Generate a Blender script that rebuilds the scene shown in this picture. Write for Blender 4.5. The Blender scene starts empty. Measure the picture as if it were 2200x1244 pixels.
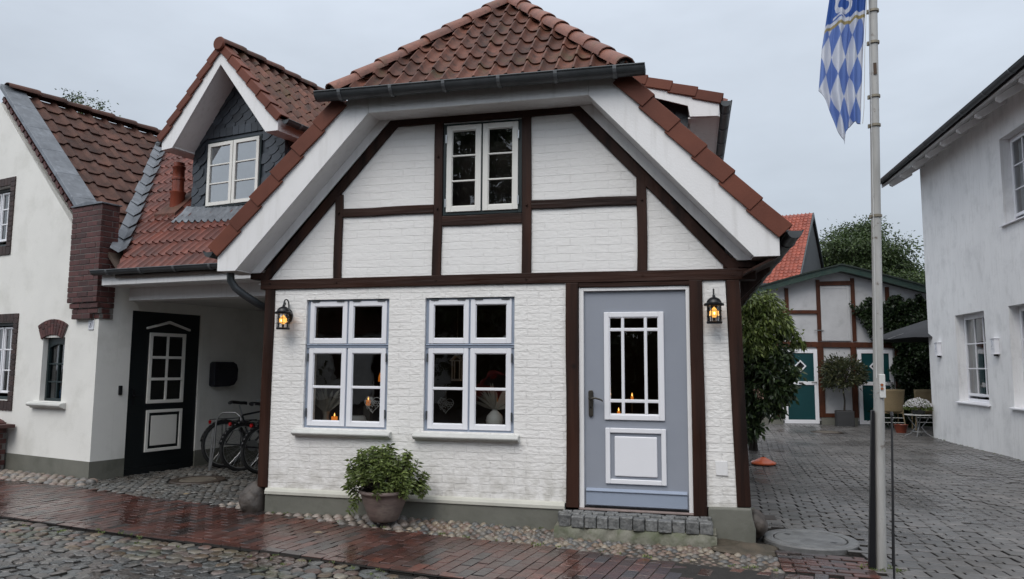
import bpy, bmesh, math, random
import numpy as np
from mathutils import Vector, Matrix

random.seed(7)
rng = np.random.default_rng(7)
S = bpy.context.scene
COL = S.collection
rad = math.radians

# ------------------------------------------------------------------ camera
PIT, YAW, ROLL = math.atan(0.1045), rad(13.7), rad(0.37)
fwd = Vector((-math.sin(YAW)*math.cos(PIT), math.cos(YAW)*math.cos(PIT), math.sin(PIT)))
r0 = Vector((math.cos(YAW), math.sin(YAW), 0)); u0 = r0.cross(fwd)
right = (r0*math.cos(ROLL) + u0*math.sin(ROLL)).normalized(); up = right.cross(fwd)
cam = bpy.data.cameras.new('camera'); co = bpy.data.objects.new('camera', cam); COL.objects.link(co)
cam.sensor_width = 36; cam.lens = 26.0; cam.clip_end = 2000; cam.clip_start = 0.05
m = Matrix((right, up, -fwd)).transposed().to_4x4(); m.translation = Vector((0, -7.3126, 1.57))
co.matrix_world = m
S.camera = co

# ------------------------------------------------------------------ sky, sun, exposure
SUN_EL, SUN_AZ = rad(50), rad(195)      # azimuth clockwise from +Y: behind the camera, a little to its left
W = bpy.data.worlds.new('World'); S.world = W; W.use_nodes = True
nt = W.node_tree; nt.nodes.clear()
def N(t, **k):
    n = nt.nodes.new(t)
    for a, b in k.items(): setattr(n, a, b)
    return n
L = lambda a, b: nt.links.new(a, b)
out = N('ShaderNodeOutputWorld'); bg = N('ShaderNodeBackground')
sky = N('ShaderNodeTexSky'); sky.sky_type = 'NISHITA'; sky.sun_disc = False
sky.sun_elevation = SUN_EL; sky.sun_rotation = SUN_AZ; sky.altitude = 10; sky.dust_density = 3
tc = N('ShaderNodeTexCoord'); sep = N('ShaderNodeSeparateXYZ'); L(tc.outputs['Generated'], sep.inputs[0])
ramp = N('ShaderNodeValToRGB'); L(sep.outputs['Z'], ramp.inputs[0])
e = ramp.color_ramp.elements
e[0].position = 0.0; e[0].color = (5.0, 5.5, 6.1, 1)
e[1].position = 1.0; e[1].color = (11.0, 11.4, 12.0, 1)
a = e.new(0.22); a.color = (5.75, 6.4, 7.2, 1)
a = e.new(0.45); a.color = (7.1, 7.85, 8.9, 1)
# sky brightness raised behind the camera, added to light the facade
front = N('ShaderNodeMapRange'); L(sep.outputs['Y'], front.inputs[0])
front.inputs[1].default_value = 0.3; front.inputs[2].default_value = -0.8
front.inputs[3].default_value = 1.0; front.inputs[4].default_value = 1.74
nz = N('ShaderNodeTexNoise'); nz.inputs['Scale'].default_value = 2.2; nz.inputs['Detail'].default_value = 5
nz.inputs['Roughness'].default_value = 0.55
mp = N('ShaderNodeMapping'); mp.inputs['Scale'].default_value = (1, 1, 2.6); L(tc.outputs['Generated'], mp.inputs[0]); L(mp.outputs[0], nz.inputs[0])
cl = N('ShaderNodeMapRange'); L(nz.outputs[0], cl.inputs[0])
cl.inputs[1].default_value = 0.3; cl.inputs[2].default_value = 0.7; cl.inputs[3].default_value = 0.88; cl.inputs[4].default_value = 1.12
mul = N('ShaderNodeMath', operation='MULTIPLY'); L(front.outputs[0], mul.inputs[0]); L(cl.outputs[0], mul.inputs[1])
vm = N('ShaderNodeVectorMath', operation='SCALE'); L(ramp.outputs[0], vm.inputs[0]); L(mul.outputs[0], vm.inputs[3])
mix = N('ShaderNodeMix', data_type='RGBA'); mix.inputs[0].default_value = 0.92
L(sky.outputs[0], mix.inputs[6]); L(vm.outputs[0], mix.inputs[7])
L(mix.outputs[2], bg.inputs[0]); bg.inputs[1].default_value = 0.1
L(bg.outputs[0], out.inputs[0])

sl = bpy.data.lights.new('sun', 'SUN'); sl.energy = 1.5; sl.angle = rad(35); sl.color = (1.0, 0.955, 0.90)
so = bpy.data.objects.new('sun', sl); COL.objects.link(so)
sd = Vector((math.sin(SUN_AZ)*math.cos(SUN_EL), math.cos(SUN_AZ)*math.cos(SUN_EL), math.sin(SUN_EL)))
so.rotation_euler = sd.to_track_quat('Z', 'Y').to_euler(); so.location = (-6, -20, 18)
S.view_settings.view_transform = 'Standard'; S.view_settings.look = 'None'
S.view_settings.gamma = 1; S.view_settings.exposure = 0.0
S.cycles.use_denoising = True
S.cycles.max_bounces = 8; S.cycles.transparent_max_bounces = 16
S.cycles.sample_clamp_indirect = 6.0; S.cycles.caustics_reflective = False; S.cycles.caustics_refractive = False

# ------------------------------------------------------------------ helpers
def lin(r, g, b):
    f = lambda c: (c/255/12.92) if c/255 <= 0.04045 else ((c/255+0.055)/1.055)**2.4
    return (f(r), f(g), f(b), 1)

def tag(o, label, cat, group=None, kind=None):
    o['label'] = label; o['category'] = cat
    if group: o['group'] = group
    if kind: o['kind'] = kind
    return o

def empty(name, loc, rz, label, cat, group=None):
    o = bpy.data.objects.new(name, None); COL.objects.link(o)
    o.location = loc; o.rotation_euler = (0, 0, rz); o.empty_display_size = 0.2
    return tag(o, label, cat, group)

def copy_tree(o, parent=None):
    c = o.copy(); COL.objects.link(c)
    if parent is not None: c.parent = parent
    for ch in list(o.children): copy_tree(ch, c)
    return c

class MB:
    def __init__(self): self.v = []; self.f = []; self.r = []; self.n = 0
    def add(self, vs, fs, r=None):
        if r is None: r = random.random()
        self.v.extend([tuple(map(float, q)) for q in vs])
        for k in fs: self.f.append(tuple(i+self.n for i in k)); self.r.append(r)
        self.n += len(vs); return self
    def box(self, x0, x1, y0, y1, z0, z1, r=None):
        vs = [(x0,y0,z0),(x1,y0,z0),(x1,y1,z0),(x0,y1,z0),(x0,y0,z1),(x1,y0,z1),(x1,y1,z1),(x0,y1,z1)]
        return self.add(vs, [(0,3,2,1),(4,5,6,7),(0,1,5,4),(1,2,6,5),(2,3,7,6),(3,0,4,7)], r)
    def prism(self, poly, a, b, axis='y', r=None):
        """polygon (p,q) extruded from a to b along axis: y -> (p,a,q); x -> (a,p,q); z -> (p,q,a)"""
        mk = {'y': lambda p, t: (p[0], t, p[1]), 'x': lambda p, t: (t, p[0], p[1]), 'z': lambda p, t: (p[0], p[1], t)}[axis]
        n = len(poly); vs = [mk(p, a) for p in poly] + [mk(p, b) for p in poly]
        fs = [tuple(range(n)), tuple(range(2*n-1, n-1, -1))] + [(i, i+n, (i+1) % n+n, (i+1) % n) for i in range(n)]
        return self.add(vs, fs, r)
    def bar(self, p0, p1, w, d, upv=(0,0,1), r=None):
        p0, p1 = Vector(p0), Vector(p1); t = (p1-p0).normalized(); s = t.cross(Vector(upv))
        if s.length < 1e-4: s = t.cross(Vector((0,1,0)))
        s.normalize(); q = s.cross(t)
        c = [(-w/2,-d/2),(w/2,-d/2),(w/2,d/2),(-w/2,d/2)]
        vs = [p + s*a + q*b for p in (p0, p1) for a, b in c]
        return self.add(vs, [(0,1,2,3),(7,6,5,4),(0,4,5,1),(1,5,6,2),(2,6,7,3),(3,7,4,0)], r)
    def tube(self, pts, rr, n=8, closed=False, cap=True, r=None):
        P = [Vector(p) for p in pts]; m_ = len(P)
        R_ = rr if isinstance(rr, (list, tuple)) else [rr]*m_
        vs = []; prev = None
        for i in range(m_):
            if closed: t = P[(i+1) % m_]-P[i-1]
            else: t = P[min(i+1, m_-1)]-P[max(i-1, 0)]
            t.normalize()
            if prev is None:
                s = t.cross(Vector((0,0,1)))
                if s.length < 1e-3: s = t.cross(Vector((0,1,0)))
            else: s = prev - t*prev.dot(t)
            s.normalize(); prev = s; q = t.cross(s)
            for k in range(n):
                a = 2*math.pi*k/n; vs.append(P[i]+s*math.cos(a)*R_[i]+q*math.sin(a)*R_[i])
        fs = []
        for i in range(m_ if closed else m_-1):
            j = (i+1) % m_
            for k in range(n): fs.append((i*n+k, i*n+(k+1) % n, j*n+(k+1) % n, j*n+k))
        if cap and not closed: fs += [tuple(range(n-1, -1, -1)), tuple(range((m_-1)*n, m_*n))]
        return self.add(vs, fs, r)
    def lathe(self, prof, c=(0,0,0), n=24, r=None, a0=0, a1=2*math.pi, axis=None):
        vs = []; full = abs(a1-a0-2*math.pi) < 1e-6; m_ = n if full else n+1
        for (rr, z) in prof:
            for k in range(m_):
                a = a0+(a1-a0)*k/n; vs.append((c[0]+rr*math.cos(a), c[1]+rr*math.sin(a), c[2]+z))
        fs = []
        for i in range(len(prof)-1):
            for k in range(n):
                k2 = (k+1) % m_; fs.append((i*m_+k, i*m_+k2, (i+1)*m_+k2, (i+1)*m_+k))
        return self.add(vs, fs, r)
    def xf(self, M):
        self.v = [tuple(M @ Vector(p)) for p in self.v]; return self
    def build(self, name, mat, parent=None, smooth=None, bevel=0, seg=2, clips=()):
        me = bpy.data.meshes.new(name)
        me.from_pydata(self.v, [], self.f); me.validate()
        if len(me.polygons) == len(self.r):
            at = me.attributes.new('rnd', 'FLOAT', 'FACE'); at.data.foreach_set('value', np.array(self.r, 'f'))
        bm = bmesh.new(); bm.from_mesh(me)
        for pt, no in clips:      # keeps the side the normal points away from
            g = bm.verts[:]+bm.edges[:]+bm.faces[:]
            bmesh.ops.bisect_plane(bm, geom=g, plane_co=pt, plane_no=no, clear_outer=True)
        if len(bm.faces) < 4000: bmesh.ops.recalc_face_normals(bm, faces=bm.faces[:])
        bm.to_mesh(me); bm.free()
        if smooth:
            me.polygons.foreach_set('use_smooth', [True]*len(me.polygons)); me.set_sharp_from_angle(angle=rad(smooth))
        me.materials.append(mat)
        o = bpy.data.objects.new(name, me); COL.objects.link(o)
        if parent is not None: o.parent = parent
        if bevel:
            b = o.modifiers.new('b', 'BEVEL'); b.width = bevel; b.segments = seg; b.limit_method = 'ANGLE'; b.angle_limit = rad(40)
        return o

def npmesh(name, V, F, rnd, mat, parent=None, smooth=False, cols=None):
    """V (n,3), F (m,k) all faces with k corners"""
    me = bpy.data.meshes.new(name); m_, k = F.shape
    me.vertices.add(len(V)); me.vertices.foreach_set('co', V.astype('f').ravel())
    me.loops.add(m_*k); me.loops.foreach_set('vertex_index', F.astype('i').ravel())
    me.polygons.add(m_); me.polygons.foreach_set('loop_start', np.arange(0, m_*k, k, dtype='i'))
    me.update(calc_edges=True)
    if rnd is not None:
        at = me.attributes.new('rnd', 'FLOAT', 'FACE'); at.data.foreach_set('value', rnd.astype('f'))
    if cols is not None:
        at = me.attributes.new('paint', 'FLOAT_COLOR', 'POINT'); at.data.foreach_set('color', cols.astype('f').ravel())
    me.polygons.foreach_set('use_smooth', [bool(smooth)]*m_)
    me.materials.append(mat)
    o = bpy.data.objects.new(name, me); COL.objects.link(o)
    if parent is not None: o.parent = parent
    return o

plaster_barn = None
# ------------------------------------------------------------------ materials
def mat(name, col, rough=0.6, col2=None, nscale=3.0, namt=0.5, stretch=(1,1,1), bump=0.0, bscale=40, bdetail=4,
        metal=0.0, attr=None, cols=None, spec=0.5, wet=None, dirt=None, hook=None, coat=0):
    """col/col2 mixed by noise; attr: how far the per-piece random value swings brightness; cols: per-piece palette"""
    M_ = bpy.data.materials.new(name); M_.use_nodes = True; t = M_.node_tree; t.nodes.clear()
    def n(ty, **k):
        q = t.nodes.new(ty)
        for a, b in k.items(): setattr(q, a, b)
        return q
    l = lambda a, b: t.links.new(a, b)
    o = n('ShaderNodeOutputMaterial'); p = n('ShaderNodeBsdfPrincipled'); l(p.outputs[0], o.inputs[0])
    p.inputs['Metallic'].default_value = metal; p.inputs['Specular IOR Level'].default_value = spec
    p.inputs['Coat Weight'].default_value = coat
    tc = n('ShaderNodeTexCoord'); mp = n('ShaderNodeMapping'); mp.inputs['Scale'].default_value = stretch
    l(tc.outputs['Object'], mp.inputs[0]); vec = mp.outputs[0]
    nz = n('ShaderNodeTexNoise'); nz.inputs['Scale'].default_value = nscale; nz.inputs['Detail'].default_value = 6
    nz.inputs['Roughness'].default_value = 0.6; l(vec, nz.inputs[0])
    def mixc(f, a, b, ty='MIX'):
        q = n('ShaderNodeMix', data_type='RGBA', blend_type=ty)
        for s, v in ((0, f), (6, a), (7, b)):
            if hasattr(v, 'links') or isinstance(v, bpy.types.NodeSocket): l(v, q.inputs[s])
            else: q.inputs[s].default_value = v
        return q.outputs[2]
    def mr(v, a, b, c, d):
        q = n('ShaderNodeMapRange'); l(v, q.inputs[0])
        for i, x in enumerate((a, b, c, d)): q.inputs[i+1].default_value = x
        return q.outputs[0]
    at = n('ShaderNodeAttribute', attribute_name='rnd')
    if cols:
        rp = n('ShaderNodeValToRGB'); rp.color_ramp.interpolation = 'CONSTANT'; l(at.outputs['Fac'], rp.inputs[0])
        el = rp.color_ramp.elements
        el[0].color = cols[0]; el[0].position = 0
        el[1].color = cols[1]; el[1].position = 1/len(cols)
        for i, cc in enumerate(cols[2:]): x = el.new((i+2)/len(cols)); x.color = cc
        base = rp.outputs[0]
    else: base = col
    c2 = col2 if col2 else tuple(x*0.7 for x in (col[:3] if col else (0.5,)*3))+(1,)
    c = mixc(mr(nz.outputs[0], 0.35, 0.68, 0.0, namt), base, c2)
    if attr:
        wn = n('ShaderNodeTexWhiteNoise', noise_dimensions='1D'); l(at.outputs['Fac'], wn.inputs['W'])
        hs = n('ShaderNodeHueSaturation'); l(mr(wn.outputs[0], 0, 1, 1-attr, 1+attr), hs.inputs['Value']); l(c, hs.inputs['Color'])
        c = hs.outputs[0]
    if dirt:       # stains with a shape of their own: (colour, scale, low, high, amount)
        dz = n('ShaderNodeTexNoise'); dz.inputs['Scale'].default_value = dirt[1]; dz.inputs['Detail'].default_value = 8
        dz.inputs['Roughness'].default_value = 0.65; l(tc.outputs['Object'], dz.inputs[0])
        c = mixc(mr(dz.outputs[0], dirt[2], dirt[3], 0, dirt[4]), c, dirt[0])
    p.inputs['Roughness'].default_value = rough
    if wet:        # (low roughness, high roughness, scale)
        wz = n('ShaderNodeTexNoise'); wz.inputs['Scale'].default_value = wet[2]; wz.inputs['Detail'].default_value = 3; l(tc.outputs['Object'], wz.inputs[0])
        l(mr(wz.outputs[0], 0.4, 0.62, wet[0], wet[1]), p.inputs['Roughness'])
        hs = n('ShaderNodeHueSaturation'); l(mr(wz.outputs[0], 0.4, 0.62, 0.72, 1.05), hs.inputs['Value']); l(c, hs.inputs['Color']); c = hs.outputs[0]
    hh = None
    if bump:
        bz = n('ShaderNodeTexNoise'); bz.inputs['Scale'].default_value = bscale; bz.inputs['Detail'].default_value = bdetail; l(vec, bz.inputs[0])
        hh = bz.outputs[0]
    if hook:
        c, hh = hook(n, l, mixc, mr, tc, c, hh, p)
    l(c, p.inputs['Base Color']) if not isinstance(c, tuple) else setattr(p.inputs['Base Color'], 'default_value', c)
    if hh is not None:
        b = n('ShaderNodeBump'); b.inputs['Strength'].default_value = 1; b.inputs['Distance'].default_value = bump; l(hh, b.inputs['Height']); l(b.outputs[0], p.inputs['Normal'])
    return M_

def brick_hook(bw, rh, mortar, rough_amt, hand, dark=0.06, soft=0.25):
    def h(n, l, mixc, mr, tc, c, hh, p):
        sp = n('ShaderNodeSeparateXYZ'); l(tc.outputs['Object'], sp.inputs[0])
        wz = n('ShaderNodeTexNoise'); wz.inputs['Scale'].default_value = 2.2; wz.inputs['Detail'].default_value = 4; l(tc.outputs['Object'], wz.inputs[0])
        sc = n('ShaderNodeVectorMath', operation='SCALE'); sb = n('ShaderNodeVectorMath', operation='SUBTRACT')
        l(wz.outputs['Color'], sb.inputs[0]); sb.inputs[1].default_value = (0.5,)*3; l(sb.outputs[0], sc.inputs[0]); sc.inputs[3].default_value = hand
        cb = n('ShaderNodeCombineXYZ'); ad0 = n('ShaderNodeMath', operation='ADD'); l(sp.outputs['X'], ad0.inputs[0]); l(sp.outputs['Y'], ad0.inputs[1])
        l(ad0.outputs[0], cb.inputs[0]); l(sp.outputs['Z'], cb.inputs[1])
        ad = n('ShaderNodeVectorMath', operation='ADD'); l(cb.outputs[0], ad.inputs[0]); l(sc.outputs[0], ad.inputs[1])
        br = n('ShaderNodeTexBrick'); l(ad.outputs[0], br.inputs[0]); br.inputs['Scale'].default_value = 1
        br.inputs['Brick Width'].default_value = bw; br.inputs['Row Height'].default_value = rh; br.inputs['Mortar Size'].default_value = mortar
        br.inputs['Mortar Smooth'].default_value = soft; br.inputs['Color1'].default_value = (0.2,)*3+(1,); br.inputs['Color2'].default_value = (1,)*3+(1,)
        # joints fade in and out where paint has filled them
        fz = n('ShaderNodeTexNoise'); fz.inputs['Scale'].default_value = 3.1; fz.inputs['Detail'].default_value = 5; l(tc.outputs['Object'], fz.inputs[0])
        jt = n('ShaderNodeMath', operation='MULTIPLY'); l(br.outputs['Fac'], jt.inputs[0]); l(mr(fz.outputs[0], 0.36, 0.62, 0.12, 1.0), jt.inputs[1])
        lump = n('ShaderNodeTexNoise'); lump.inputs['Scale'].default_value = 19; lump.inputs['Detail'].default_value = 5
        mp2 = n('ShaderNodeMapping'); mp2.inputs['Scale'].default_value = (1, 1, 1.7); l(tc.outputs['Object'], mp2.inputs[0]); l(mp2.outputs[0], lump.inputs[0])
        m1 = n('ShaderNodeMath', operation='MULTIPLY_ADD'); l(jt.outputs[0], m1.inputs[0]); m1.inputs[1].default_value = -1.0; l(mr(lump.outputs[0], 0.3, 0.7, 0, rough_amt), m1.inputs[2])
        tint = n('ShaderNodeMath', operation='MULTIPLY_ADD'); l(br.outputs['Color'], tint.inputs[0]); tint.inputs[1].default_value = 0.22; l(m1.outputs[0], tint.inputs[2])
        c2 = mixc(mr(jt.outputs[0], 0, 1, 0, dark*4), c, (0.42, 0.41, 0.39, 1))
        gz_ = n('ShaderNodeTexNoise'); gz_.inputs['Scale'].default_value = 9; gz_.inputs['Detail'].default_value = 7; l(tc.outputs['Object'], gz_.inputs[0])
        gm = n('ShaderNodeMath', operation='MULTIPLY'); l(mr(sp.outputs['Z'], 0.26, 0.75, 0.55, 0.0), gm.inputs[0]); l(mr(gz_.outputs[0], 0.42, 0.62, 0.0, 1.0), gm.inputs[1])
        c2 = mixc(gm.outputs[0], c2, (0.40, 0.38, 0.33, 1))
        return c2, tint.outputs[0]
    return h

white_brick = mat('white_painted_brick', (0.83, 0.81, 0.785, 1), 0.55, (0.77, 0.75, 0.72, 1), 2.0, 0.8, bump=0.0042, hook=brick_hook(0.25, 0.078, 0.006, 0.85, 0.05, 0.035),
                  dirt=((0.5, 0.48, 0.44, 1), 7, 0.62, 0.78, 0.35))
white_brick_up = mat('white_painted_brick_gable', (0.81, 0.795, 0.775, 1), 0.6, (0.76, 0.745, 0.725, 1), 2.0, 0.6, bump=0.0026, hook=brick_hook(0.26, 0.082, 0.005, 0.7, 0.03, 0.012, 0.25),
                     dirt=((0.5, 0.48, 0.44, 1), 6, 0.66, 0.8, 0.4))
def grain(n, l, mixc, mr, tc, c, hh, p):
    sp = n('ShaderNodeTexNoise'); sp.inputs['Scale'].default_value = 1.7; sp.inputs['Detail'].default_value = 2; l(tc.outputs['Object'], sp.inputs[0])
    l(mr(sp.outputs[0], 0.35, 0.65, 0.38, 0.7), p.inputs['Roughness'])
    vz = n('ShaderNodeTexVoronoi'); vz.inputs['Scale'].default_value = 2.3; l(tc.outputs['Object'], vz.inputs[0])
    c = mixc(mr(vz.outputs['Distance'], 0.03, 0.09, 0.8, 0.0), c, (0.006, 0.004, 0.004, 1))
    return c, hh
def timber(name, c1, c2, stretch): return mat(name, c1, 0.5, c2, 7, 1.0, stretch, bump=0.008, bscale=26, hook=grain, spec=0.2)
wood_v = timber('dark_timber_upright', (0.044, 0.0185, 0.012, 1), (0.009, 0.0045, 0.0036, 1), (1, 1, 0.07))
wood_h = timber('dark_timber_level', (0.044, 0.0185, 0.012, 1), (0.009, 0.0045, 0.0036, 1), (0.07, 1, 1))
wood_red = timber('reddish_brown_timber', (0.10, 0.034, 0.018, 1), (0.045, 0.018, 0.011, 1), (0.6, 1, 0.2))
def streaks(n, l, mixc, mr, tc, c, hh, p):
    mp = n('ShaderNodeMapping'); mp.inputs['Scale'].default_value = (9, 9, 0.9); l(tc.outputs['Object'], mp.inputs[0])
    z = n('ShaderNodeTexNoise'); z.inputs['Scale'].default_value = 2.0; z.inputs['Detail'].default_value = 6; l(mp.outputs[0], z.inputs[0])
    return mixc(mr(z.outputs[0], 0.52, 0.74, 0.0, 0.20), c, (0.36, 0.34, 0.30, 1)), hh
white_paint = mat('white_board_paint', (0.80, 0.79, 0.785, 1), 0.45, (0.71, 0.70, 0.70, 1), 1.2, 0.5, bump=0.0012, bscale=60, hook=streaks, dirt=((0.42, 0.41, 0.38, 1), 5, 0.6, 0.8, 0.25))
sash_white = mat('white_sash_paint', (0.80, 0.80, 0.83, 1), 0.35, (0.74, 0.74, 0.77, 1), 3, 0.4, bump=0.0006, bscale=80)
sash_cream = mat('cream_sash_paint', (0.78, 0.765, 0.72, 1), 0.4, (0.70, 0.685, 0.64, 1), 3, 0.5, bump=0.0006, bscale=80)
blue_grey = mat('blue_grey_paint', (0.30, 0.345, 0.43, 1), 0.4, (0.26, 0.305, 0.385, 1), 2.5, 0.6, bump=0.001, bscale=120)
plinth_grey = mat('grey_green_plinth', (0.165, 0.163, 0.138, 1), 0.7, (0.12, 0.12, 0.10, 1), 2.2, 0.9, bump=0.004, bscale=18, dirt=((0.07, 0.075, 0.055, 1), 3, 0.52, 0.72, 0.5))
plinth_cream = mat('pale_plinth_band', (0.52, 0.51, 0.45, 1), 0.6, (0.42, 0.41, 0.36, 1), 3, 0.8, bump=0.002, bscale=30)
sill_mat = mat('pale_grey_sill', (0.58, 0.58, 0.55, 1), 0.55, (0.47, 0.47, 0.45, 1), 4, 0.8, bump=0.0015, bscale=40)
plaster_cream = mat('cream_render', (0.78, 0.77, 0.73, 1), 0.8, (0.70, 0.69, 0.655, 1), 1.3, 0.8, bump=0.0020, bscale=55, dirt=((0.46, 0.45, 0.40, 1), 1.8, 0.50, 0.75, 0.45))
plaster_white = mat('rough_white_render', (0.88, 0.875, 0.87, 1), 0.85, (0.78, 0.775, 0.775, 1), 1.1, 0.9, (1, 1, 0.45), bump=0.004, bscale=48, bdetail=8, hook=streaks, dirt=((0.36, 0.36, 0.36, 1), 2.2, 0.50, 0.8, 0.45))
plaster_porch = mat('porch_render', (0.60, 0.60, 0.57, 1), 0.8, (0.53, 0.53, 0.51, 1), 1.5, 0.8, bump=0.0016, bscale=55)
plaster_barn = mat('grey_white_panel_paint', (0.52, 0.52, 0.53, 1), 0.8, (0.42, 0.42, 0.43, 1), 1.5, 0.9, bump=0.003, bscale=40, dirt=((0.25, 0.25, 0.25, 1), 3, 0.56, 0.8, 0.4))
zinc_light = mat('lighter_zinc', (0.16, 0.17, 0.18, 1), 0.45, (0.11, 0.118, 0.125, 1), 6, 0.8, metal=0.3)
zinc = mat('weathered_zinc', (0.085, 0.092, 0.098, 1), 0.45, (0.05, 0.056, 0.06, 1), 4, 0.9, metal=0.35, bump=0.001, bscale=20)
lead = mat('lead_sheet', (0.17, 0.185, 0.205, 1), 0.42, (0.105, 0.115, 0.13, 1), 5, 0.9, metal=0.35, bump=0.005, bscale=11, dirt=((0.27, 0.29, 0.32, 1), 6, 0.52, 0.72, 0.7))
slate = mat('dark_slate', (0.040, 0.048, 0.060, 1), 0.42, (0.025, 0.03, 0.038, 1), 6, 0.8, attr=0.35, bump=0.002, bscale=30)
def moss_hook(a, b, amt, colr=(0.055, 0.055, 0.016, 1)):
    def h(n, l, mixc, mr, tc, c, hh, p):
        z1 = n('ShaderNodeTexNoise'); z1.inputs['Scale'].default_value = 2.3; z1.inputs['Detail'].default_value = 9; z1.inputs['Roughness'].default_value = 0.7; l(tc.outputs['Object'], z1.inputs[0])
        return mixc(mr(z1.outputs[0], a, b, 0, amt), c, colr), hh
    return h
tile_old = mat('mossy_red_pantile', (0.145, 0.056, 0.036, 1), 0.55, (0.058, 0.026, 0.018, 1), 5, 0.9, attr=0.30, spec=0.25, bump=0.002, bscale=60, hook=moss_hook(0.54, 0.68, 0.55), dirt=((0.018, 0.012, 0.010, 1), 9, 0.5, 0.68, 0.75))
tile_link = mat('red_glossy_pantile', (0.165, 0.045, 0.027, 1), 0.45, (0.075, 0.024, 0.019, 1), 4, 0.9, attr=0.28, bump=0.001, bscale=60, dirt=((0.035, 0.016, 0.013, 1), 5, 0.5, 0.7, 0.6))
tile_brown = mat('brown_concrete_tile', (0.112, 0.053, 0.039, 1), 0.65, (0.054, 0.030, 0.024, 1), 3, 0.9, attr=0.22, spec=0.2, bump=0.003, bscale=50, hook=moss_hook(0.58, 0.72, 0.5, (0.12, 0.075, 0.03, 1)), dirt=((0.028, 0.017, 0.014, 1), 4, 0.46, 0.7, 0.75))
tile_verge = mat('smooth_red_verge_tile', (0.148, 0.047, 0.028, 1), 0.6, (0.095, 0.030, 0.019, 1), 2, 0.8, attr=0.12, spec=0.25, bump=0.0015, bscale=70)
tile_hip = mat('weathered_hip_tile', (0.215, 0.082, 0.052, 1), 0.5, (0.13, 0.055, 0.04, 1), 6, 0.9, attr=0.2, bump=0.004, bscale=40, hook=moss_hook(0.52, 0.68, 0.7), dirt=((0.04, 0.028, 0.02, 1), 8, 0.56, 0.72, 0.7))
tile_orange = mat('bright_orange_tile', (0.30, 0.072, 0.042, 1), 0.5, (0.20, 0.05, 0.032, 1), 2, 0.7, attr=0.2)
brick_red = mat('dark_red_brick', (0.085, 0.026, 0.022, 1), 0.6, (0.045, 0.016, 0.015, 1), 14, 0.9, attr=0.35, bump=0.004, bscale=60)
brick_dark = mat('dark_brown_surround_brick', (0.05, 0.028, 0.024, 1), 0.65, (0.028, 0.017, 0.016, 1), 14, 0.9, attr=0.3, bump=0.004, bscale=60)
mortar = mat('grey_mortar', (0.16, 0.15, 0.14, 1), 0.9, bump=0.003, bscale=60)
black_door = mat('blackish_green_paint', (0.004, 0.007, 0.009, 1), 0.35, (0.003, 0.005, 0.006, 1), 3, 0.5)
dark_green = mat('dark_green_frame_paint', (0.009, 0.020, 0.022, 1), 0.4, (0.006, 0.014, 0.015, 1), 3, 0.6)
barn_green = mat('bottle_green_paint', (0.004, 0.050, 0.055, 1), 0.35, (0.003, 0.035, 0.040, 1), 2, 0.6)
green_board = mat('mossy_green_barge_paint', (0.012, 0.035, 0.028, 1), 0.5, (0.03, 0.05, 0.038, 1), 6, 0.9, bump=0.003, bscale=20)
black_iron = mat('black_lantern_metal', (0.006, 0.006, 0.008, 1), 0.35, (0.012, 0.012, 0.014, 1), 30, 0.4, metal=0.2, bump=0.001, bscale=120)
black_plastic = mat('black_plastic', (0.008, 0.008, 0.010, 1), 0.3)
rubber = mat('black_rubber', (0.012, 0.012, 0.013, 1), 0.7)
chrome = mat('dull_chrome', (0.42, 0.43, 0.44, 1), 0.3, metal=0.9)
bronze = mat('aged_bronze', (0.10, 0.09, 0.075, 1), 0.4, (0.05, 0.047, 0.042, 1), 14, 0.8, metal=0.7)
granite = mat('grey_granite', (0.19, 0.19, 0.185, 1), 0.5, (0.075, 0.078, 0.078, 1), 26, 1.0, attr=0.22, bump=0.014, bscale=22, bdetail=6)
concrete_old = mat('mossy_old_concrete', (0.20, 0.19, 0.155, 1), 0.7, (0.10, 0.105, 0.07, 1), 7, 1.0, bump=0.02, bscale=14, bdetail=8, dirt=((0.07, 0.085, 0.035, 1), 6, 0.5, 0.66, 0.6))
boulder_m = mat('wet_brown_boulder', (0.075, 0.06, 0.05, 1), 0.6, (0.035, 0.03, 0.027, 1), 9, 1.0, bump=0.03, bscale=9, bdetail=6)
wet = lambda c, a=0.9: tuple(x*a for x in c[:3])+(1,)
pebble_m = mat('mixed_river_pebbles', None, 0.4, (0.10, 0.085, 0.07, 1), 16, 0.55, attr=0.25, bump=0.003, bscale=50,
               cols=[(0.17,0.145,0.115,1),(0.125,0.08,0.062,1),(0.085,0.088,0.085,1),(0.23,0.19,0.14,1),(0.15,0.10,0.078,1),(0.11,0.10,0.088,1),(0.17,0.12,0.082,1),(0.065,0.068,0.07,1)])
pebble_big = mat('pale_river_cobbles', None, 0.4, (0.12, 0.10, 0.085, 1), 12, 0.6, attr=0.2, bump=0.004, bscale=40,
               cols=[(0.24,0.20,0.17,1),(0.20,0.145,0.12,1),(0.17,0.16,0.15,1),(0.27,0.225,0.18,1),(0.21,0.17,0.145,1),(0.12,0.12,0.118,1)])
cobble_m = mat('round_gutter_cobbles', None, 0.3, (0.06, 0.06, 0.055, 1), 14, 0.7, attr=0.3, bump=0.008, bscale=30, wet=(0.16, 0.42, 0.9),
               cols=[(0.16,0.125,0.11,1),(0.10,0.10,0.095,1),(0.17,0.15,0.12,1),(0.12,0.07,0.055,1),(0.085,0.09,0.09,1),(0.14,0.10,0.065,1)], dirt=((0.05, 0.065, 0.02, 1), 1.6, 0.53, 0.66, 0.55))
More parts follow.
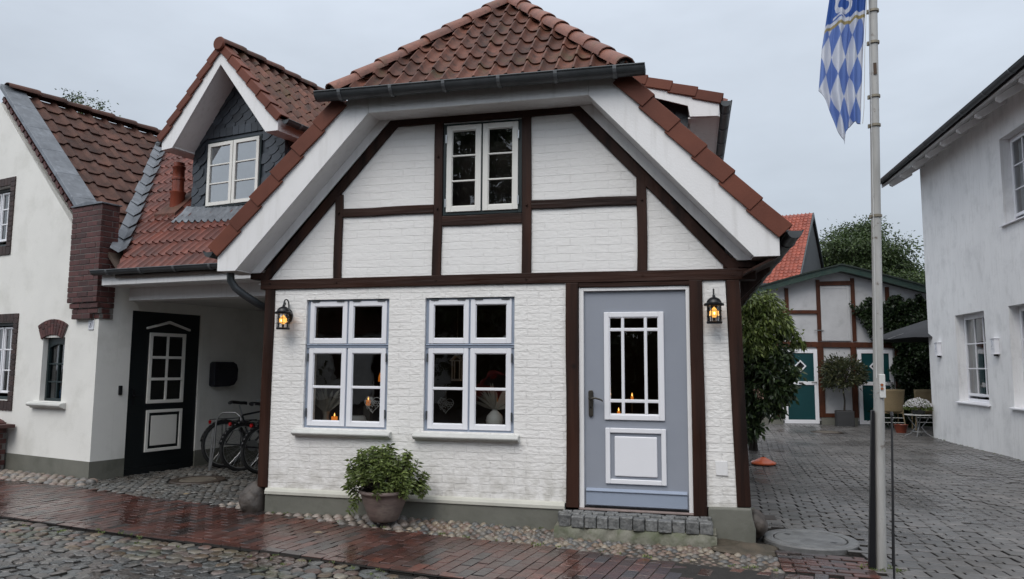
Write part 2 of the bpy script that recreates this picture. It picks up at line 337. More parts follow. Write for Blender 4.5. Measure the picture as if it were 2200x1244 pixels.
sett_m = mat('grey_granite_setts', None, 0.4, (0.07, 0.07, 0.068, 1), 18, 0.8, attr=0.28, bump=0.008, bscale=35, wet=(0.2, 0.48, 0.7),
             cols=[(0.14,0.138,0.13,1),(0.11,0.11,0.105,1),(0.165,0.155,0.14,1),(0.12,0.105,0.09,1)])
road_m = mat('wet_grey_road_setts', None, 0.3, (0.055, 0.056, 0.058, 1), 18, 0.8, attr=0.28, bump=0.009, bscale=35, wet=(0.16, 0.40, 0.8),
             cols=[(0.12,0.12,0.118,1),(0.10,0.105,0.105,1),(0.14,0.13,0.12,1),(0.12,0.10,0.088,1)])
clinker_m = mat('wet_red_clinker', None, 0.3, (0.045, 0.028, 0.024, 1), 7, 0.75, attr=0.26, bump=0.0035, bscale=24, wet=(0.08, 0.36, 1.1),
                cols=[(0.105,0.040,0.030,1),(0.085,0.036,0.029,1),(0.135,0.048,0.034,1),(0.075,0.040,0.034,1),(0.11,0.050,0.040,1),(0.050,0.042,0.042,1),(0.095,0.034,0.026,1)])
paver_m = mat('grey_zigzag_pavers', None, 0.45, (0.075, 0.073, 0.072, 1), 9, 0.6, attr=0.16, bump=0.003, bscale=60, wet=(0.20, 0.50, 0.5),
              cols=[(0.15,0.141,0.136,1),(0.122,0.117,0.114,1),(0.172,0.161,0.155,1),(0.135,0.131,0.128,1)], dirt=((0.045, 0.04, 0.034, 1), 0.7, 0.46, 0.7, 0.6))
joint_m = mat('dark_sandy_ground', (0.022, 0.019, 0.016, 1), 0.9, (0.012, 0.010, 0.009, 1), 20, 0.9, bump=0.006, bscale=60)
iron_cover = mat('worn_grey_cover', (0.16, 0.16, 0.158, 1), 0.35, (0.08, 0.08, 0.08, 1), 6, 0.9, bump=0.004, bscale=70, dirt=((0.06, 0.055, 0.05, 1), 5, 0.52, 0.7, 0.6))
rust_cover = mat('rusty_iron_ring', (0.05, 0.035, 0.026, 1), 0.5, (0.025, 0.02, 0.017, 1), 12, 0.9, bump=0.004, bscale=60)
concrete_cover = mat('brown_concrete_cover', (0.14, 0.12, 0.095, 1), 0.5, (0.09, 0.078, 0.063, 1), 9, 0.9, bump=0.003, bscale=60)
pot_m = mat('weathered_clay', (0.22, 0.165, 0.145, 1), 0.55, (0.12, 0.09, 0.08, 1), 4, 1.0, (1, 1, 5), bump=0.004, bscale=16, dirt=((0.36, 0.31, 0.26, 1), 3.2, 0.52, 0.7, 0.55))
soil = mat('dark_soil', (0.015, 0.011, 0.008, 1), 0.9, bump=0.01, bscale=40)
def leaf_mat(name, a, b, rough=0.45, tr=0.25):
    M_ = mat(name, None, rough, b, 2.0, 0.35, cols=[a, tuple((x+y)/2 for x, y in zip(a, b)), b, tuple(x*0.8 for x in a[:3])+(1,)], attr=0.4)
    t = M_.node_tree; p = [q for q in t.nodes if q.type == 'BSDF_PRINCIPLED'][0]; o = [q for q in t.nodes if q.type == 'OUTPUT_MATERIAL'][0]
    d = t.nodes.new('ShaderNodeBsdfTranslucent'); mx = t.nodes.new('ShaderNodeMixShader'); mx.inputs[0].default_value = tr
    src = p.inputs['Base Color'].links[0].from_socket; t.links.new(src, d.inputs[0])
    t.links.new(p.outputs[0], mx.inputs[1]); t.links.new(d.outputs[0], mx.inputs[2]); t.links.new(mx.outputs[0], o.inputs[0]); return M_
leaf_shrub = leaf_mat('shrub_leaves', (0.095, 0.135, 0.032, 1), (0.19, 0.235, 0.07, 1))
leaf_dark = leaf_mat('dark_climber_leaves', (0.022, 0.042, 0.016, 1), (0.05, 0.075, 0.025, 1), 0.4)
leaf_light = leaf_mat('light_climber_leaves', (0.060, 0.095, 0.020, 1), (0.15, 0.19, 0.05, 1), 0.45)
leaf_ivy = leaf_mat('ivy_leaves', (0.014, 0.030, 0.012, 1), (0.035, 0.058, 0.020, 1), 0.4)
leaf_tree = leaf_mat('tree_leaves', (0.030, 0.055, 0.016, 1), (0.075, 0.11, 0.035, 1), 0.5)
leaf_laurel = leaf_mat('laurel_leaves', (0.030, 0.045, 0.020, 1), (0.085, 0.085, 0.035, 1), 0.4)
bark = mat('dark_bark', (0.045, 0.033, 0.025, 1), 0.8, (0.02, 0.016, 0.012, 1), 12, 1.0, (1, 1, 0.3), bump=0.01, bscale=20)
white_petal = mat('white_petals', (0.75, 0.73, 0.74, 1), 0.6)
pink_petal = mat('faded_pink_petals', (0.55, 0.36, 0.28, 1), 0.6)
rattan = mat('pale_rattan', (0.33, 0.25, 0.14, 1), 0.6, (0.22, 0.165, 0.09, 1), 30, 0.8, (1, 1, 4), bump=0.004, bscale=70)
white_metal = mat('white_enamel', (0.62, 0.62, 0.60, 1), 0.4)
parasol_m = mat('grey_parasol_cloth', (0.035, 0.037, 0.042, 1), 0.8, bump=0.002, bscale=12)
orange_m = mat('wet_orange_glaze', (0.50, 0.10, 0.035, 1), 0.22, (0.36, 0.07, 0.03, 1), 5, 0.6)
pole_m = mat('chipped_white_pole_paint', (0.42, 0.415, 0.40, 1), 0.45, (0.28, 0.275, 0.26, 1), 3, 0.9, (3, 3, 0.6), bump=0.002, bscale=30, dirt=((0.09, 0.06, 0.04, 1), 9, 0.60, 0.68, 0.85))
dark_room = mat('dark_brown_room', (0.075, 0.052, 0.040, 1), 0.8, (0.035, 0.025, 0.02, 1), 2, 0.9)
dried = mat('dried_leaves', (0.20, 0.18, 0.15, 1), 0.7, (0.13, 0.115, 0.095, 1), 8, 0.8)
lace = mat('white_lace', (0.38, 0.37, 0.36, 1), 0.7)
curtain_m = mat('sheer_white_curtain', (0.62, 0.64, 0.68, 1), 0.8)
plate_grey = mat('grey_container', (0.035, 0.036, 0.038, 1), 0.6, bump=0.002, bscale=40)
silver = mat('galvanised_tube', (0.26, 0.265, 0.27, 1), 0.4, metal=0.5)
purple = mat('purple_frame_paint', (0.07, 0.012, 0.05, 1), 0.35)
red_lens = mat('red_reflector', (0.35, 0.008, 0.01, 1), 0.25)
blue_glass = mat('blue_vase', (0.03, 0.16, 0.38, 1), 0.25)
number_m = mat('white_number_plate', (0.68, 0.69, 0.73, 1), 0.3)
number_ink = mat('grey_plate_ink', (0.22, 0.24, 0.30, 1), 0.5)
clay_pipe = mat('glazed_clay_pipe', (0.24, 0.055, 0.028, 1), 0.35, (0.17, 0.04, 0.022, 1), 4, 0.8)

def glass_mat(name, tint=(0.86, 0.89, 0.88, 1), wav=0.0015, amb=1.0):
    M_ = bpy.data.materials.new(name); M_.use_nodes = True; t = M_.node_tree; t.nodes.clear()
    o = t.nodes.new('ShaderNodeOutputMaterial'); mx = t.nodes.new('ShaderNodeMixShader'); tr = t.nodes.new('ShaderNodeBsdfTransparent'); gl = t.nodes.new('ShaderNodeBsdfGlossy')
    fr = t.nodes.new('ShaderNodeFresnel'); fr.inputs[0].default_value = 1.52; mu = t.nodes.new('ShaderNodeMath'); mu.operation = 'MULTIPLY'; mu.inputs[1].default_value = 2.3*amb; mu.use_clamp = True
    nz = t.nodes.new('ShaderNodeTexNoise'); nz.inputs['Scale'].default_value = 3.5; bp = t.nodes.new('ShaderNodeBump'); bp.inputs['Distance'].default_value = wav
    tcx = t.nodes.new('ShaderNodeTexCoord')
    t.links.new(tcx.outputs['Object'], nz.inputs[0]); t.links.new(nz.outputs[0], bp.inputs['Height']); t.links.new(bp.outputs[0], gl.inputs['Normal'])
    tr.inputs[0].default_value = tint; gl.inputs['Roughness'].default_value = 0.0
    t.links.new(fr.outputs[0], mu.inputs[0]); t.links.new(mu.outputs[0], mx.inputs[0]); t.links.new(tr.outputs[0], mx.inputs[1]); t.links.new(gl.outputs[0], mx.inputs[2]); t.links.new(mx.outputs[0], o.inputs[0])
    return M_
glass = glass_mat('window_glass'); glass_bright = glass_mat('double_glazing', (0.95, 0.97, 0.97, 1), 0.001, 2.6); glass_clear = glass_mat('lantern_glass', (0.97, 0.97, 0.97, 1), 0.0005, 0.7)
def emit(name, c, s):
    M_ = bpy.data.materials.new(name); M_.use_nodes = True; t = M_.node_tree; t.nodes.clear()
    o = t.nodes.new('ShaderNodeOutputMaterial'); em = t.nodes.new('ShaderNodeEmission'); em.inputs[0].default_value = c; em.inputs[1].default_value = s
    t.links.new(em.outputs[0], o.inputs[0]); return M_
bulb_core = emit('glowing_filament', (1.0, 0.62, 0.22, 1), 6.0)
bulb_glow = emit('amber_bulb', (1.0, 0.46, 0.09, 1), 1.7)
flame_m = emit('candle_flame', (1.0, 0.45, 0.10, 1), 3.5)
wax_m = emit('lit_wax', (0.9, 0.25, 0.03, 1), 0.75)
shade_m = emit('lit_orange_shade', (0.85, 0.25, 0.03, 1), 0.5)
# ------------------------------------------------------------------ building helpers
def wall_holes(mb, x0, x1, z0, z1, y0, y1, holes):
    """front at y0, back at y1, rectangular holes (hx0,hx1,hz0,hz1) with reveals"""
    xs = sorted({x0, x1, *[h[0] for h in holes], *[h[1] for h in holes]}); zs = sorted({z0, z1, *[h[2] for h in holes], *[h[3] for h in holes]})
    idx = {}; vs = []; fs = []
    def V(x, y, z):
        k = (round(x, 5), y, round(z, 5))
        if k not in idx: idx[k] = len(vs); vs.append((x, y, z))
        return idx[k]
    def solid(i, j):
        if i < 0 or j < 0 or i >= len(xs)-1 or j >= len(zs)-1: return False
        cx, cz = (xs[i]+xs[i+1])/2, (zs[j]+zs[j+1])/2
        return not any(h[0] < cx < h[1] and h[2] < cz < h[3] for h in holes)
    for i in range(len(xs)-1):
        for j in range(len(zs)-1):
            if not solid(i, j): continue
            a, b, c, d = xs[i], xs[i+1], zs[j], zs[j+1]
            fs.append((V(a,y0,c), V(b,y0,c), V(b,y0,d), V(a,y0,d))); fs.append((V(a,y1,c), V(a,y1,d), V(b,y1,d), V(b,y1,c)))
            if not solid(i-1, j): fs.append((V(a,y0,c), V(a,y0,d), V(a,y1,d), V(a,y1,c)))
            if not solid(i+1, j): fs.append((V(b,y0,c), V(b,y1,c), V(b,y1,d), V(b,y0,d)))
            if not solid(i, j-1): fs.append((V(a,y0,c), V(a,y1,c), V(b,y1,c), V(b,y0,c)))
            if not solid(i, j+1): fs.append((V(a,y0,d), V(b,y0,d), V(b,y1,d), V(a,y1,d)))
    mb.add(vs, fs); return mb

def frame_rect(mb, x0, x1, z0, z1, w, y0, y1, wb=None, wt=None):
    """rectangular frame of width w (outer x0..x1, z0..z1)"""
    wb = wb or w; wt = wt or w
    mb.box(x0, x0+w, y0, y1, z0, z1); mb.box(x1-w, x1, y0, y1, z0, z1)
    mb.box(x0+w, x1-w, y0, y1, z0, z0+wb); mb.box(x0+w, x1-w, y0, y1, z1-wt, z1); return mb

def sash(parent, x0, x1, z0, z1, w, y, rows, mat_, d=0.035, bar=0.018, cols=1, hinge=None, barm=None):
    """a sash with its pane as a sub-part (parent is the window part)"""
    mb = frame_rect(MB(), x0, x1, z0, z1, w, y, y+d)
    # inner step of the moulding
    frame_rect(mb, x0+w-0.001, x1-w+0.001, z0+w-0.001, z1-w+0.001, 0.009, y+0.010, y+d-0.004)
    for k in range(1, rows):
        zz = z0+w+(z1-z0-2*w)*k/rows; mb.box(x0+w, x1-w, y+0.004, y+d-0.006, zz-bar/2, zz+bar/2)
    for k in range(1, cols):
        xx = x0+w+(x1-x0-2*w)*k/cols; mb.box(xx-bar/2, xx+bar/2, y+0.005, y+d-0.007, z0+w, z1-w)
    s = mb.build('sash', mat_, parent, bevel=0.004)
    g = MB().add([(x0+w,y+d*0.6,z0+w),(x1-w,y+d*0.6,z0+w),(x1-w,y+d*0.6,z1-w),(x0+w,y+d*0.6,z1-w)], [(0,1,2,3)])
    g.build('pane', glass, parent)
    return s

def pantile(f):      # S-shaped clay pantile across one tile width
    if f < 0.40: return 0.052*math.sin(math.pi*f/0.40)**0.9
    return -0.010*math.sin(math.pi*(f-0.40)/0.60)
def double_roll(f):  # flatter concrete tile with a broad roll
    if f < 0.34: return 0.042*min(1, math.sin(math.pi*f/0.34)*1.25)
    return 0.0 - 0.004*math.sin(math.pi*(f-0.3)/0.7)

def tile_roof(name, mat_, parent, O, U, V, nu, nv, tw, tl, prof, clips=(), ns=8, lift=0.024, thick=0.014):
    O, U, V = np.array(O, float), np.array(U, float), np.array(V, float); U /= np.linalg.norm(U); V /= np.linalg.norm(V)
    Nn = np.cross(U, V)
    if Nn[2] < 0: Nn = -Nn
    fr = np.arange(nu*ns+1)/ns; hh = np.array([prof(x % 1.0) for x in fr]); uu = fr*tw
    vs = []; fs = []; rn = []; base = 0
    for j in range(nv):
        jt = np.repeat(rng.normal(0, 0.0035, nu), ns); jt = np.append(jt, jt[-1])
        jv = np.repeat(rng.normal(0, 0.005, nu), ns); jv = np.append(jv, jv[-1])
        rows = [(j*tl-0.03, hh+lift-thick), (j*tl-0.032, hh+lift+jt), (j*tl+0.01, hh+lift+0.003+jt), ((j+1)*tl+0.02, hh+0.001)]
        for k, (v, h) in enumerate(rows):
            vv = v + (jv if k < 3 else 0*jv)
            vs.append(O + uu[:, None]*U + vv[:, None]*V + h[:, None]*Nn)
        n = nu*ns+1; i = np.arange(nu*ns)
        for k in range(3): fs.append(np.stack([base+k*n+i, base+k*n+i+1, base+(k+1)*n+i+1, base+(k+1)*n+i], 1)); rn.append(np.repeat(rng.random(nu), ns) if k == 0 else rn[-1])
        base += 4*n
    V_, F_, R_ = np.concatenate(vs), np.concatenate(fs), np.concatenate(rn)
    # per-row the three strips share their tile's value
    o = npmesh(name, V_, F_, R_, mat_, parent)
    if clips:
        bm = bmesh.new(); bm.from_mesh(o.data)
        for pt, no in clips: bmesh.ops.bisect_plane(bm, geom=bm.verts[:]+bm.edges[:]+bm.faces[:], plane_co=pt, plane_no=no, clear_outer=True)
        bm.to_mesh(o.data); bm.free()
    o.data.polygons.foreach_set('use_smooth', [True]*len(o.data.polygons)); o.data.set_sharp_from_angle(angle=rad(45))
    return o

def ridge_caps(parent, p0, p1, n, r=0.105, mat_=None, name='ridge_tile', squash=0.85, lapped=0.05, upn=(0,0,1)):
    """overlapping half-round caps from p0 (low) to p1 (high), each one a part"""
    p0, p1 = Vector(p0), Vector(p1); t = (p1-p0); Ln = t.length/n; t.normalize(); upv = Vector(upn); s = t.cross(upv).normalized(); q = s.cross(t).normalized()
    for i in range(n):
        a = p0+t*(Ln*i-lapped*0.5); b = p0+t*(Ln*(i+1)+lapped*0.5); mb = MB(); vs = []
        j = random.uniform(-0.008, 0.008)
        for (pt, rr, k) in ((a, r*1.06, 0.016), (a+t*0.035, r*1.07, 0.016), (b, r*0.92, 0.0)):
            for rad_ in (rr, rr-0.014):
                for m_ in range(9):
                    an = math.pi*(-0.06+1.12*m_/8); vs.append(pt+s*(math.cos(an)*rad_+j)+q*(math.sin(an)*rad_*squash+k))
        fs = []
        for sec in (0, 1):
            o1, o2 = sec*18, (sec+1)*18
            for m_ in range(8):
                fs.append((o1+m_, o1+m_+1, o2+m_+1, o2+m_)); fs.append((o1+9+m_, o2+9+m_, o2+9+m_+1, o1+9+m_+1))
            fs += [(o1, o2, o2+9, o1+9), (o1+8, o1+17, o2+17, o2+8)]
        for o1 in (0, 36):
            for m_ in range(8): fs.append((o1+m_, o1+9+m_, o1+10+m_, o1+1+m_))
        mb.add(vs, fs).build(name, mat_ or tile_hip, parent, smooth=50)

def verge_row(parent, p0, p1, n, drop, depth, yfront, mat_=tile_verge, axis_y=(0,1,0), topw=0.16):
    """L-shaped verge tiles up a gable edge: face 'drop' high hanging in front, top flange going back; each one a part"""
    p0, p1 = Vector(p0), Vector(p1); t = p1-p0; Ln = t.length/n; t.normalize(); back = Vector(axis_y); nn = back.cross(t)
    if nn.z < 0: nn = -nn
    for i in range(n):
        j = random.uniform(-0.004, 0.004); a = p0+t*(Ln*i-0.03); b = p0+t*(Ln*(i+1)); vs = []
        for (pt, lf) in ((a, 0.024+j), (b, 0.0)):
            for (y, h) in ((0, -drop), (0, 0), (topw, 0), (topw, -0.02), (0.02, -0.02), (0.02, -drop)):
                fo = -lf*0.5 if y == 0 else 0
                vs.append(pt+back*(y+fo)+nn*(h+lf))
        fs = [(0,1,7,6),(1,2,8,7),(2,3,9,8),(3,4,10,9),(4,5,11,10),(5,0,6,11),(0,5,4,3,2,1),(6,7,8,9,10,11)]
        MB().add(vs, fs).build('verge_tile', mat_, parent, bevel=0.006)

def gutter(parent, p0, p1, r=0.065, brackets=4, bdir=None, name='gutter', cap0=True, cap1=True):
    p0, p1 = Vector(p0), Vector(p1); t = (p1-p0).normalized(); s = t.cross(Vector((0,0,1))).normalized(); mb = MB(); vs = []; n = 10
    for pt in (p0, p1):
        for rr in (r, r-0.006):
            for k in range(n+1):
                a = math.pi*k/n; vs.append(pt+s*math.cos(a)*rr-Vector((0,0,1))*math.sin(a)*rr)
    m_ = n+1; fs = []
    for k in range(n):
        fs.append((k, k+1, 2*m_+k+1, 2*m_+k)); fs.append((m_+k, 3*m_+k, 3*m_+k+1, m_+k+1))
    fs += [(0, 2*m_, 3*m_, m_), (n, m_+n, 3*m_+n, 2*m_+n)]
    if cap0: fs.append(tuple(range(n, -1, -1)))
    if cap1: fs.append(tuple(range(2*m_, 2*m_+n+1)))
    mb.add(vs, fs)
    # rolled bead on the front lip
    sg = -1 if s.y > 0 or (abs(s.y) < 0.3 and s.x < 0) else 1
    for sgn in (1, -1): mb.tube([p0+s*sgn*r, p1+s*sgn*r], 0.009, 6)
    o = mb.build(name, zinc, parent, smooth=40)
    for i in range(brackets):
        pt = p0+(p1-p0)*((i+0.5)/brackets); bv = []
        for off in (-0.018, 0.018):
            for rr in (r+0.009, r+0.001):
                for k in range(n+1):
                    a = math.pi*k/n; bv.append(pt+t*off+s*math.cos(a)*rr-Vector((0,0,1))*math.sin(a)*rr)
        bf = []
        for k in range(n):
            bf += [(k, k+1, 2*m_+k+1, 2*m_+k), (k, m_+k, m_+k+1, k+1), (2*m_+k, 2*m_+k+1, 3*m_+k+1, 3*m_+k)]
        MB().add(bv, bf).build('gutter_bracket', zinc_light, o)
    return o

def slates(name, parent, inside, x0, x1, z0, z1, y, w=0.19, h=0.125, mat_=slate, off=0.0):
    """overlapping rounded slates on a wall plane y (facing -y); inside(x,z) says where"""
    mb = MB(); row = 0; z = z0
    while z < z1:
        x = x0 + (row % 2)*w*0.5 - w + (row*0.037 % w)
        while x < x1+w:
            pts = [(0.0, h*1.35), (0.0, 0.25*h), (0.10*w, 0.05*h), (0.35*w, -0.02*h), (0.62*w, 0.05*h), (0.86*w, 0.32*h), (w*1.0, 0.75*h), (w, h*1.35)]
            P = [(x+a, z+b+a*0.22) for a, b in pts]; jz = random.uniform(0, 0.004)
            cx = x+w/2; cz = z+h/2
            if inside(cx, cz) :
                P = [(min(max(a, x0), x1), b) for a, b in P]
                vs = [(a, y-0.010-0.010*(1-(b-z)/(1.35*h))-jz, b) for a, b in P]; vs += [(a, q+0.007, b) for a, q, b in vs]
                n = len(P); fs = [tuple(range(n))]+[(i, (i+1) % n, (i+1) % n+n, i+n) for i in range(n)]
                mb.add(vs, fs)
            x += w
        z += h; row += 1
    return mb

def bricks(mb_b, mb_m, x0, x1, y0, y1, z0, z1, course=0.075, ln=0.24, j=0.011, ph=0):
    mb_m.box(x0+0.006, x1-0.006, y0+0.006, y1-0.006, z0+0.002, z1-0.002)
    n = max(1, round((z1-z0)/course)); c = (z1-z0)/n; t = 0.05
    for k in range(n):
        za, zb = z0+k*c+j/2, z0+(k+1)*c-j/2; odd = (k+ph) % 2
        def run(a, b, place):
            p = a - (ln/2 if odd else 0); first = True
            while p < b-0.02:
                q = min(p+ln, b); pa = max(p, a)
                if q-pa > 0.03: place(pa+(j/2 if pa > a else 0), q-(j/2 if q < b else 0))
                p += ln
        jit = lambda: random.uniform(-0.0025, 0.0025)
        run(x0, x1, lambda a, b: mb_b.box(a, b, y0-jit(), y0+t, za, zb))
        run(x0, x1, lambda a, b: mb_b.box(a, b, y1-t, y1+jit(), za, zb))
        run(y0+t, y1-t, lambda a, b: mb_b.box(x1-t, x1+jit(), a, b, za, zb))
        run(y0+t, y1-t, lambda a, b: mb_b.box(x0-jit(), x0+t, a, b, za, zb))

# ================================================================== MAIN HOUSE
XC = -2.115; SL = 1.09
house = empty('half_timbered_house', (0, 0, 0), 0, 'white brick house with dark timber framing, half-hipped mossy tile roof and pale blue-grey door', 'house')
W1 = (-4.095, -3.125, 0.905, 2.285); W2 = (-2.72, -1.755, 0.905, 2.285)
wall_holes(MB(), -4.485, -1.222, 0.25, 2.41, 0.0, 0.26, [W1, W2]).build('front_wall', white_brick, house)
MB().prism([(0.10, 0.28), (0.376, 0.28), (0.316, 2.41), (0.10, 2.41)], 0.0, 0.26).build('corner_wall', white_brick, house)
# gable infill behind the timbers
gz0, gz1 = 2.46, 4.24
def gx(z): return 2.56-(z-2.50)/SL      # half width of the infill area at height z
gw = MB()
gl = lambda z: XC-gx(z); gr = lambda z: XC+gx(z)
UW = (-2.545, -1.685, 3.155, 4.15)
gw.prism([(gl(gz0), gz0), (UW[0], gz0), (UW[0], gz1), (gl(gz1), gz1)], 0.016, 0.2)
gw.prism([(UW[1], gz0), (gr(gz0), gz0), (gr(gz1), gz1), (UW[1], gz1)], 0.016, 0.2)
gw.prism([(UW[0], gz0), (UW[1], gz0), (UW[1], UW[2]), (UW[0], UW[2])], 0.016, 0.2)
gw.prism([(UW[0], UW[3]), (UW[1], UW[3]), (UW[1], gz1), (UW[0], gz1)], 0.016, 0.2)
gw.build('gable_wall', white_brick_up, house)
# upper front above the collar, hidden by the soffit
MB().prism([(XC-2.6, 2.5), (XC-1.0, 4.24), (XC+1.0, 4.24), (XC+2.6, 2.5)], 0.201, 0.25).build('inner_gable_lining', dark_room, house)
# side and back walls
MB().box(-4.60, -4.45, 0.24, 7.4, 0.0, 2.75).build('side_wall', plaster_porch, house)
MB().box(0.33, 0.47, 0.262, 7.4, 0.0, 2.75).build('side_wall', white_brick, house)
MB().prism([(-4.6, 0), (0.47, 0), (0.47, 3.1), (XC, 5.9), (-4.6, 3.1)], 7.3, 7.45).build('rear_wall', white_brick, house)
# plinth: pale band over a grey-green base
MB().prism([(-0.028, 0.19), (-0.036, 0.195), (-0.036, 0.225), (-0.022, 0.25), (-0.001, 0.262), (0.02, 0.262), (0.02, 0.19)], -4.50, -1.235, 'x').build('plinth_band', plinth_cream, house, bevel=0.003)
MB().box(-4.50, -1.235, -0.022, 0.2, -0.05, 0.189).build('plinth', plinth_grey, house, bevel=0.006)
pm = MB().prism([(0.115, -0.05), (0.53, -0.05), (0.535, 0.10), (0.51, 0.20), (0.50, 0.292), (0.115, 0.284)], -0.045, 0.3)
pm.build('corner_plinth', plinth_grey, house, bevel=0.02, seg=3)
# timbers
def timber_bar(name, p0, p1, w, y0=-0.012, y1=0.12, m=None):
    p0, p1 = Vector((p0[0], (y0+y1)/2, p0[1])), Vector((p1[0], (y0+y1)/2, p1[1])); k = 7; t = (p1-p0).normalized(); s = t.cross(Vector((0, 1, 0)))
    vs = []; ph = random.uniform(0, 6)
    for i in range(k):
        f = i/(k-1); c = p0.lerp(p1, f); wob = 0.007*math.sin(ph+f*7)+random.uniform(-0.003, 0.003)
        for a, b in ((-1,-1),(1,-1),(1,1),(-1,1)): vs.append(c+s*a*(w/2+wob*(0.5 if a > 0 else -0.4))+Vector((0, (y1-y0)/2*b, 0)))
    fs = [(3,2,1,0), tuple((k-1)*4+q for q in (0,1,2,3))]
    for i in range(k-1):
        for q in range(4): fs.append((i*4+q, i*4+(q+1) % 4, (i+1)*4+(q+1) % 4, (i+1)*4+q))
    return MB().add(vs, fs).build(name, m or (wood_h if abs(t.x) > 0.6 else wood_v), house, bevel=0.006)
timber_bar('post', (-4.545, 0.26), (-4.542, 2.41), 0.118, -0.02, 0.16)
timber_bar('post', (0.434, 0.296), (0.384, 2.41), 0.125, -0.02, 0.2)
timber_bar('door_post', (-1.158, 0.215), (-1.160, 2.41), 0.126, -0.03, 0.14)
timber_bar('door_post', (0.046, 0.19), (0.042, 2.41), 0.124, -0.03, 0.14)
timber_bar('lintel', (-1.10, 2.386), (-0.012, 2.386), 0.044, -0.018, 0.14)
timber_bar('main_beam', (-4.66, 2.462), (0.60, 2.466), 0.108, -0.026, 0.16)
timber_bar('post', (-3.743, 2.515), (-3.743, 3.44), 0.092)
timber_bar('post', (-0.463, 2.517), (-0.463, 3.50), 0.098)
timber_bar('post', (-2.602, 2.515), (-2.594, 4.17), 0.098)
timber_bar('post', (-1.63, 2.517), (-1.636, 4.17), 0.098)
timber_bar('rail', (-3.70, 3.235), (-2.645, 3.235), 0.092, -0.010)
timber_bar('rail', (-1.588, 3.232), (-0.51, 3.226), 0.092, -0.010)
timber_bar('rail', (-2.553, 3.098), (-1.68, 3.098), 0.105, -0.008)
timber_bar('collar_beam', (-3.18, 4.208), (-1.03, 4.216), 0.09, -0.014)
rw = 0.10
def rafter(sx):
    f = lambda d: XC+sx*d
    timber_bar('rafter', (f(2.535), 2.50), (f(0.965), 4.235 if sx < 0 else 4.24), rw, -0.013, 0.13, wood_v)
rafter(-1); rafter(1)
for x, z in ((-4.54, 2.47), (-3.74, 2.47), (-2.60, 2.47), (-1.63, 2.46), (-0.46, 2.47), (0.39, 2.46), (-2.60, 3.235), (-1.63, 3.23), (-0.46, 3.23), (-3.74, 3.235), (-2.6, 3.8)):
    MB().tube([(x, -0.034, z), (x, 0.0, z)], 0.011, 8).build('peg', wood_v, house)
# beam end blocks at the eaves
MB().prism([(-4.80, 2.525), (-4.55, 2.525), (-4.50, 2.60), (-4.80, 2.60)], -0.010, 0.14).build('eave_block', wood_v, house, bevel=0.006)
MB().prism([(0.30, 2.525), (0.60, 2.525), (0.60, 2.62), (0.30, 2.62)], -0.010, 0.14).build('eave_block', wood_v, house, bevel=0.006)

# eaves: barge boards, soffit, frieze
YF = -0.31
def bd(z, d0=2.67, z0=2.593): return d0-(z-z0)/SL
barge_poly = lambda sx: [(XC+sx*bd(2.583), 2.583), (XC+sx*2.90, 2.583), (XC+sx*2.90, 2.76), (XC+sx*(2.90-(4.40-2.76)/SL), 4.40), (XC+sx*(bd(4.23)), 4.40), (XC+sx*bd(4.23), 4.23)]
for sx in (-1, 1):
    poly = barge_poly(sx)
    MB().prism(poly, YF, YF+0.028).build('bargeboard', white_paint, house, bevel=0.003)
    # sloping soffit behind the board
    a, b = (XC+sx*bd(2.60), 2.60), (XC+sx*bd(4.235), 4.235); nx = sx*0.012
    MB().add([(a[0], YF+0.029, a[1]), (a[0], 0.0, a[1]), (b[0], 0.0, b[1]), (b[0], YF+0.029, b[1]),
              (a[0]+nx, YF+0.029, a[1]+0.016), (a[0]+nx, 0.0, a[1]+0.016), (b[0]+nx, 0.0, b[1]+0.016), (b[0]+nx, YF+0.029, b[1]+0.016)],
             [(0,1,2,3), (7,6,5,4), (0,4,5,1), (1,5,6,2), (2,6,7,3), (3,7,4,0)]).build('soffit', white_paint, house)
    # flat frieze board on the wall
    f = lambda d: XC+sx*d
    w_ = 0.125
    zb = 2.592
    MB().prism([(f(bd(zb)-w_), zb), (f(bd(zb)), zb), (f(bd(4.232)), 4.232), (f(bd(4.232)-w_), 4.232)], -0.032, -0.015).build('frieze', white_paint, house, bevel=0.003)
    MB().box(*sorted((f(2.90), f(bd(2.6)+0.005))), YF+0.03, 0.1, 2.588, 2.60).build('soffit', white_paint, house)
hx = bd(4.23)
MB().prism([(XC-hx+0.002, 4.23), (XC+hx-0.002, 4.23), (XC+hx-0.002, 4.398), (XC-hx+0.002, 4.398)], YF+0.001, YF+0.027).build('fascia', white_paint, house, bevel=0.003)
MB().box(XC-hx, XC+hx, YF+0.028, 0.0, 4.235, 4.247).build('soffit', white_paint, house)
gutter(house, (-3.81, -0.445, 4.425), (-0.385, -0.445, 4.415), 0.082, 6)

# roof
roof = MB().prism([(XC-2.90, 2.80), (XC, 2.80+2.90*SL), (XC+2.90, 2.80), (XC+2.90, 2.77), (XC, 2.77+2.89*SL), (XC-2.90, 2.77)], -0.27, 7.5).build('roof', dark_room, house, clips=[((XC, -0.38, 4.40), (0, -0.714, 0.70))])
RZ = 6.03
hv = Vector((0, 1, 1.019)).normalized()
hip_clip = [((XC-1.50, -0.38, 4.45), (-1.09, 1.019, 0)), ((XC+1.50, -0.38, 4.45), (1.09, 1.019, 0))]
tile_roof('hip_tiles', tile_old, roof, (XC-1.68, -0.40, 4.44), (1, 0, 0), hv, 21, 8, 0.168, 0.305, pantile, hip_clip)
dl = math.sqrt(1+SL*SL); 
lc = [((XC-1.39, -0.38, 4.45), (1.09, -1.019, 0)), ((XC-0.01, 0, 0), (1, 0, 0))]
rc = [((XC+1.39, -0.38, 4.45), (-1.09, -1.019, 0)), ((XC+0.01, 0, 0), (-1, 0, 0))]
ez = RZ-SL*2.98
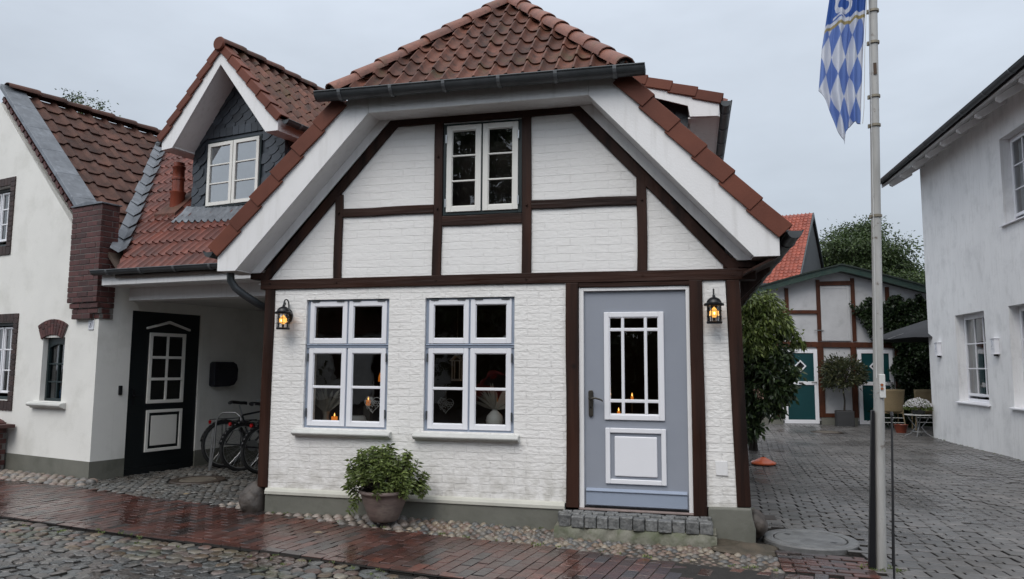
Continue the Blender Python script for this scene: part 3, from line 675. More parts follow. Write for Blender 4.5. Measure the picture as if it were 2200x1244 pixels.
tile_roof('slope_tiles', tile_link, roof, (XC-2.98, 7.55, ez), (0, -1, 0), (1, 0, SL), 37, 14, 0.205, 0.33, pantile, lc+[((0, -0.16, 0), (0, -1, 0))], ns=6)
tile_roof('slope_tiles', tile_link, roof, (XC+2.98, -0.16, ez), (0, 1, 0), (-1, 0, SL), 37, 14, 0.205, 0.33, pantile, rc, ns=6)
for sx in (-1, 1):
    lo = Vector((XC+sx*2.975, -0.335, RZ-SL*2.975+0.075)); hi = Vector((XC+sx*1.53, -0.335, RZ-SL*1.53+0.075))
    verge_row(roof, lo, hi, 6, 0.165, 0, -0.335)
    # hip caps
    ridge_caps(roof, (XC+sx*1.52, -0.42, 4.44), (XC+sx*0.03, 1.17, 6.06), 8, 0.108, tile_hip, 'hip_cap', 0.8)
for sx in (-1, 1): MB().lathe([(0.001, -0.08), (0.07, -0.06), (0.085, 0.0), (0.06, 0.05), (0.001, 0.07)], (XC+sx*1.50, -0.385, 4.46), 12).build('mortar_plug', mortar, roof, smooth=60)
ridge_caps(roof, (XC, 7.5, 6.09), (XC, 1.12, 6.09), 19, 0.11, tile_hip, 'ridge_cap', 0.85)
# eave gutters along both long sides (their ends show beside the barge boards)
gutter(house, (XC+3.03, -0.36, 2.80), (XC+3.03, 7.4, 2.80), 0.066, 7)
gutter(house, (XC-3.03, -0.30, 2.80), (XC-3.03, 0.55, 2.80), 0.055, 1)
# boxed eave on the right, and sloping rafter feet under it
MB().prism([(XC+2.90, 2.583), (XC+2.90, 2.76), (XC+2.88, 2.76), (XC+2.88, 2.60), (0.47, 2.45), (0.47, 2.43)], YF+0.03, 7.4).build('eave_soffit', wood_v, house)
for k in range(8):
    y = 0.35+k*0.92
    MB().prism([(0.47, 2.25), (0.47, 2.52), (0.76, 2.60), (0.76, 2.53)], y, y+0.09).build('rafter_foot', wood_v, house)
# downpipe elbow at the left corner
MB().tube([(-4.98, -0.12, 2.62), (-4.97, -0.12, 2.50), (-4.92, -0.10, 2.42), (-4.86, -0.02, 2.35), (-4.76, 0.10, 2.26), (-4.69, 0.26, 2.20), (-4.67, 0.36, 2.08), (-4.67, 0.38, 0.1)], 0.042, 12).build('downpipe', zinc, house, smooth=60)

# shed dormer on the right slope
DY = 1.25
dl_ = lambda x: 4.93-0.34*(x+0.49)
dorm = MB()
dorm.prism([(-1.2, 5.0), (0.0, 3.70), (0.0, dl_(0.0)-0.13), (-1.2, dl_(-1.2)-0.13)], DY+0.2, 4.8)
dormer = dorm.build('side_dormer', slate, house)
MB().prism([(-1.25, dl_(-1.25)-0.02), (0.35, dl_(0.35)-0.02), (0.35, dl_(0.35)-0.05), (-1.25, dl_(-1.25)-0.05)], DY+0.02, 4.8).build('roof_deck', white_paint, dormer)
sl_mb = slates('x', None, lambda x, z: z < dl_(x)-0.04 and z > 6.03-SL*(x-XC)-0.3, -1.2, 0.0, 3.5, 5.3, DY+0.19)
sl_mb.build('slate_cladding', slate, dormer)
MB().prism([(-1.1, dl_(-1.1)-0.045), (0.355, dl_(0.355)-0.045), (0.34, dl_(0.34)-0.20), (0.02, dl_(0.34)-0.185), (0.0, dl_(0)-0.17), (-1.1, dl_(-1.1)-0.17)], DY-0.01, DY+0.015).build('bargeboard', white_paint, dormer, bevel=0.003)
MB().box(0.0, 0.34, DY+0.016, 4.8, dl_(0.34)-0.20, dl_(0.34)-0.185).build('soffit', white_paint, dormer)
MB().box(0.335, 0.355, DY+0.016, 4.8, dl_(0.34)-0.20, dl_(0.34)-0.06).build('fascia', white_paint, dormer)
MB().box(0.0, 0.018, DY+0.21, 4.8, 3.72, dl_(0.0)-0.14).build('front_boarding', white_paint, dormer)
gutter(dormer, (0.425, DY-0.03, dl_(0.36)-0.03), (0.425, 4.8, dl_(0.36)-0.03), 0.062, 6)
verge_row(dormer, (0.37, DY-0.03, dl_(0.37)+0.055), (-1.33, DY-0.03, dl_(-1.33)+0.055), 6, 0.12, 0, 0)
tile_roof('shed_roof_tiles', tile_link, dormer, (0.40, DY+0.1, dl_(0.40)), (0, 1, 0), (-1, 0, 0.34), 17, 5, 0.205, 0.34, pantile, ns=6)

# lower windows
def cottage_window(w, labels=None):
    x0, x1, z0, z1 = w; y = 0.035; c = 0.042
    mb = MB(); frame_rect(mb, x0, x1, z0, z1, c, y, y+0.07, wt=0.028)
    xm = (x0+x1)/2; tz = 1.778
    mb.box(xm-0.016, xm+0.016, y+0.004, y+0.066, z0+c, z1-0.028)
    mb.box(x0+0.004, x1-0.004, y-0.012, y+0.062, tz-0.018, tz+0.022); mb.box(x0+0.004, x1-0.004, y-0.022, y+0.02, tz+0.010, tz+0.019)
    win = mb.build('window', blue_grey, house, bevel=0.003)
    sx = [(x0+c-0.006, xm-0.010), (xm+0.010, x1-c+0.006)]
    for a, b in sx:
        sash(win, a, b, tz+0.028, z1-0.022, 0.052, y-0.014, 1, sash_white)
        sash(win, a, b, z0+0.022, tz-0.022, 0.052, y-0.014, 2, sash_white, bar=0.028)
    for k, hxx in enumerate((x0+0.10, xm-0.09, xm+0.10, x1-0.10)):
        MB().box(hxx-0.042, hxx+0.042, y-0.024, y-0.004, z1-0.026, z1-0.014).build('hinge', zinc, win)
    for hz in (tz-0.12, z0+0.16):
        for hxx in (x0+c-0.014, x1-c+0.014):
            MB().tube([(hxx, y-0.02, hz-0.045), (hxx, y-0.02, hz+0.045)], 0.009, 8).build('hinge', zinc, win)
    # moulded sill
    pr = [(0.05, 0.90), (-0.055, 0.882), (-0.078, 0.872), (-0.086, 0.856), (-0.080, 0.842), (-0.062, 0.838), (-0.056, 0.828), (-0.040, 0.820), (-0.001, 0.818), (0.05, 0.818)]
    MB().prism(pr, x0-0.09, x1+0.06, 'x').build('sill', sill_mat, win, smooth=35, bevel=0.004)
    return win
cottage_window(W1); cottage_window(W2)

# gable window
x0, x1, z0, z1 = UW
mb = frame_rect(MB(), x0, x1, z0, z1, 0.048, 0.0, 0.09, wt=0.03); xm = (x0+x1)/2
mb.box(xm-0.014, xm+0.014, 0.004, 0.08, z0+0.048, z1-0.03)
win = mb.build('gable_window', dark_green, house, bevel=0.004)
for a, b, hx_ in ((x0+0.040, xm-0.010, x0+0.034), (xm+0.010, x1-0.040, x1-0.034)):
    sash(win, a, b, z0+0.034, z1-0.026, 0.058, -0.016, 3, sash_cream, bar=0.018)
    for hz in (z0+0.13, z1-0.17): MB().tube([(hx_, -0.02, hz-0.045), (hx_, -0.02, hz+0.045)], 0.009, 8).build('hinge', chrome, win)
# dark room behind it with a gathered sheer curtain
MB().add([(-2.9,0.26,3.0),(-1.3,0.26,3.0),(-1.3,1.6,3.0),(-2.9,1.6,3.0),(-2.9,0.26,4.3),(-1.3,0.26,4.3),(-1.3,1.6,4.3),(-2.9,1.6,4.3)], [(0,1,2,3),(4,5,6,7),(1,2,6,5),(2,3,7,6),(3,0,4,7)]).build('attic_room', dark_room, house)
def curtain(name, parent, x0, x1, z0, z1, y, waves, amp, pinch=None, m=curtain_m):
    nx, nzv = 40, 14; V = []; 
    for j in range(nzv+1):
        f = j/nzv; z = z1+(z0-z1)*f; k = 1.0
        if pinch: k = 1-pinch[1]*math.exp(-((f-pinch[0])/0.16)**2)
        for i in range(nx+1):
            g = i/nx; V.append((x0+(x1-x0)*g*k, y+amp*math.sin(g*waves*2*math.pi+f*1.5), z))
    F = [(j*(nx+1)+i, j*(nx+1)+i+1, (j+1)*(nx+1)+i+1, (j+1)*(nx+1)+i) for j in range(nzv) for i in range(nx)]
    return npmesh(name, np.array(V), np.array(F), None, m, parent, True)
curtain('curtain', win, -2.49, -2.33, 3.2, 4.12, 0.24, 3, 0.02, (0.75, 0.45), mat('darkened_curtain', (0.30, 0.33, 0.38, 1), 0.8))  # cloth colour darkened so the curtain stands out less

# door
MB().box(-1.095, -1.047, 0.0, 0.09, 0.215, 2.362).box(-0.055, -0.017, 0.0, 0.09, 0.215, 2.362).box(-1.047, -0.055, 0.0, 0.09, 2.325, 2.362).build('door_frame', white_paint, house, bevel=0.004)
leaf = MB(); gx0, gx1, gz0_, gz1_ = -0.80, -0.312, 1.112, 2.066
wall_holes(leaf, -1.046, -0.056, 0.232, 2.324, 0.035, 0.085, [(gx0, gx1, gz0_, gz1_)])
door = leaf.build('door', mat('door_blue_grey', (0.285, 0.305, 0.35, 1), 0.38, (0.26, 0.28, 0.325, 1), 2.5, 0.6, bump=0.0008, bscale=160), house)
f_ = MB(); frame_rect(f_, -0.848, -0.268, 1.062, 2.114, 0.050, 0.016, 0.04)
frame_rect(f_, -0.80, -0.316, 1.11, 2.066, 0.012, 0.024, 0.06)
for xx in (-0.665, -0.4435): f_.box(xx-0.015, xx+0.015, 0.022, 0.062, 1.12, 2.06)
for zz in (1.245, 1.941): f_.box(-0.79, -0.322, 0.024, 0.060, zz-0.016, zz+0.016)
f_.build('glazing_frame', sash_white, door, bevel=0.005)
MB().add([(gx0,0.05,gz0_),(gx1,0.05,gz0_),(gx1,0.05,gz1_),(gx0,0.05,gz1_)], [(0,1,2,3)]).build('pane', glass, door)
f_ = MB(); frame_rect(f_, -0.84, -0.26, 0.452, 0.984, 0.046, 0.014, 0.036)
f_.build('panel_moulding', sash_white, door, bevel=0.006)
MB().box(-0.752, -0.345, 0.018, 0.036, 0.525, 0.905).build('raised_panel', sash_white, door, bevel=0.008)
MB().box(-1.03, -0.07, 0.012, 0.036, 0.245, 0.385).prism([(0.0, 0.385), (0.036, 0.405), (0.036, 0.38), (0.0, 0.375)], -1.03, -0.07, 'x').build('weather_board', blue_grey, door, bevel=0.003)
h_ = MB().prism([(-1.003, 1.10), (-0.995, 1.09), (-0.967, 1.09), (-0.959, 1.10), (-0.957, 1.33), (-0.967, 1.345), (-0.995, 1.345), (-1.005, 1.33)], 0.014, 0.035)
h_.build('handle_plate', bronze, door, bevel=0.003)
MB().tube([(-0.981, 0.02, 1.262), (-0.981, -0.035, 1.262), (-0.965, -0.05, 1.266), (-0.93, -0.05, 1.272), (-0.89, -0.048, 1.262), (-0.866, -0.046, 1.252), (-0.858, -0.044, 1.240)], [0.010, 0.010, 0.011, 0.010, 0.009, 0.008, 0.007], 8).build('handle', bronze, door, smooth=60)
MB().tube([(-0.981, 0.005, 1.18), (-0.981, 0.03, 1.18)], 0.010, 8).build('lock', black_iron, door)
MB().box(-1.10, -0.01, -0.012, 0.12, 0.196, 0.214).build('threshold', mat('pinkish_threshold', (0.30, 0.235, 0.215, 1), 0.6, (0.2, 0.16, 0.15, 1), 6, 0.8, bump=0.002), house, bevel=0.004)
MB().box(-1.046, -0.056, 0.03, 0.10, 0.214, 0.231).build('door_seal', black_plastic, house)
# wall box cover low on the corner wall
MB().prism([(0.192, 0.575), (0.300, 0.572), (0.298, 0.708), (0.188, 0.706)], -0.012, 0.01).build('meter_cover', white_paint, house, bevel=0.003)

# room behind the ground floor windows
MB().add([(-4.44,0.262,0.35),(0.32,0.262,0.35),(0.32,3.0,0.35),(-4.44,3.0,0.35),(-4.44,0.262,2.4),(0.32,0.262,2.4),(0.32,3.0,2.4),(-4.44,3.0,2.4)],
         [(0,1,2,3),(4,5,6,7),(1,2,6,5),(2,3,7,6),(3,0,4,7)]).build('ground_floor_room', dark_room, house)
MB().box(-4.2, -3.0, 0.262, 0.50, 0.885, 0.91).build('window_board', mat('dark_window_board', (0.05, 0.04, 0.033, 1), 0.4), house)
MB().box(-2.85, -1.65, 0.262, 0.50, 0.885, 0.91).build('window_board', bpy.data.materials['dark_window_board'], house)

# things on the window boards
def candle(x, y, z, r, h, label, glow=True):
    o = MB().lathe([(0.001, 0), (r, 0), (r, h), (r*0.75, h-0.004), (0.001, h-0.006)], (x, y, z), 14).build('candle', wax_m if glow else lace, None, smooth=60)
    tag(o, label, 'candle', 'candles in the windows')
    MB().lathe([(0.0005, 0), (0.006, 0.008), (0.007, 0.016), (0.003, 0.032), (0.0005, 0.042)], (x, y, z+h), 8).build('flame', flame_m, o, smooth=60)
candle(-3.89, 0.33, 0.912, 0.034, 0.095, 'short thick candle glowing orange, lowest in the left ground floor window')
candle(-3.52, 0.40, 1.13, 0.024, 0.06, 'small tealight burning beside the lace heart in the left window')
candle(-2.05, 0.42, 1.20, 0.012, 0.04, 'tiny candle flame behind the round vase in the middle window')
candle(-0.64, 0.80, 1.22, 0.015, 0.04, 'small candle burning behind the middle column of door panes')
candle(-0.785, 0.80, 1.06, 0.017, 0.04, 'small candle glowing in the lowest left door pane')
o = MB().box(-3.56, -3.48, 0.36, 0.44, 0.912, 1.128).build('candle_stand', mat('dark_stand', (0.03, 0.025, 0.02, 1), 0.5), None, bevel=0.004); tag(o, 'dark square stand under the tealight in the left window', 'stand')
o = MB().tube([(-2.05, 0.42, 0.912), (-2.05, 0.42, 1.20)], 0.012, 8).build('candlestick', chrome, None, smooth=60); tag(o, 'thin candlestick behind the round vase', 'candlestick')
o = MB().box(-0.95, -0.45, 0.66, 1.0, 0.35, 1.055).build('side_table', mat('dark_cabinet', (0.02, 0.015, 0.012, 1), 0.4), None, bevel=0.01); tag(o, 'dark cabinet standing inside behind the front door', 'cabinet')
for x_ in (-0.64,): tag(MB().lathe([(0.03, 0), (0.03, 0.006), (0.006, 0.01), (0.006, 0.155), (0.022, 0.16), (0.022, 0.166)], (x_, 0.80, 1.056), 12).build('candlestick', bronze, None, smooth=60), 'slim candlestick on the cabinet behind the door', 'candlestick')
o = empty('table_lamp', (-3.44, 0.62, 0.912), 0, 'lamp with a glowing orange shade in the left ground floor window', 'lamp')
MB().lathe([(0.06, 0.48), (0.058, 0.53), (0.045, 0.575), (0.02, 0.60), (0.001, 0.60)], (0,0,0), 18).build('lamp_shade', shade_m, o, smooth=60)
MB().lathe([(0.05, 0), (0.05, 0.01), (0.008, 0.02), (0.008, 0.50)], (0,0,0), 12).build('lamp_base', bronze, o, smooth=60)
def heart(loc, s, label):
    P = []
    for k in range(40):
        t = 2*math.pi*k/40; P.append((16*math.sin(t)**3/17*s*0.5, (13*math.cos(t)-5*math.cos(2*t)-2*math.cos(3*t)-math.cos(4*t))/17*s*0.5))
    mb = MB(); mb.tube([(loc[0]+a, loc[1], loc[2]+b) for a, b in P], 0.004, 6, closed=True)
    rr = random.Random(3)
    def ins(a, b):
        c = False; j = len(P)-1
        for i in range(len(P)):
            if ((P[i][1] > b) != (P[j][1] > b)) and a < (P[j][0]-P[i][0])*(b-P[i][1])/(P[j][1]-P[i][1])+P[i][0]: c = not c
            j = i
        return c
    n_ = 0
    while n_ < 30:
        a, b = rr.uniform(-s/2, s/2), rr.uniform(-s/2, s/2)
        if not ins(a, b): continue
        n_ += 1; r_ = rr.uniform(0.010, 0.018); mb.tube([(loc[0]+a+r_*math.cos(t), loc[1], loc[2]+b+r_*math.sin(t)) for t in [i*math.pi/4 for i in range(7)]], 0.0028, 4)
    mb.tube([(loc[0], loc[1], loc[2]+s*0.28), (loc[0], loc[1], loc[2]+s*1.2)], 0.0015, 4)
    o = mb.build('hanging_heart', lace, None); tag(o, label, 'heart ornament', 'lace hearts in the windows')
heart((-3.385, 0.22, 1.16), 0.20, 'white lace heart hanging at the right edge of the left window')
heart((-2.55, 0.22, 1.165), 0.18, 'white lace heart hanging in the middle window, left lower pane')
def dry_bunch(x, y, z, n, ln, spread, label, ball=0):
    root = empty('dried_arrangement', (x, y, z), 0, label, 'dried plant', 'dried plants in the windows')
    mb = MB(); rr = random.Random(int(abs(x)*100))
    zb = 0.20 if ball else 0.12
    for k in range(n):
        a = rr.uniform(-1, 1)*spread; b = rr.uniform(-0.35, 0.35); L_ = ln*rr.uniform(0.65, 1.0)
        d = Vector((math.sin(a), b, math.cos(a))).normalized(); s = Vector((math.cos(a), 0, -math.sin(a)))
        p = Vector((0, 0, zb)); w = 0.014*rr.uniform(0.6, 1.3)
        vs = [p, p+d*L_*0.4+s*w, p+d*L_*0.75+s*w*0.8+Vector((0,0,-0.01)), p+d*L_+Vector((0,0,-0.03)), p+d*L_*0.75-s*w*0.8, p+d*L_*0.4-s*w]
        mb.add(vs, [(0,1,2,3,4,5)])
    mb.build('dried_leaf_bunch', dried, root)
    if ball: MB().lathe([(0.001, 0), (0.045, 0.008), (0.085, 0.05), (0.095, 0.095), (0.08, 0.145), (0.045, 0.182), (0.025, 0.2), (0.032, 0.212)], (0,0,0), 20).build('vase', lace, root, smooth=60)
    else: MB().lathe([(0.035, 0), (0.042, 0.03), (0.03, 0.10), (0.045, 0.15)], (0,0,0), 16).build('vase', dried, root, smooth=60)
dry_bunch(-4.0, 0.34, 0.912, 26, 0.36, 0.9, 'bunch of dried stems in a slim vase behind the lower left pane')
dry_bunch(-2.04, 0.32, 0.912, 30, 0.36, 1.35, 'fan of dried leaves over a round white vase in the middle window', 1)
o = MB().lathe([(0.001, 0), (0.09, 0.01), (0.13, 0.05), (0.12, 0.09), (0.10, 0.11)], (-3.64, 0.33, 0.912), 18).build('bowl', lace, None, smooth=60); tag(o, 'pale bowl behind the left window beside the tealight', 'bowl')
o = empty('wooden_lantern', (-2.56, 0.62, 1.42), 0, 'small pale house-shaped lantern hanging in the middle window', 'lantern')
fm = MB(); frame_rect(fm, -0.05, 0.05, 0, 0.22, 0.012, -0.05, -0.04); frame_rect(fm, -0.05, 0.05, 0, 0.22, 0.012, 0.04, 0.05); fm.box(-0.05, 0.05, -0.05, 0.05, -0.01, 0.0)
fm.build('body', lace, o); MB().prism([(-0.075, 0.21), (0.0, 0.29), (0.075, 0.21), (0.0, 0.27)], -0.06, 0.06).build('roof', lace, o)
MB().tube([(0, 0, 0.27), (0, 0, 0.98)], 0.002, 4).build('cord', lace, o)

for (x_, y_, z_, e_) in ((-3.44, 0.62, 1.43, 4.0), (-2.05, 0.45, 1.30, 1.2), (-0.70, 0.72, 1.30, 1.2)):
    l_ = bpy.data.lights.new('candle_light', 'POINT'); l_.energy = e_; l_.color = (1.0, 0.55, 0.25); l_.shadow_soft_size = 0.05
    lo_ = bpy.data.objects.new('candle_light', l_); COL.objects.link(lo_); lo_.location = (x_, y_, z_)
# ================================================================== LEFT HOUSE (local x along its front, negative = left; local y = back)
LA = (-7.968, 1.263)
lh = empty('left_house', (LA[0], LA[1], 0), rad(-15), 'cream rendered house with brown tiled roof and brick chimney at the left edge', 'house')
RS, RZL, LSL = -2.92, 6.05, 0.955       # ridge position, height, slope
AW = (-1.30, -0.76, 1.035, 1.95); LW = (-3.0, -2.10, 1.02, 2.20); UPW = (-3.2, -2.47, 3.40, 4.36)
lz = lambda s: 5.80-0.985*abs(s+3.02)
mb = wall_holes(MB(), -5.9, 0.0, 0.24, 3.0, 0.0, 0.3, [AW, (LW[0], LW[1], LW[2], LW[3])])
mb.build('front_wall', plaster_cream, lh)
mb = MB()
mb.prism([(UPW[1], 3.0), (0.0, 3.0), (0.0, 2.82), (0.0, lz(0.0)), (UPW[1], lz(UPW[1]))], 0.0, 0.3)
mb.prism([(UPW[0], 3.0), (UPW[1], 3.0), (UPW[1], UPW[2]), (UPW[0], UPW[2])], 0.0, 0.3)
mb.prism([(UPW[0], UPW[3]), (UPW[1], UPW[3]), (UPW[1], lz(UPW[1])), (-3.02, 5.80), (UPW[0], lz(UPW[0]))], 0.0, 0.3)
mb.prism([(-5.9, 3.0), (UPW[0], 3.0), (UPW[0], lz(UPW[0]))], 0.0, 0.3)
mb.build('gable_wall', plaster_cream, lh)
PD = (0.50, 1.66, 0.09, 2.345)      # porch door in the side wall (t0,t1,z0,z1)
wl = wall_holes(MB(), 0.301, 3.0, 0.24, 2.75, 0.0, 0.25, [(PD[0], PD[1], 0.24, PD[3])])
wl.v = [(-y, x, z) for x, y, z in wl.v]; wl.build('porch_side_wall', plaster_cream, lh)
MB().box(-5.9, 0.008, -0.010, 0.3, -0.05, 0.25).box(-0.25, 0.008, 0.3, 0.498, -0.05, 0.25).box(-0.25, 0.008, 1.662, 3.0, -0.05, 0.25).build('plinth', plinth_grey, lh)
# roof
lroof = MB().prism([(RS-3.0, RZL-0.10-3.0*LSL), (RS, RZL-0.10), (0.4, RZL-0.10-3.32*LSL), (0.4, RZL-0.16-3.32*LSL), (RS, RZL-0.16), (RS-3.0, RZL-0.16-3.0*LSL)], 0.05, 7.5).build('roof', dark_room, lh)
tile_roof('roof_tiles', tile_brown, lroof, (0.55, 0.13, RZL-0.06-LSL*(0.55-RS)), (0, 1, 0), (-1, 0, LSL), 24, 14, 0.30, 0.345, double_roll,
          clips=[((RS, 0, 0), (-1, 0, 0)), ((0, 0, 2.95), (0, 0, -1)), ((0, 0.27, 0), (0, -1, 0))], ns=8, lift=0.034, thick=0.02)
ridge_caps(lroof, (RS, 7.5, RZL), (RS, 0.05, RZL), 17, 0.12, tile_brown, 'ridge_cap', 0.7)
# lead-capped gable edge with a toothed tile row under it
sl_a, sl_b = -2.95, -0.30
zl = lambda s: RZL+0.02-LSL*(s-RS)
mb = MB()
n_ = 6
for k in range(n_):
    a = sl_a+(sl_b-sl_a)*k/n_; b = sl_a+(sl_b-sl_a)*(k+1)/n_-0.004
    mb.add([(a, -0.05, zl(a)-0.01), (b, -0.05, zl(b)-0.01), (b, 0.30, zl(b)+0.02), (a, 0.30, zl(a)+0.02), (a, -0.06, zl(a)-0.09), (b, -0.06, zl(b)-0.09), (b, 0.30, zl(b)-0.03), (a, 0.30, zl(a)-0.03)],
           [(0,1,2,3), (7,6,5,4), (0,4,5,1), (1,5,6,2), (2,6,7,3), (3,7,4,0)])
mb.build('lead_verge', lead, lh, bevel=0.006)
mb = MB(); t_ = Vector((1, 0, -LSL)).normalized()
for k in range(44):
    s_ = sl_a+0.08+k*(sl_b-sl_a-0.06)/44; p = Vector((s_, 0, zl(s_)-0.185)); mb.bar(p+Vector((0, -0.012-0.012*(k % 2), 0)), p+Vector((0, -0.012-0.012*(k % 2), 0))+t_*0.06, 0.06, 0.05, (0, 1, 0))
mb.build('toothed_brick_course', brick_red, lh)
# chimney stack, corbelled out above the corner
cb, cm = MB(), MB()
bricks(cb, cm, -0.66, 0.03, -0.075, 0.19, 2.50, 3.80)
bricks(cb, cm, -0.66, 0.03, -0.075, 0.19, 2.425, 2.50, ph=1)
bricks(cb, cm, -0.62, 0.03, -0.055, 0.19, 2.345, 2.42)
bricks(cb, cm, -0.58, 0.03, -0.035, 0.19, 2.27, 2.342, ph=1)
bricks(cb, cm, -0.52, -0.10, -0.075, 0.05, 2.192, 2.268); bricks(cb, cm, -0.10, 0.03, -0.012, 0.19, 2.195, 2.267, ph=1)
ch = cb.build('chimney', brick_red, lh, bevel=0.003, seg=1)
cm.build('mortar', mortar, ch)
MB().prism([(-0.68, 3.802), (0.05, 3.802), (0.05, 3.822), (-0.30, 3.86), (-0.68, 3.822)], -0.095, 0.21).build('chimney_cap', lead, ch, bevel=0.004)
# framed lead cheek between chimney and link roof
MB().box(0.0, 0.03, 0.32, 0.62, 2.86, 3.26).build('lead_cheek', lead, lh)
f_ = MB(); f_.bar((0.045, 0.33, 2.86), (0.045, 0.33, 3.30), 0.03, 0.03); f_.bar((0.045, 0.33, 3.29), (0.045, 0.60, 3.24), 0.03, 0.03); f_.build('cheek_trim', sash_cream, lh)
# arched window
mb = MB()
for k in range(9):
    a0 = rad(118-k*56/9.0); a1 = rad(118-(k+1)*56/9.0+0.8); cx, cz, ra, rb = -1.065, 1.43, 0.56, 0.785
    for (r1, r2) in (((ra, ra+0.11), (ra+0.12, rb)) if k % 2 else ((ra, ra+0.16), (ra+0.17, rb))):
        P = [(cx+r1*math.cos(a0), cz+r1*math.sin(a0)), (cx+r1*math.cos(a1), cz+r1*math.sin(a1)), (cx+r2*math.cos(a1), cz+r2*math.sin(a1)), (cx+r2*math.cos(a0), cz+r2*math.sin(a0))]
        mb.prism(P, -0.022, 0.05)
mb.build('brick_arch', brick_red, lh, bevel=0.003, seg=1)
P = [(-1.065+0.78*math.cos(rad(118-k*56/12)), 1.43+0.78*math.sin(rad(118-k*56/12))) for k in range(13)]+[(-1.065+0.565*math.cos(rad(62+k*56/12)), 1.43+0.565*math.sin(rad(62+k*56/12))) for k in range(13)]
MB().prism(P, -0.012, 0.04).build('arch_mortar', mortar, lh)
aw = MB(); X0, X1, Z0, Z1 = AW
frame_rect(aw, X0+0.005, X1-0.005, Z0, 1.90, 0.04, 0.07, 0.13)
aw.prism([(X0+0.005, 1.90), (X1-0.005, 1.90), (X1-0.005, 1.93), (-1.065, 2.0), (X0+0.005, 1.93)], 0.07, 0.13)
arch = [(X0+0.045+ (X1-X0-0.09)*k/8, 1.80+0.055*math.sin(math.pi*k/8)) for k in range(9)]
aw.prism([(X0+0.045, 1.87)]+arch+[(X1-0.045, 1.87)], 0.075, 0.125)
xm = (X0+X1)/2; aw.box(xm-0.012, xm+0.012, 0.08, 0.12, Z0+0.04, 1.86)
for zz in (1.31, 1.57): aw.box(X0+0.04, X1-0.04, 0.082, 0.118, zz-0.011, zz+0.011)
arw = aw.build('arched_window', dark_green, lh, bevel=0.003)
MB().add([(X0, 0.105, Z0), (X1, 0.105, Z0), (X1, 0.105, 1.9), (X0, 0.105, 1.9)], [(0,1,2,3)]).build('pane', glass, arw)
pr = [(0.12, 1.035), (-0.06, 1.022), (-0.095, 1.008), (-0.10, 0.985), (-0.085, 0.965), (-0.05, 0.955), (-0.03, 0.935), (0.02, 0.935), (0.12, 0.935)]
MB().prism(pr, X0-0.16, X1+0.13, 'x').build('sill', sill_mat, arw, smooth=35, bevel=0.004)
MB().add([(X0-0.2,0.31,0.9),(X1+0.2,0.31,0.9),(X1+0.2,1.1,0.9),(X0-0.2,1.1,0.9),(X0-0.2,0.31,2.1),(X1+0.2,0.31,2.1),(X1+0.2,1.1,2.1),(X0-0.2,1.1,2.1)], [(0,1,2,3),(4,5,6,7),(1,2,6,5),(2,3,7,6),(3,0,4,7)]).build('room', dark_room, lh)
def in_left(p): return (LA[0]+p[0]*math.cos(rad(-15))-p[1]*math.sin(rad(-15)), LA[1]+p[0]*math.sin(rad(-15))+p[1]*math.cos(rad(-15)))
q = in_left((-1.16, 0.25)); o = MB().lathe([(0.001, 0), (0.035, 0), (0.062, 0.05), (0.066, 0.10), (0.045, 0.15), (0.024, 0.175), (0.036, 0.20)], (q[0], q[1], 1.036), 18).build('vase', blue_glass, None, smooth=60)
tag(o, 'blue vase behind the small arched window', 'vase')
# two edge windows with dark brick surrounds
def edge_window(w, name, z_sill, cols):
    X0, X1, Z0, Z1 = w
    fr = MB(); frame_rect(fr, X0-0.02, X1+0.0, Z0-0.0, Z1, 0.05, 0.09, 0.15)
    wn = fr.build(name, dark_green, lh, bevel=0.003)
    sash(wn, X1-0.42, X1-0.06, Z0+0.10, Z1-0.07, 0.03, 0.085, 3, sash_white, cols=2, bar=0.022)
    sash(wn, X1-0.80, X1-0.44, Z0+0.10, Z1-0.07, 0.03, 0.085, 3, sash_white, cols=2, bar=0.022)
    curtain('curtain', wn, X1-0.42, X1-0.07, Z0+0.1, Z1-0.07, 0.21, 5, 0.018)
    mb = MB()
    for (a, b, c, d) in ((X1, X1+0.12, Z0-0.02, Z1+0.13), (X0-0.2, X1, Z1, Z1+0.13), (X0-0.2, X1, Z0-0.15, Z0), (X1, X1+0.12, Z0-0.15, Z0-0.02)):
        if c >= Z1-1e-6 or d <= Z0+1e-6:
            n = max(1, int((b-a)/0.085)); [mb.box(a+(b-a)*i/n+0.003, a+(b-a)*(i+1)/n-0.003, -0.02, 0.09, c+0.003, d-0.003) for i in range(n)]
        else:
            n = int((d-c)/0.078); [mb.box(a+0.003, b-0.003, -0.02, 0.09, c+(d-c)*i/n+0.003, c+(d-c)*(i+1)/n-0.003) for i in range(n)]
    mb.build('brick_surround', brick_dark, wn, bevel=0.003, seg=1)
    MB().add([(X0-0.2,0.31,Z0-0.2),(X1+0.1,0.31,Z0-0.2),(X1+0.1,1.1,Z0-0.2),(X0-0.2,1.1,Z0-0.2),(X0-0.2,0.31,Z1+0.1),(X1+0.1,0.31,Z1+0.1),(X1+0.1,1.1,Z1+0.1),(X0-0.2,1.1,Z1+0.1)], [(0,1,2,3),(4,5,6,7),(1,2,6,5),(2,3,7,6),(3,0,4,7)]).build('room', dark_room, lh)
edge_window(LW, 'ground_floor_window', 1.0, 2); edge_window(UPW, 'gable_window', 3.3, 2)
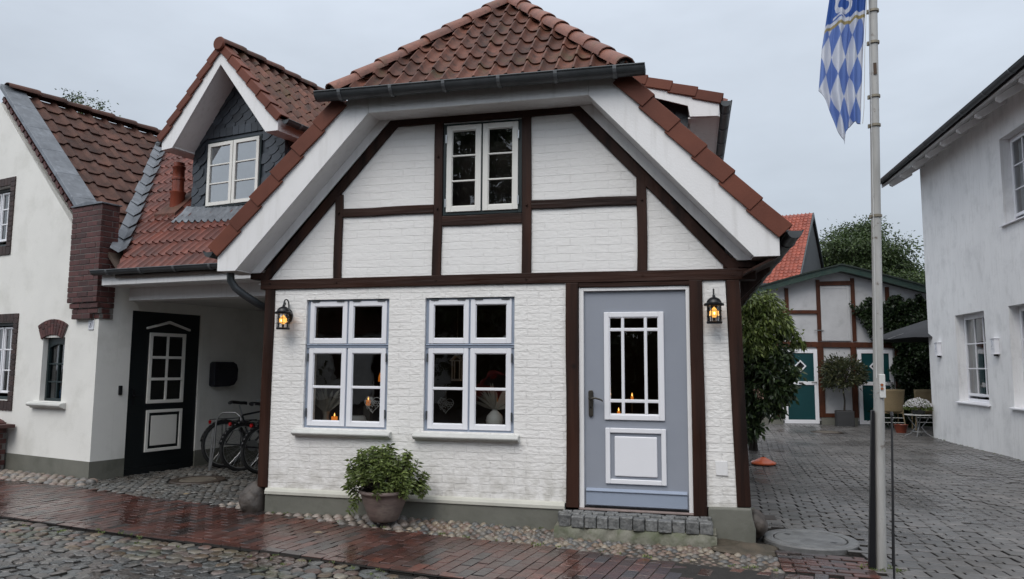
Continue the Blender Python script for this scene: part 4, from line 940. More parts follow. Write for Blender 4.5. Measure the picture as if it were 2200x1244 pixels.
# house number and brick pier
o = MB().box(-0.215, -0.095, -0.014, -0.001, 2.045, 2.18).build('number_tile', number_m, None, bevel=0.003)
o.location = (LA[0], LA[1], 0); o.rotation_euler = (0, 0, rad(-15)); tag(o, 'small white number tile on the house corner under the chimney', 'house number')
mb = MB()
mb.tube([(-0.185, -0.0165, 2.105), (-0.187, -0.0165, 2.085), (-0.175, -0.0165, 2.075)], 0.0035, 5)
mb.tube([(-0.172, -0.0165, 2.125), (-0.160, -0.0165, 2.14), (-0.152, -0.0165, 2.125), (-0.168, -0.0165, 2.095), (-0.165, -0.0165, 2.08), (-0.145, -0.0165, 2.082)], 0.0035, 5)
mb.tube([(-0.125, -0.0165, 2.15), (-0.125, -0.0165, 2.08)], 0.0035, 5)
mb.build('digits', number_ink, o)
pier = empty('brick_pier', (LA[0], LA[1], 0), rad(-15), 'low dark brick pier with rounded top at the left photo edge', 'brick pier')
cb, cm = MB(), MB(); bricks(cb, cm, -2.75, -2.02, -0.33, -0.03, 0.0, 0.62)
for k in range(4): cb.box(-2.75+0.24*k-0.0, -2.75+0.24*k+0.22, -0.33, -0.03, 0.63, 0.70-0.0+0.02*(1-abs(k-1)))
cb.prism([(-2.02, 0.625), (-2.02, 0.66), (-2.12, 0.72), (-2.30, 0.76), (-2.75, 0.78), (-2.75, 0.625)], -0.331, -0.029)
pb = cb.build('bricks', brick_red, pier, bevel=0.003, seg=1); cm.build('mortar', mortar, pb)
# porch door (black, white lights and pediment) in the side wall: local plane x=0, y along
pdoor = MB(); pdoor.box(-0.10, -0.02, PD[0], PD[1], PD[2], PD[3])
pd = pdoor.build('porch_door', black_door, lh)
f2 = MB()
def yz_frame(mb, y0, y1, z0, z1, w, xa, xb):
    mb.box(xa, xb, y0, y0+w, z0, z1); mb.box(xa, xb, y1-w, y1, z0, z1); mb.box(xa, xb, y0+w, y1-w, z0, z0+w); mb.box(xa, xb, y0+w, y1-w, z1-w, z1)
yz_frame(f2, 0.80, 1.41, 1.0, 2.04, 0.05, -0.025, 0.004)
f2.box(-0.022, 0.0, 1.087, 1.123, 1.05, 1.99)
for zz in (1.355, 1.675): f2.box(-0.022, 0.002, 0.85, 1.36, zz-0.02, zz+0.02)
f2.prism([(0.74, 2.085), (0.74, 2.115), (1.105, 2.225), (1.47, 2.115), (1.47, 2.085), (1.105, 2.185)], -0.02, 0.02, 'x')
f2.build('light_frame', sash_cream, pd, bevel=0.003)
for zz in (1.20, 1.515, 1.83): MB().box(-0.019, -0.014, 0.851, 1.086, zz-0.135, zz+0.135).box(-0.019, -0.014, 1.124, 1.359, zz-0.135, zz+0.135).build('pane', mat('dark_pane', (0.01, 0.01, 0.01, 1), 0.05) if zz < 1.3 else bpy.data.materials['dark_pane'], pd)
f2 = MB(); yz_frame(f2, 0.81, 1.41, 0.30, 0.905, 0.042, -0.025, 0.004); f2.build('panel_moulding', sash_cream, pd, bevel=0.003)
MB().box(-0.022, -0.004, 0.895, 1.325, 0.385, 0.82).build('raised_panel', sash_cream, pd, bevel=0.006)
MB().tube([(-0.02, 0.585, 1.12), (0.03, 0.585, 1.12), (0.035, 0.62, 1.12), (0.033, 0.68, 1.12)], 0.010, 8).box(-0.02, 0.0, 0.565, 0.605, 0.99, 1.22).build('handle', black_iron, pd)
MB().box(-0.10, -0.015, PD[0], PD[1], -0.02, 0.088).build('door_threshold', black_door, lh)
MB().box(-0.06, 0.006, PD[1]+0.001, PD[1]+0.05, 0.25, 2.40).box(-0.06, 0.006, PD[0]-0.0, PD[1]+0.001, PD[3]+0.001, PD[3]+0.02).build('door_casing', sash_cream, lh)
# bell and letter box on that wall
def on_left(mb, name, m, label, cat, **k):
    o = mb.build(name, m, None, **k); o.location = (LA[0], LA[1], 0); o.rotation_euler = (0, 0, rad(-15)); return tag(o, label, cat)
on_left(MB().box(0.001, 0.022, 0.345, 0.40, 1.14, 1.27), 'door_bell', black_plastic, 'small black door bell box on the porch side wall', 'door bell', bevel=0.006)
prf = [(1.86, 1.235), (1.86, 1.60), (1.90, 1.62), (2.24, 1.62), (2.31, 1.58), (2.34, 1.50), (2.33, 1.33), (2.27, 1.25), (2.18, 1.225), (1.90, 1.22)]
mbx = on_left(MB().prism(prf, 0.001, 0.13, 'x'), 'letter_box', mat('dark_blue_black_box', (0.008, 0.008, 0.016, 1), 0.25), 'dark rounded letter box on the porch wall beside the black door', 'letter box', bevel=0.02, seg=3)
MB().box(0.128, 0.136, 1.93, 2.26, 1.50, 1.535).build('flap', black_plastic, mbx)
# porch back wall
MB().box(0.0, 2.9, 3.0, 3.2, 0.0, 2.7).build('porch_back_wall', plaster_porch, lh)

# ================================================================== LINK BUILDING over the porch (local x along eave, y back)
GX, GY = -7.93, 1.1
lk = empty('porch_building', (GX, GY, 0), rad(-8), 'low link building with red tiled roof and slate dormer over a dark porch', 'house')
P_ = math.tan(rad(42.5)); Z0_ = 2.83
MB().box(0.06, 3.35, 0.065, 0.085, 2.645, 2.80).build('fascia', white_paint, lk, bevel=0.003)
MB().box(0.06, 3.35, 0.086, 0.42, 2.635, 2.65).build('soffit', white_paint, lk)
MB().box(0.20, 3.4, 0.40, 0.62, 2.46, 2.634).build('porch_beam', white_paint, lk, bevel=0.003)
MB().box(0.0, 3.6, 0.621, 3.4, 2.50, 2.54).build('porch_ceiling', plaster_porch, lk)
gutter(lk, (-0.02, 0.0, 2.835), (2.95, 0.0, 2.835), 0.062, 5)
vy = lambda x: 0
lkr = MB().prism([(0.02, Z0_-0.06), (4.0, Z0_-0.06+3.98*P_), (4.0, Z0_-0.10+3.98*P_), (0.02, Z0_-0.10)], -0.2, 3.6, 'x')
lkr.v = [(x, y, z) for x, y, z in lkr.v]
lroof2 = lkr.build('roof', dark_room, lk, clips=[((0.1, 0.32, 0), (-2.95, -2.51, 0))])
# tiles: bounded on the left by the valley
vdir = (-2.51, 2.95)   # valley direction in local plan (going back it runs left)
va = (0.10, 0.30)
tile_roof('roof_tiles', tile_link, lroof2, (-3.4, 0.02, Z0_+0.0), (1, 0, 0), (0, 1, P_), 54, 15, 0.13, 0.33, lambda f: 0.62*pantile(f),
          clips=[((va[0]+0.05, va[1], 0), (-2.95, -2.51, 0)), ((3.45, 0, 0), (1, 0, 0))])
ridge_caps(lroof2, (-2.2, 3.70, Z0_+P_*3.66+0.03), (3.2, 3.70, Z0_+P_*3.66+0.03), 12, 0.11, tile_link, 'ridge_cap', 0.8)
# rear slope
MB().prism([(3.7, Z0_+P_*3.62), (6.5, Z0_), (6.5, Z0_-0.05), (3.7, Z0_+P_*3.58)], -2.2, 3.4, 'x').build('rear_slope', tile_link, lk)
# lead valley: two dressed wings over the tiles
nvec = Vector((0, -math.sin(rad(42.5)), math.cos(rad(42.5)))); vd = Vector((vdir[0], vdir[1], P_*vdir[1])).normalized()
side_r = vd.cross(nvec).normalized()
if side_r.x < 0: side_r = -side_r
mb = MB(); n = 11; Lt = 4.6; base = Vector((va[0], va[1], Z0_+P_*va[1]+0.085))
left_n = Vector((1, 0, 0)); 
for k in range(n):
    a = base+vd*(Lt*(k-0.35)/n); b = base+vd*(Lt*(k+0.72)/n); lift = nvec*0.014
    wr = side_r*(0.11+random.uniform(-0.015, 0.015)); wl_ = Vector((-0.085, -0.055, 0.06))*(1.0+random.uniform(-0.15, 0.15))
    mb.add([a+wr+lift+nvec*0.02, a+lift, a+wl_+lift, b+wr, b-nvec*0.01, b+wl_], [(0, 1, 4, 3), (1, 2, 5, 4)])
vl = mb.build('lead_valley', lead, lk); sm = vl.modifiers.new('s', 'SOLIDIFY'); sm.thickness = 0.006
# clay vent pipe
MB().lathe([(0.11, -0.12), (0.105, 0.16), (0.12, 0.18), (0.12, 0.20), (0.088, 0.21), (0.085, 0.38), (0.098, 0.39), (0.098, 0.42), (0.085, 0.43), (0.085, 0.56), (0.097, 0.57), (0.097, 0.60), (0.08, 0.61), (0.08, 0.66), (0.072, 0.66), (0.07, 0.5)], (0.07, 1.28, 4.02), 20).build('vent_pipe', clay_pipe, lk, smooth=50)
MB().add([(-0.12, 1.03, Z0_+P_*1.03+0.06), (0.30, 1.03, Z0_+P_*1.03+0.06), (0.24, 1.50, Z0_+P_*1.50+0.055), (-0.06, 1.50, Z0_+P_*1.50+0.055), (-0.12, 1.03, Z0_+P_*1.03+0.0), (0.30, 1.03, Z0_+P_*1.03+0.0)], [(0,1,2,3), (0,4,5,1)]).build('vent_flashing', tile_brown, lk)

# dormer (own little frame, turned a touch more)
dm = bpy.data.objects.new('x', None)
DC = (1.42, 1.05)
rotD = Matrix.Translation((DC[0], DC[1], 0)) @ Matrix.Rotation(rad(-4), 4, 'Z') @ Matrix.Translation((-DC[0], -DC[1], 0))
HS, DS, ZR = 0.90, 1.07, 6.10       # half width of the face, roof slope, ridge height under the caps
dz = lambda x: ZR-DS*abs(x-DC[0])
core = MB().prism([(DC[0]-HS, 3.2), (DC[0]+HS, 3.2), (DC[0]+HS, dz(DC[0]+HS)-0.2), (DC[0], ZR-0.2), (DC[0]-HS, dz(DC[0]-HS)-0.2)], 1.06, 4.2)
WN = (0.83, 1.89, 3.86, 4.86)
core = MB()
core.prism([(DC[0]-HS, 3.2), (WN[0], 3.2), (WN[0], dz(WN[0])-0.2), (DC[0]-HS, dz(DC[0]-HS)-0.2)], 1.06, 1.2)
core.prism([(WN[1], 3.2), (DC[0]+HS, 3.2), (DC[0]+HS, dz(DC[0]+HS)-0.2), (WN[1], dz(WN[1])-0.2)], 1.06, 1.2)
core.box(WN[0], WN[1], 1.06, 1.2, 3.2, WN[2]); core.prism([(WN[0], WN[3]), (WN[1], WN[3]), (WN[1], dz(WN[1])-0.2), (DC[0], ZR-0.2), (WN[0], dz(WN[0])-0.2)], 1.06, 1.2)
core.box(DC[0]-HS, DC[0]-HS+0.1, 1.2, 4.2, 3.2, dz(DC[0]-HS)-0.2); core.box(DC[0]+HS-0.1, DC[0]+HS, 1.2, 4.2, 3.2, dz(DC[0]+HS)-0.2)
dorm = core.xf(rotD).build('dormer', slate, lk)
sm_ = slates('x', None, lambda x, z: z < dz(x)-0.16 and not (WN[0]-0.06 < x < WN[1]+0.06 and WN[2]-0.10 < z < WN[3]+0.16) and z > 3.55, DC[0]-HS, DC[0]+HS, 3.60, 5.95, 1.06, 0.20, 0.115)
for k in range(9):
    xk = WN[0]-0.02+k*0.125; sm_.box(xk, xk+0.118, 1.035, 1.058, WN[3]+0.06, WN[3]+0.19)
for k in range(7):
    xk = WN[0]-0.02+k*0.16; sm_.prism([(xk, WN[2]-0.15), (xk+0.14, WN[2]-0.15), (xk+0.165, WN[2]-0.03), (xk+0.025, WN[2]-0.03)], 1.035, 1.058)
sm_.xf(rotD).build('slate_cladding', slate, dorm)
side = slates('x', None, lambda x, z: z < 4.85 and z > 3.3+(x-1.2)*P_, 1.08, 2.6, 3.5, 4.9, 0.0, 0.20, 0.115)
side.v = [(DC[0]+HS-y, x, z) for x, y, z in side.v]; side.xf(rotD).build('side_slates', slate, dorm)
# verge boards, roof
VT = 0.66
for sx in (-1, 1):
    f = lambda d: DC[0]+sx*d
    zt = lambda d: ZR-0.03-DS*d
    MB().prism([(f(0), zt(0)), (f(1.12), zt(1.12)), (f(1.12), zt(1.12)-0.16), (f(0.90), zt(1.12)-0.15), (f(0), zt(0)-0.24)], VT+(0.001 if sx < 0 else 0), VT+0.03).xf(rotD).build('bargeboard', white_paint, dorm, bevel=0.003)
    MB().add([(f(0.9), VT+0.031, zt(1.12)-0.15), (f(0.9), 1.06, zt(1.12)-0.15), (f(0), 1.06, zt(0)-0.24), (f(0), VT+0.031, zt(0)-0.24),
              (f(0.92), VT+0.031, zt(1.12)-0.13), (f(0.92), 1.06, zt(1.12)-0.13), (f(0), 1.06, zt(0)-0.21), (f(0), VT+0.031, zt(0)-0.21)], [(0,1,2,3), (7,6,5,4), (0,4,5,1), (1,5,6,2), (3,2,6,7)]).xf(rotD).build('soffit', white_paint, dorm)
    MB().add([(f(0.88), VT+0.031, zt(1.12)-0.145), (f(1.12), VT+0.031, zt(1.12)-0.16), (f(1.12), 3.2, zt(1.12)-0.16), (f(0.88), 3.2, zt(1.12)-0.145), (f(0.88), VT+0.031, zt(1.12)-0.12), (f(1.12), VT+0.031, zt(1.12)-0.12), (f(1.12), 3.2, zt(1.12)-0.12), (f(0.88), 3.2, zt(1.12)-0.12)],
             [(0,1,2,3), (7,6,5,4), (0,4,5,1), (1,5,6,2), (2,6,7,3), (3,7,4,0)]).xf(rotD).build('soffit', white_paint, dorm)
    MB().box(*sorted((f(1.10), f(1.118))), VT+0.031, 3.2, zt(1.12)-0.119, zt(1.12)+0.02).xf(rotD).build('fascia', white_paint, dorm)
    O = Vector((f(1.17), VT+(0.10 if sx > 0 else 3.36), ZR-DS*1.17)); O = rotD @ O
    R3 = rotD.to_3x3()
    U = R3 @ Vector((0, 1 if sx > 0 else -1, 0)); Vv = R3 @ Vector((-sx, 0, DS))
    tile_roof('dormer_roof_tiles', tile_old if sx > 0 else tile_link, dorm, O, U, Vv, 16, 6, 0.205, 0.31, pantile, clips=[(rotD @ Vector((DC[0]-sx*0.02, 0, 0)), R3 @ Vector((-sx, 0, 0)))])
    lo = rotD @ Vector((f(1.165), VT-0.025, ZR-DS*1.165+0.065)); hi = rotD @ Vector((f(0.03), VT-0.025, ZR-DS*0.03+0.065))
    verge_row(dorm, lo, hi, 6, 0.115, 0, 0, axis_y=R3 @ Vector((0, 1, 0)))
    g0 = rotD @ Vector((f(1.23), VT+0.02, ZR-DS*1.17-0.0)); g1 = rotD @ Vector((f(1.23), 3.3, ZR-DS*1.17-0.0))
    gutter(dorm, g0, g1, 0.055, 5)
ridge_caps(dorm, rotD @ Vector((DC[0], 4.1, ZR+0.04)), rotD @ Vector((DC[0], VT-0.02, ZR+0.04)), 9, 0.105, tile_old, 'ridge_cap', 0.8)
c_ = rotD @ Vector((DC[0], VT-0.045, ZR+0.02))
MB().lathe([(0.001, -0.02), (0.10, -0.02), (0.105, 0.0), (0.09, 0.02), (0.001, 0.02)], (0, 0, 0), 16).xf(Matrix.Translation(c_) @ rotD.to_3x3().to_4x4() @ Matrix.Rotation(rad(90), 4, 'X')).build('ridge_end_cap', tile_verge, dorm, smooth=50)
# dormer window
mb = frame_rect(MB(), WN[0], WN[1], WN[2], WN[3], 0.04, 1.03, 1.10); xm = (WN[0]+WN[1])/2
dw = mb.box(xm-0.012, xm+0.012, 1.035, 1.09, WN[2]+0.04, WN[3]-0.04).xf(rotD).build('dormer_window', dark_green, dorm)
for a, b in ((WN[0]+0.028, xm-0.006), (xm+0.006, WN[1]-0.028)):
    mb = frame_rect(MB(), a, b, WN[2]+0.03, WN[3]-0.03, 0.052, 1.012, 1.05)
    for k in (1, 2): zz = WN[2]+0.08+(WN[3]-WN[2]-0.16)*k/3; mb.box(a+0.052, b-0.052, 1.017, 1.045, zz-0.010, zz+0.010)
    mb.xf(rotD).build('sash', sash_cream, dw, bevel=0.003)
    MB().add([(a+0.05, 1.035, WN[2]+0.08), (b-0.05, 1.035, WN[2]+0.08), (b-0.05, 1.035, WN[3]-0.08), (a+0.05, 1.035, WN[3]-0.08)], [(0,1,2,3)]).xf(rotD).build('pane', glass_bright, dw)
    mb = MB(); nn_ = 24
    vs = []
    for j in range(2):
        for i in range(nn_+1): vs.append((a+0.05+(b-a-0.10)*i/nn_, 1.040+0.002*math.sin(i*1.7), WN[2]+0.07 if j == 0 else WN[3]-0.07))
    mb.add(vs, [(i, i+1, nn_+2+i, nn_+1+i) for i in range(nn_)]).xf(rotD).build('blind', mat('pale_blind', (0.88, 0.91, 0.95, 1), 0.8) if a < xm-0.1 else bpy.data.materials['pale_blind'], dw, smooth=60)
# dressed lead apron at the dormer foot
mb = MB(); nx = 60; vs = []
for j, (t, h) in enumerate(((1.055, 0.06), (0.98, 0.045), (0.88, 0.040), (0.78, 0.042))):
    for i in range(nx+1):
        x = 0.42+(1.95)*i/nx; wv = 0.62*pantile(((x+3.4)/0.13) % 1.0) if j else 0.02
        p = Vector((x, t-(x-1.42)*0.07, 0)); vs.append((p.x, p.y, Z0_+P_*p.y+h*0.9+wv*1.25))
mb.add(vs, [(j*(nx+1)+i, j*(nx+1)+i+1, (j+1)*(nx+1)+i+1, (j+1)*(nx+1)+i) for j in range(3) for i in range(nx)])
mb.build('lead_apron', lead, lk, smooth=70)

# ================================================================== GROUND
def gstruct(o): o['kind'] = 'structure'; return o
G = 260
g = MB().add([(-G,-G,-0.035),(G,-G,-0.035),(G,G,-0.035),(-G,G,-0.035)], [(0,1,2,3)]).build('ground', joint_m); gstruct(g)

def und(x, y): return 0.012*math.sin(x*0.9+1.3)*math.sin(y*0.8+0.4)+0.006*math.sin(x*2.3+y*1.7)
def stones(name, cells, m, zb=-0.03, bev=0.012, top=0.0, jz=0.004, tilt=0.01, dome=0.0, rings=2, tops=None, dark=True):
    """cells: list of outlines [(x,y)...]; each becomes a bevelled stone; all one paving surface"""
    vs = []; fs = []; rr = []; n0 = 0; F4 = []; 
    for ci, P in enumerate(cells):
        n = len(P); cx = sum(p[0] for p in P)/n; cy = sum(p[1] for p in P)/n
        z = top+random.gauss(0, jz)+und(cx, cy)+(tops(cx, cy) if tops else 0); tx, ty = random.gauss(0, tilt), random.gauss(0, tilt); v = random.random()
        rad_ = max(0.02, min(math.hypot(p[0]-cx, p[1]-cy) for p in P))
        lay = [(1.0, zb-z), (1.0, -bev*1.1-dome)]
        if dome:
            lay += [(1-bev*0.5/rad_, -dome*0.75-bev*0.35), (1-bev*1.4/rad_, -dome*0.40), (max(0.3, 1-bev*3.0/rad_), -dome*0.08)]
        else: lay += [(1-bev/rad_, 0.0)]
        base = n0
        for (s, h) in lay:
            for p in P:
                x, y = cx+(p[0]-cx)*s, cy+(p[1]-cy)*s; vs.append((x, y, z+h+(x-cx)*tx+(y-cy)*ty)); n0 += 1
        for k in range(len(lay)-1):
            for i in range(n): fs.append((base+k*n+i, base+k*n+(i+1) % n, base+(k+1)*n+(i+1) % n, base+(k+1)*n+i)); rr.append(v); F4.append(1 if (k == 0 and dark) else 0)
        fs.append(tuple(base+(len(lay)-1)*n+i for i in range(n))); rr.append(v); F4.append(0)
    me = bpy.data.meshes.new(name); me.from_pydata(vs, [], fs)
    at = me.attributes.new('rnd', 'FLOAT', 'FACE'); at.data.foreach_set('value', np.array(rr, 'f'))
    me.polygons.foreach_set('use_smooth', [True]*len(fs)); me.set_sharp_from_angle(angle=rad(38))
    me.materials.append(m); me.materials.append(joint_m); me.polygons.foreach_set('material_index', F4); o = bpy.data.objects.new(name, me); COL.objects.link(o); return gstruct(o)

def inpoly(x, y, P):
    c = False; j = len(P)-1
    for i in range(len(P)):
        if ((P[i][1] > y) != (P[j][1] > y)) and x < (P[j][0]-P[i][0])*(y-P[i][1])/(P[j][1]-P[i][1])+P[i][0]: c = not c
        j = i
    return c
def interp(x, pts):
    if x <= pts[0][0]: a, b = pts[0], pts[1]
    elif x >= pts[-1][0]: a, b = pts[-2], pts[-1]
    else:
        for a, b in zip(pts, pts[1:]):
            if a[0] <= x <= b[0]: break
    return a[1]+(b[1]-a[1])*(x-a[0])/(b[0]-a[0])
far = [(-14, 2.0), (-9.2, 1.05), (-8.27, 0.86), (-7.27, 0.62), (-6.42, 0.43), (-5.56, 0.24), (-4.95, 0.08), (-4.51, -0.05), (-3.48, -0.30), (-2.76, -0.47), (-2.06, -0.61), (-1.34, -0.74), (-0.28, -0.93), (0.56, -1.05), (1.45, -1.14), (4, -1.6)]
near = [(-14, 0.5), (-10.0, -0.33), (-7.0, -0.93), (-5.0, -1.29), (-3.28, -1.60), (-1.3, -1.93), (3, -2.55)]
def rounded(cx, cy, a, b, rot, n=10, sq=2.6, jit=0.12):
    P = []; ph = random.random()
    for k in range(n):
        t = 2*math.pi*(k+0.5)/n; c, s = math.cos(t), math.sin(t); r = (abs(c)**sq+abs(s)**sq)**(-1/sq)*(1+random.uniform(-jit, jit)*0.6)
        x, y = a*r*c, b*r*s; P.append((cx+x*math.cos(rot)-y*math.sin(rot), cy+x*math.sin(rot)+y*math.cos(rot)))
    return P
def vor_cells(pts, sp, gap=0.004, ax=1.0, keep=None, chaikin=1):
    """packed stones: Voronoi cells of pts (y stretched by ax while building), shrunk by gap, corners cut"""
    Q = [(x, y*ax) for x, y in pts]; grid = {}
    for i, (x, y) in enumerate(Q): grid.setdefault((int(x//(sp*1.5)), int(y//(sp*1.5))), []).append(i)
    res = []
    for i, (x, y) in enumerate(Q):
        if keep and not keep(x, y/ax): continue
        r = sp*0.85; P = [(x+r*math.cos(2*math.pi*k/10+0.3), y+r*math.sin(2*math.pi*k/10+0.3)) for k in range(10)]; gx_, gy_ = int(x//(sp*1.5)), int(y//(sp*1.5))
        for a in (-1, 0, 1):
            for b in (-1, 0, 1):
                for j in grid.get((gx_+a, gy_+b), ()):
                    if j == i or not P: continue
                    dx, dy = Q[j][0]-x, Q[j][1]-y; d = math.hypot(dx, dy)
                    if d > sp*2.1 or d < 1e-6: continue
                    nx_, ny_ = dx/d, dy/d; lim = d/2-gap/2; o2 = []
                    for k in range(len(P)):
                        p, q = P[k], P[(k+1) % len(P)]; fp_, fq = (p[0]-x)*nx_+(p[1]-y)*ny_-lim, (q[0]-x)*nx_+(q[1]-y)*ny_-lim
                        if fp_ <= 0: o2.append(p)
                        if (fp_ < 0 < fq) or (fq < 0 < fp_): t = fp_/(fp_-fq); o2.append((p[0]+(q[0]-p[0])*t, p[1]+(q[1]-p[1])*t))
                    P = o2
        if len(P) < 3: continue
        for _ in range(chaikin):
            P = [pt for k in range(len(P)) for pt in ((P[k][0]*0.72+P[(k+1) % len(P)][0]*0.28, P[k][1]*0.72+P[(k+1) % len(P)][1]*0.28), (P[k][0]*0.28+P[(k+1) % len(P)][0]*0.72, P[k][1]*0.28+P[(k+1) % len(P)][1]*0.72))]
        R_ = []
        for p in P:
            if not R_ or math.hypot(p[0]-R_[-1][0], p[1]-R_[-1][1]) > 0.004: R_.append(p)
        if len(R_) >= 5: res.append([(a, b/ax) for a, b in R_])
    return res
# red clinker pavement: courses run across the street, a soldier course along the kerb side
cells = []
ang = rad(-9.5); ca, sa = math.cos(ang), math.sin(ang)
def toW(u, v): return (u*ca-v*sa, u*sa+v*ca)
bw, bl = 0.104, 0.208
for i in range(-140, 40):
    for j in range(-22, 22):
        u, v = i*bw, j*bl+(bl/2 if i % 2 else 0)
        P = [toW(u+0.003, v+0.003), toW(u+bw-0.003, v+0.003), toW(u+bw-0.003, v+bl-0.003), toW(u+0.003, v+bl-0.003)]
        cx, cy = toW(u+bw/2, v+bl/2)
        if cx < -12.5 or cx > 1.62: continue
        lo, hi = interp(cx, near)+0.125, interp(cx, far)
        ys = [p[1] for p in P]
        if min(ys) < lo-0.10 or max(ys) > hi+0.10: 
            if min(ys) > hi or max(ys) < lo: continue
            P = [(p[0], min(max(p[1], lo), hi)) for p in P]
            if max(p[1] for p in P)-min(p[1] for p in P) < 0.04: continue
        cells.append(P)
x = -12.5
while x < 2.6:
    yl0, yl1 = interp(x, near), interp(x+0.2, near)
    cells.append([(x+0.004, yl0+0.01), (x+0.204, yl1+0.01), (x+0.218, yl1+0.112), (x+0.018, yl0+0.112)]); x += 0.212
stones('pavement', cells, clinker_m, bev=0.0035, jz=0.0012, tilt=0.005)
gstruct(MB().add([q_ for x_ in range(-14, 5) for q_ in ((x_, interp(x_, near), -0.010), (x_, interp(x_, far), -0.010))], [(2*i, 2*i+2, 2*i+3, 2*i+1) for i in range(18)]).build('pavement_bed', joint_m))
# brick patch before the manhole
cells = []
for j in range(8):
    for i in range(-1, 5):
        u, v = 0.66+i*0.205+(0.10 if j % 2 else 0), -0.37-j*0.078
        a, b = max(u, 0.66), min(u+0.196, 1.36)
        if b-a < 0.05: continue
        sk = lambda X: -0.10*(X-0.66)
        if v-0.07+sk(1.0) < interp(1.0, far)-0.02: continue
        cells.append([(a, v-0.070+sk(a)), (b, v-0.070+sk(b)), (b, v+sk(b)), (a, v+sk(a))])
stones('brick_patch', cells, clinker_m, bev=0.006, jz=0.003, tilt=0.012)
# courtyard zigzag pavers
def tri(t): t = t % 1.0; return 4*abs(t-0.5)-1
cells = []
pw = 0.198; y_ = -2.3; ca2, sa2 = math.cos(rad(-3)), math.sin(rad(-3)); j = 0
while y_ < 16.0:
    pl = 0.165 if j % 2 == 0 else 0.082; sk = 0.022 if j % 2 == 0 else 0.006
    for i in range(-8, 46):
        x0 = i*pw+(0 if j % 2 == 0 else pw*0.45)+random.uniform(-0.003, 0.003)+0.03*math.sin(y_*0.7); g1, g2 = 0.0085, 0.0080
        pts = [(x0+g1+sk, y_+g2), (x0+pw*0.5+sk, y_+g2), (x0+pw-g1+sk, y_+g2), (x0+pw-g1, y_+pl-g2), (x0+pw*0.5, y_+pl-g2), (x0+g1, y_+pl-g2)]
        P = [(a*ca2-b*sa2, a*sa2+b*ca2) for a, b in pts]
        cx, cy = sum(p[0] for p in P)/6, sum(p[1] for p in P)/6
        if cx < 0.56 or cx > 7.2 or cy > 15.6 or cy < -2.2: continue
        if cy > 0.2 and cx > 5.62-0.038*max(0, cy-7.5)+0.0 and cy < 11.9: continue
        if math.hypot((cx-1.02), (cy-0.15)) < 0.48: continue
        if cx < 1.42 and cy < -0.28: continue
        if cx < 0.72 and cy < 0.1: continue
        if cy < interp(cx, far)-0.12 and cx < 1.7: continue
        if math.hypot(cx-3.2, cy-12.6) < 0.42: continue
        cells.append(P)
    y_ += pl; j += 1
stones('courtyard_paving', cells, paver_m, zb=-0.034, bev=0.004, jz=0.002, tilt=0.007)
# porch floor of granite setts
sett_poly = [(-7.95, 0.78), (-7.27, 0.64), (-6.42, 0.45), (-5.56, 0.26), (-4.95, 0.10), (-4.64, 0.02), (-4.60, 3.6), (-6.9, 4.2), (-7.3, 4.0), (-7.98, 1.30)]
pp = []
for j in range(-2, 62):
    for i in range(-2, 62):
        u, v = -8.4+i*0.105+(0.052 if j % 2 else 0)+random.gauss(0, 0.009), -0.3+j*0.088+random.gauss(0, 0.007)+0.05*math.sin(i*0.5)
        pp.append((u, v-0.20*(u+6.3)))
cells = vor_cells(pp, 0.10, 0.009, 1.1, lambda x, y: inpoly(x, y, sett_poly) and math.hypot(x+6.58, y-1.68) > 0.40)
stones('porch_setts', cells, sett_m, bev=0.006, jz=0.004, tilt=0.05, dome=0.0)
gstruct(MB().add([(a, b, -0.016) for a, b in sett_poly], [tuple(range(len(sett_poly)))]).build('porch_bed', joint_m))
# road: round gutter cobbles then grey setts
pp = [];
for j in range(-1, 36):
    for i in range(-20, 118):
        if j < 5: u = -12+i*0.125+random.gauss(0, 0.020)+(0.06 if j % 2 else 0); off = 0.05+j*0.112+random.gauss(0, 0.014)
        else: u = -12+i*0.125+random.gauss(0, 0.009)+(0.06 if j % 2 else 0); off = 0.05+5*0.112+(j-5)*0.098+random.gauss(0, 0.007)
        if u < 2.8: pp.append((u, interp(u, near)-off))
band = lambda x, y: interp(x, near)-y
cells = vor_cells(pp, 0.125, 0.010, 1.12, lambda x, y: 0.03 < band(x, y) < 0.60, 1)
c2 = vor_cells(pp, 0.115, 0.010, 1.2, lambda x, y: band(x, y) >= 0.60, 0)
stones('gutter_cobbles', cells, cobble_m, zb=-0.06, bev=0.009, top=-0.018, jz=0.004, tilt=0.05, dome=0.003)
stones('road_setts', c2, road_m, zb=-0.06, bev=0.007, top=-0.020, jz=0.005, tilt=0.06, dome=0.0)
# pebble strips at the foot of the walls
cells = []
def hexpts(x0, x1, y0, y1, sp):
    j = 0; y = y0
    while y < y1:
        x = x0+(sp/2 if j % 2 else 0)
        while x < x1: yield x+random.gauss(0, sp*0.10), y+random.gauss(0, sp*0.08); x += sp
        y += sp*0.72; j += 1
pp = []
for x, y in hexpts(-5.3, 0.9, -1.3, 0.5, 0.088): pp.append((x+0.02*math.sin(y*9), y))
def keep1(x, y):
    wall = 0.28 if x < -4.80 else (-0.02 if x < -1.30 else (-0.33 if x < 0.16 else -0.45))
    return x < 0.66 and x > -5.2 and interp(x, far)-0.01 < y < wall+(0.03 if x < -2.75 else 0) and not (x > 0.10 and y > -0.50 and math.hypot(x-0.45, y+0.30) < 0.24)
cells = [c for c in vor_cells(pp, 0.085, 0.008, 1.45, lambda x, y: x > -2.75 and keep1(x, y), 2) if True]
pp = list(hexpts(-5.4, -2.6, -1.3, 0.6, 0.115)); big = vor_cells(pp, 0.112, 0.008, 1.4, lambda x, y: x <= -2.75 and keep1(x, y), 2)
pp = []
for x, y in hexpts(-11.8, -7.3, 0.5, 2.9, 0.135): pp.append((x, y))
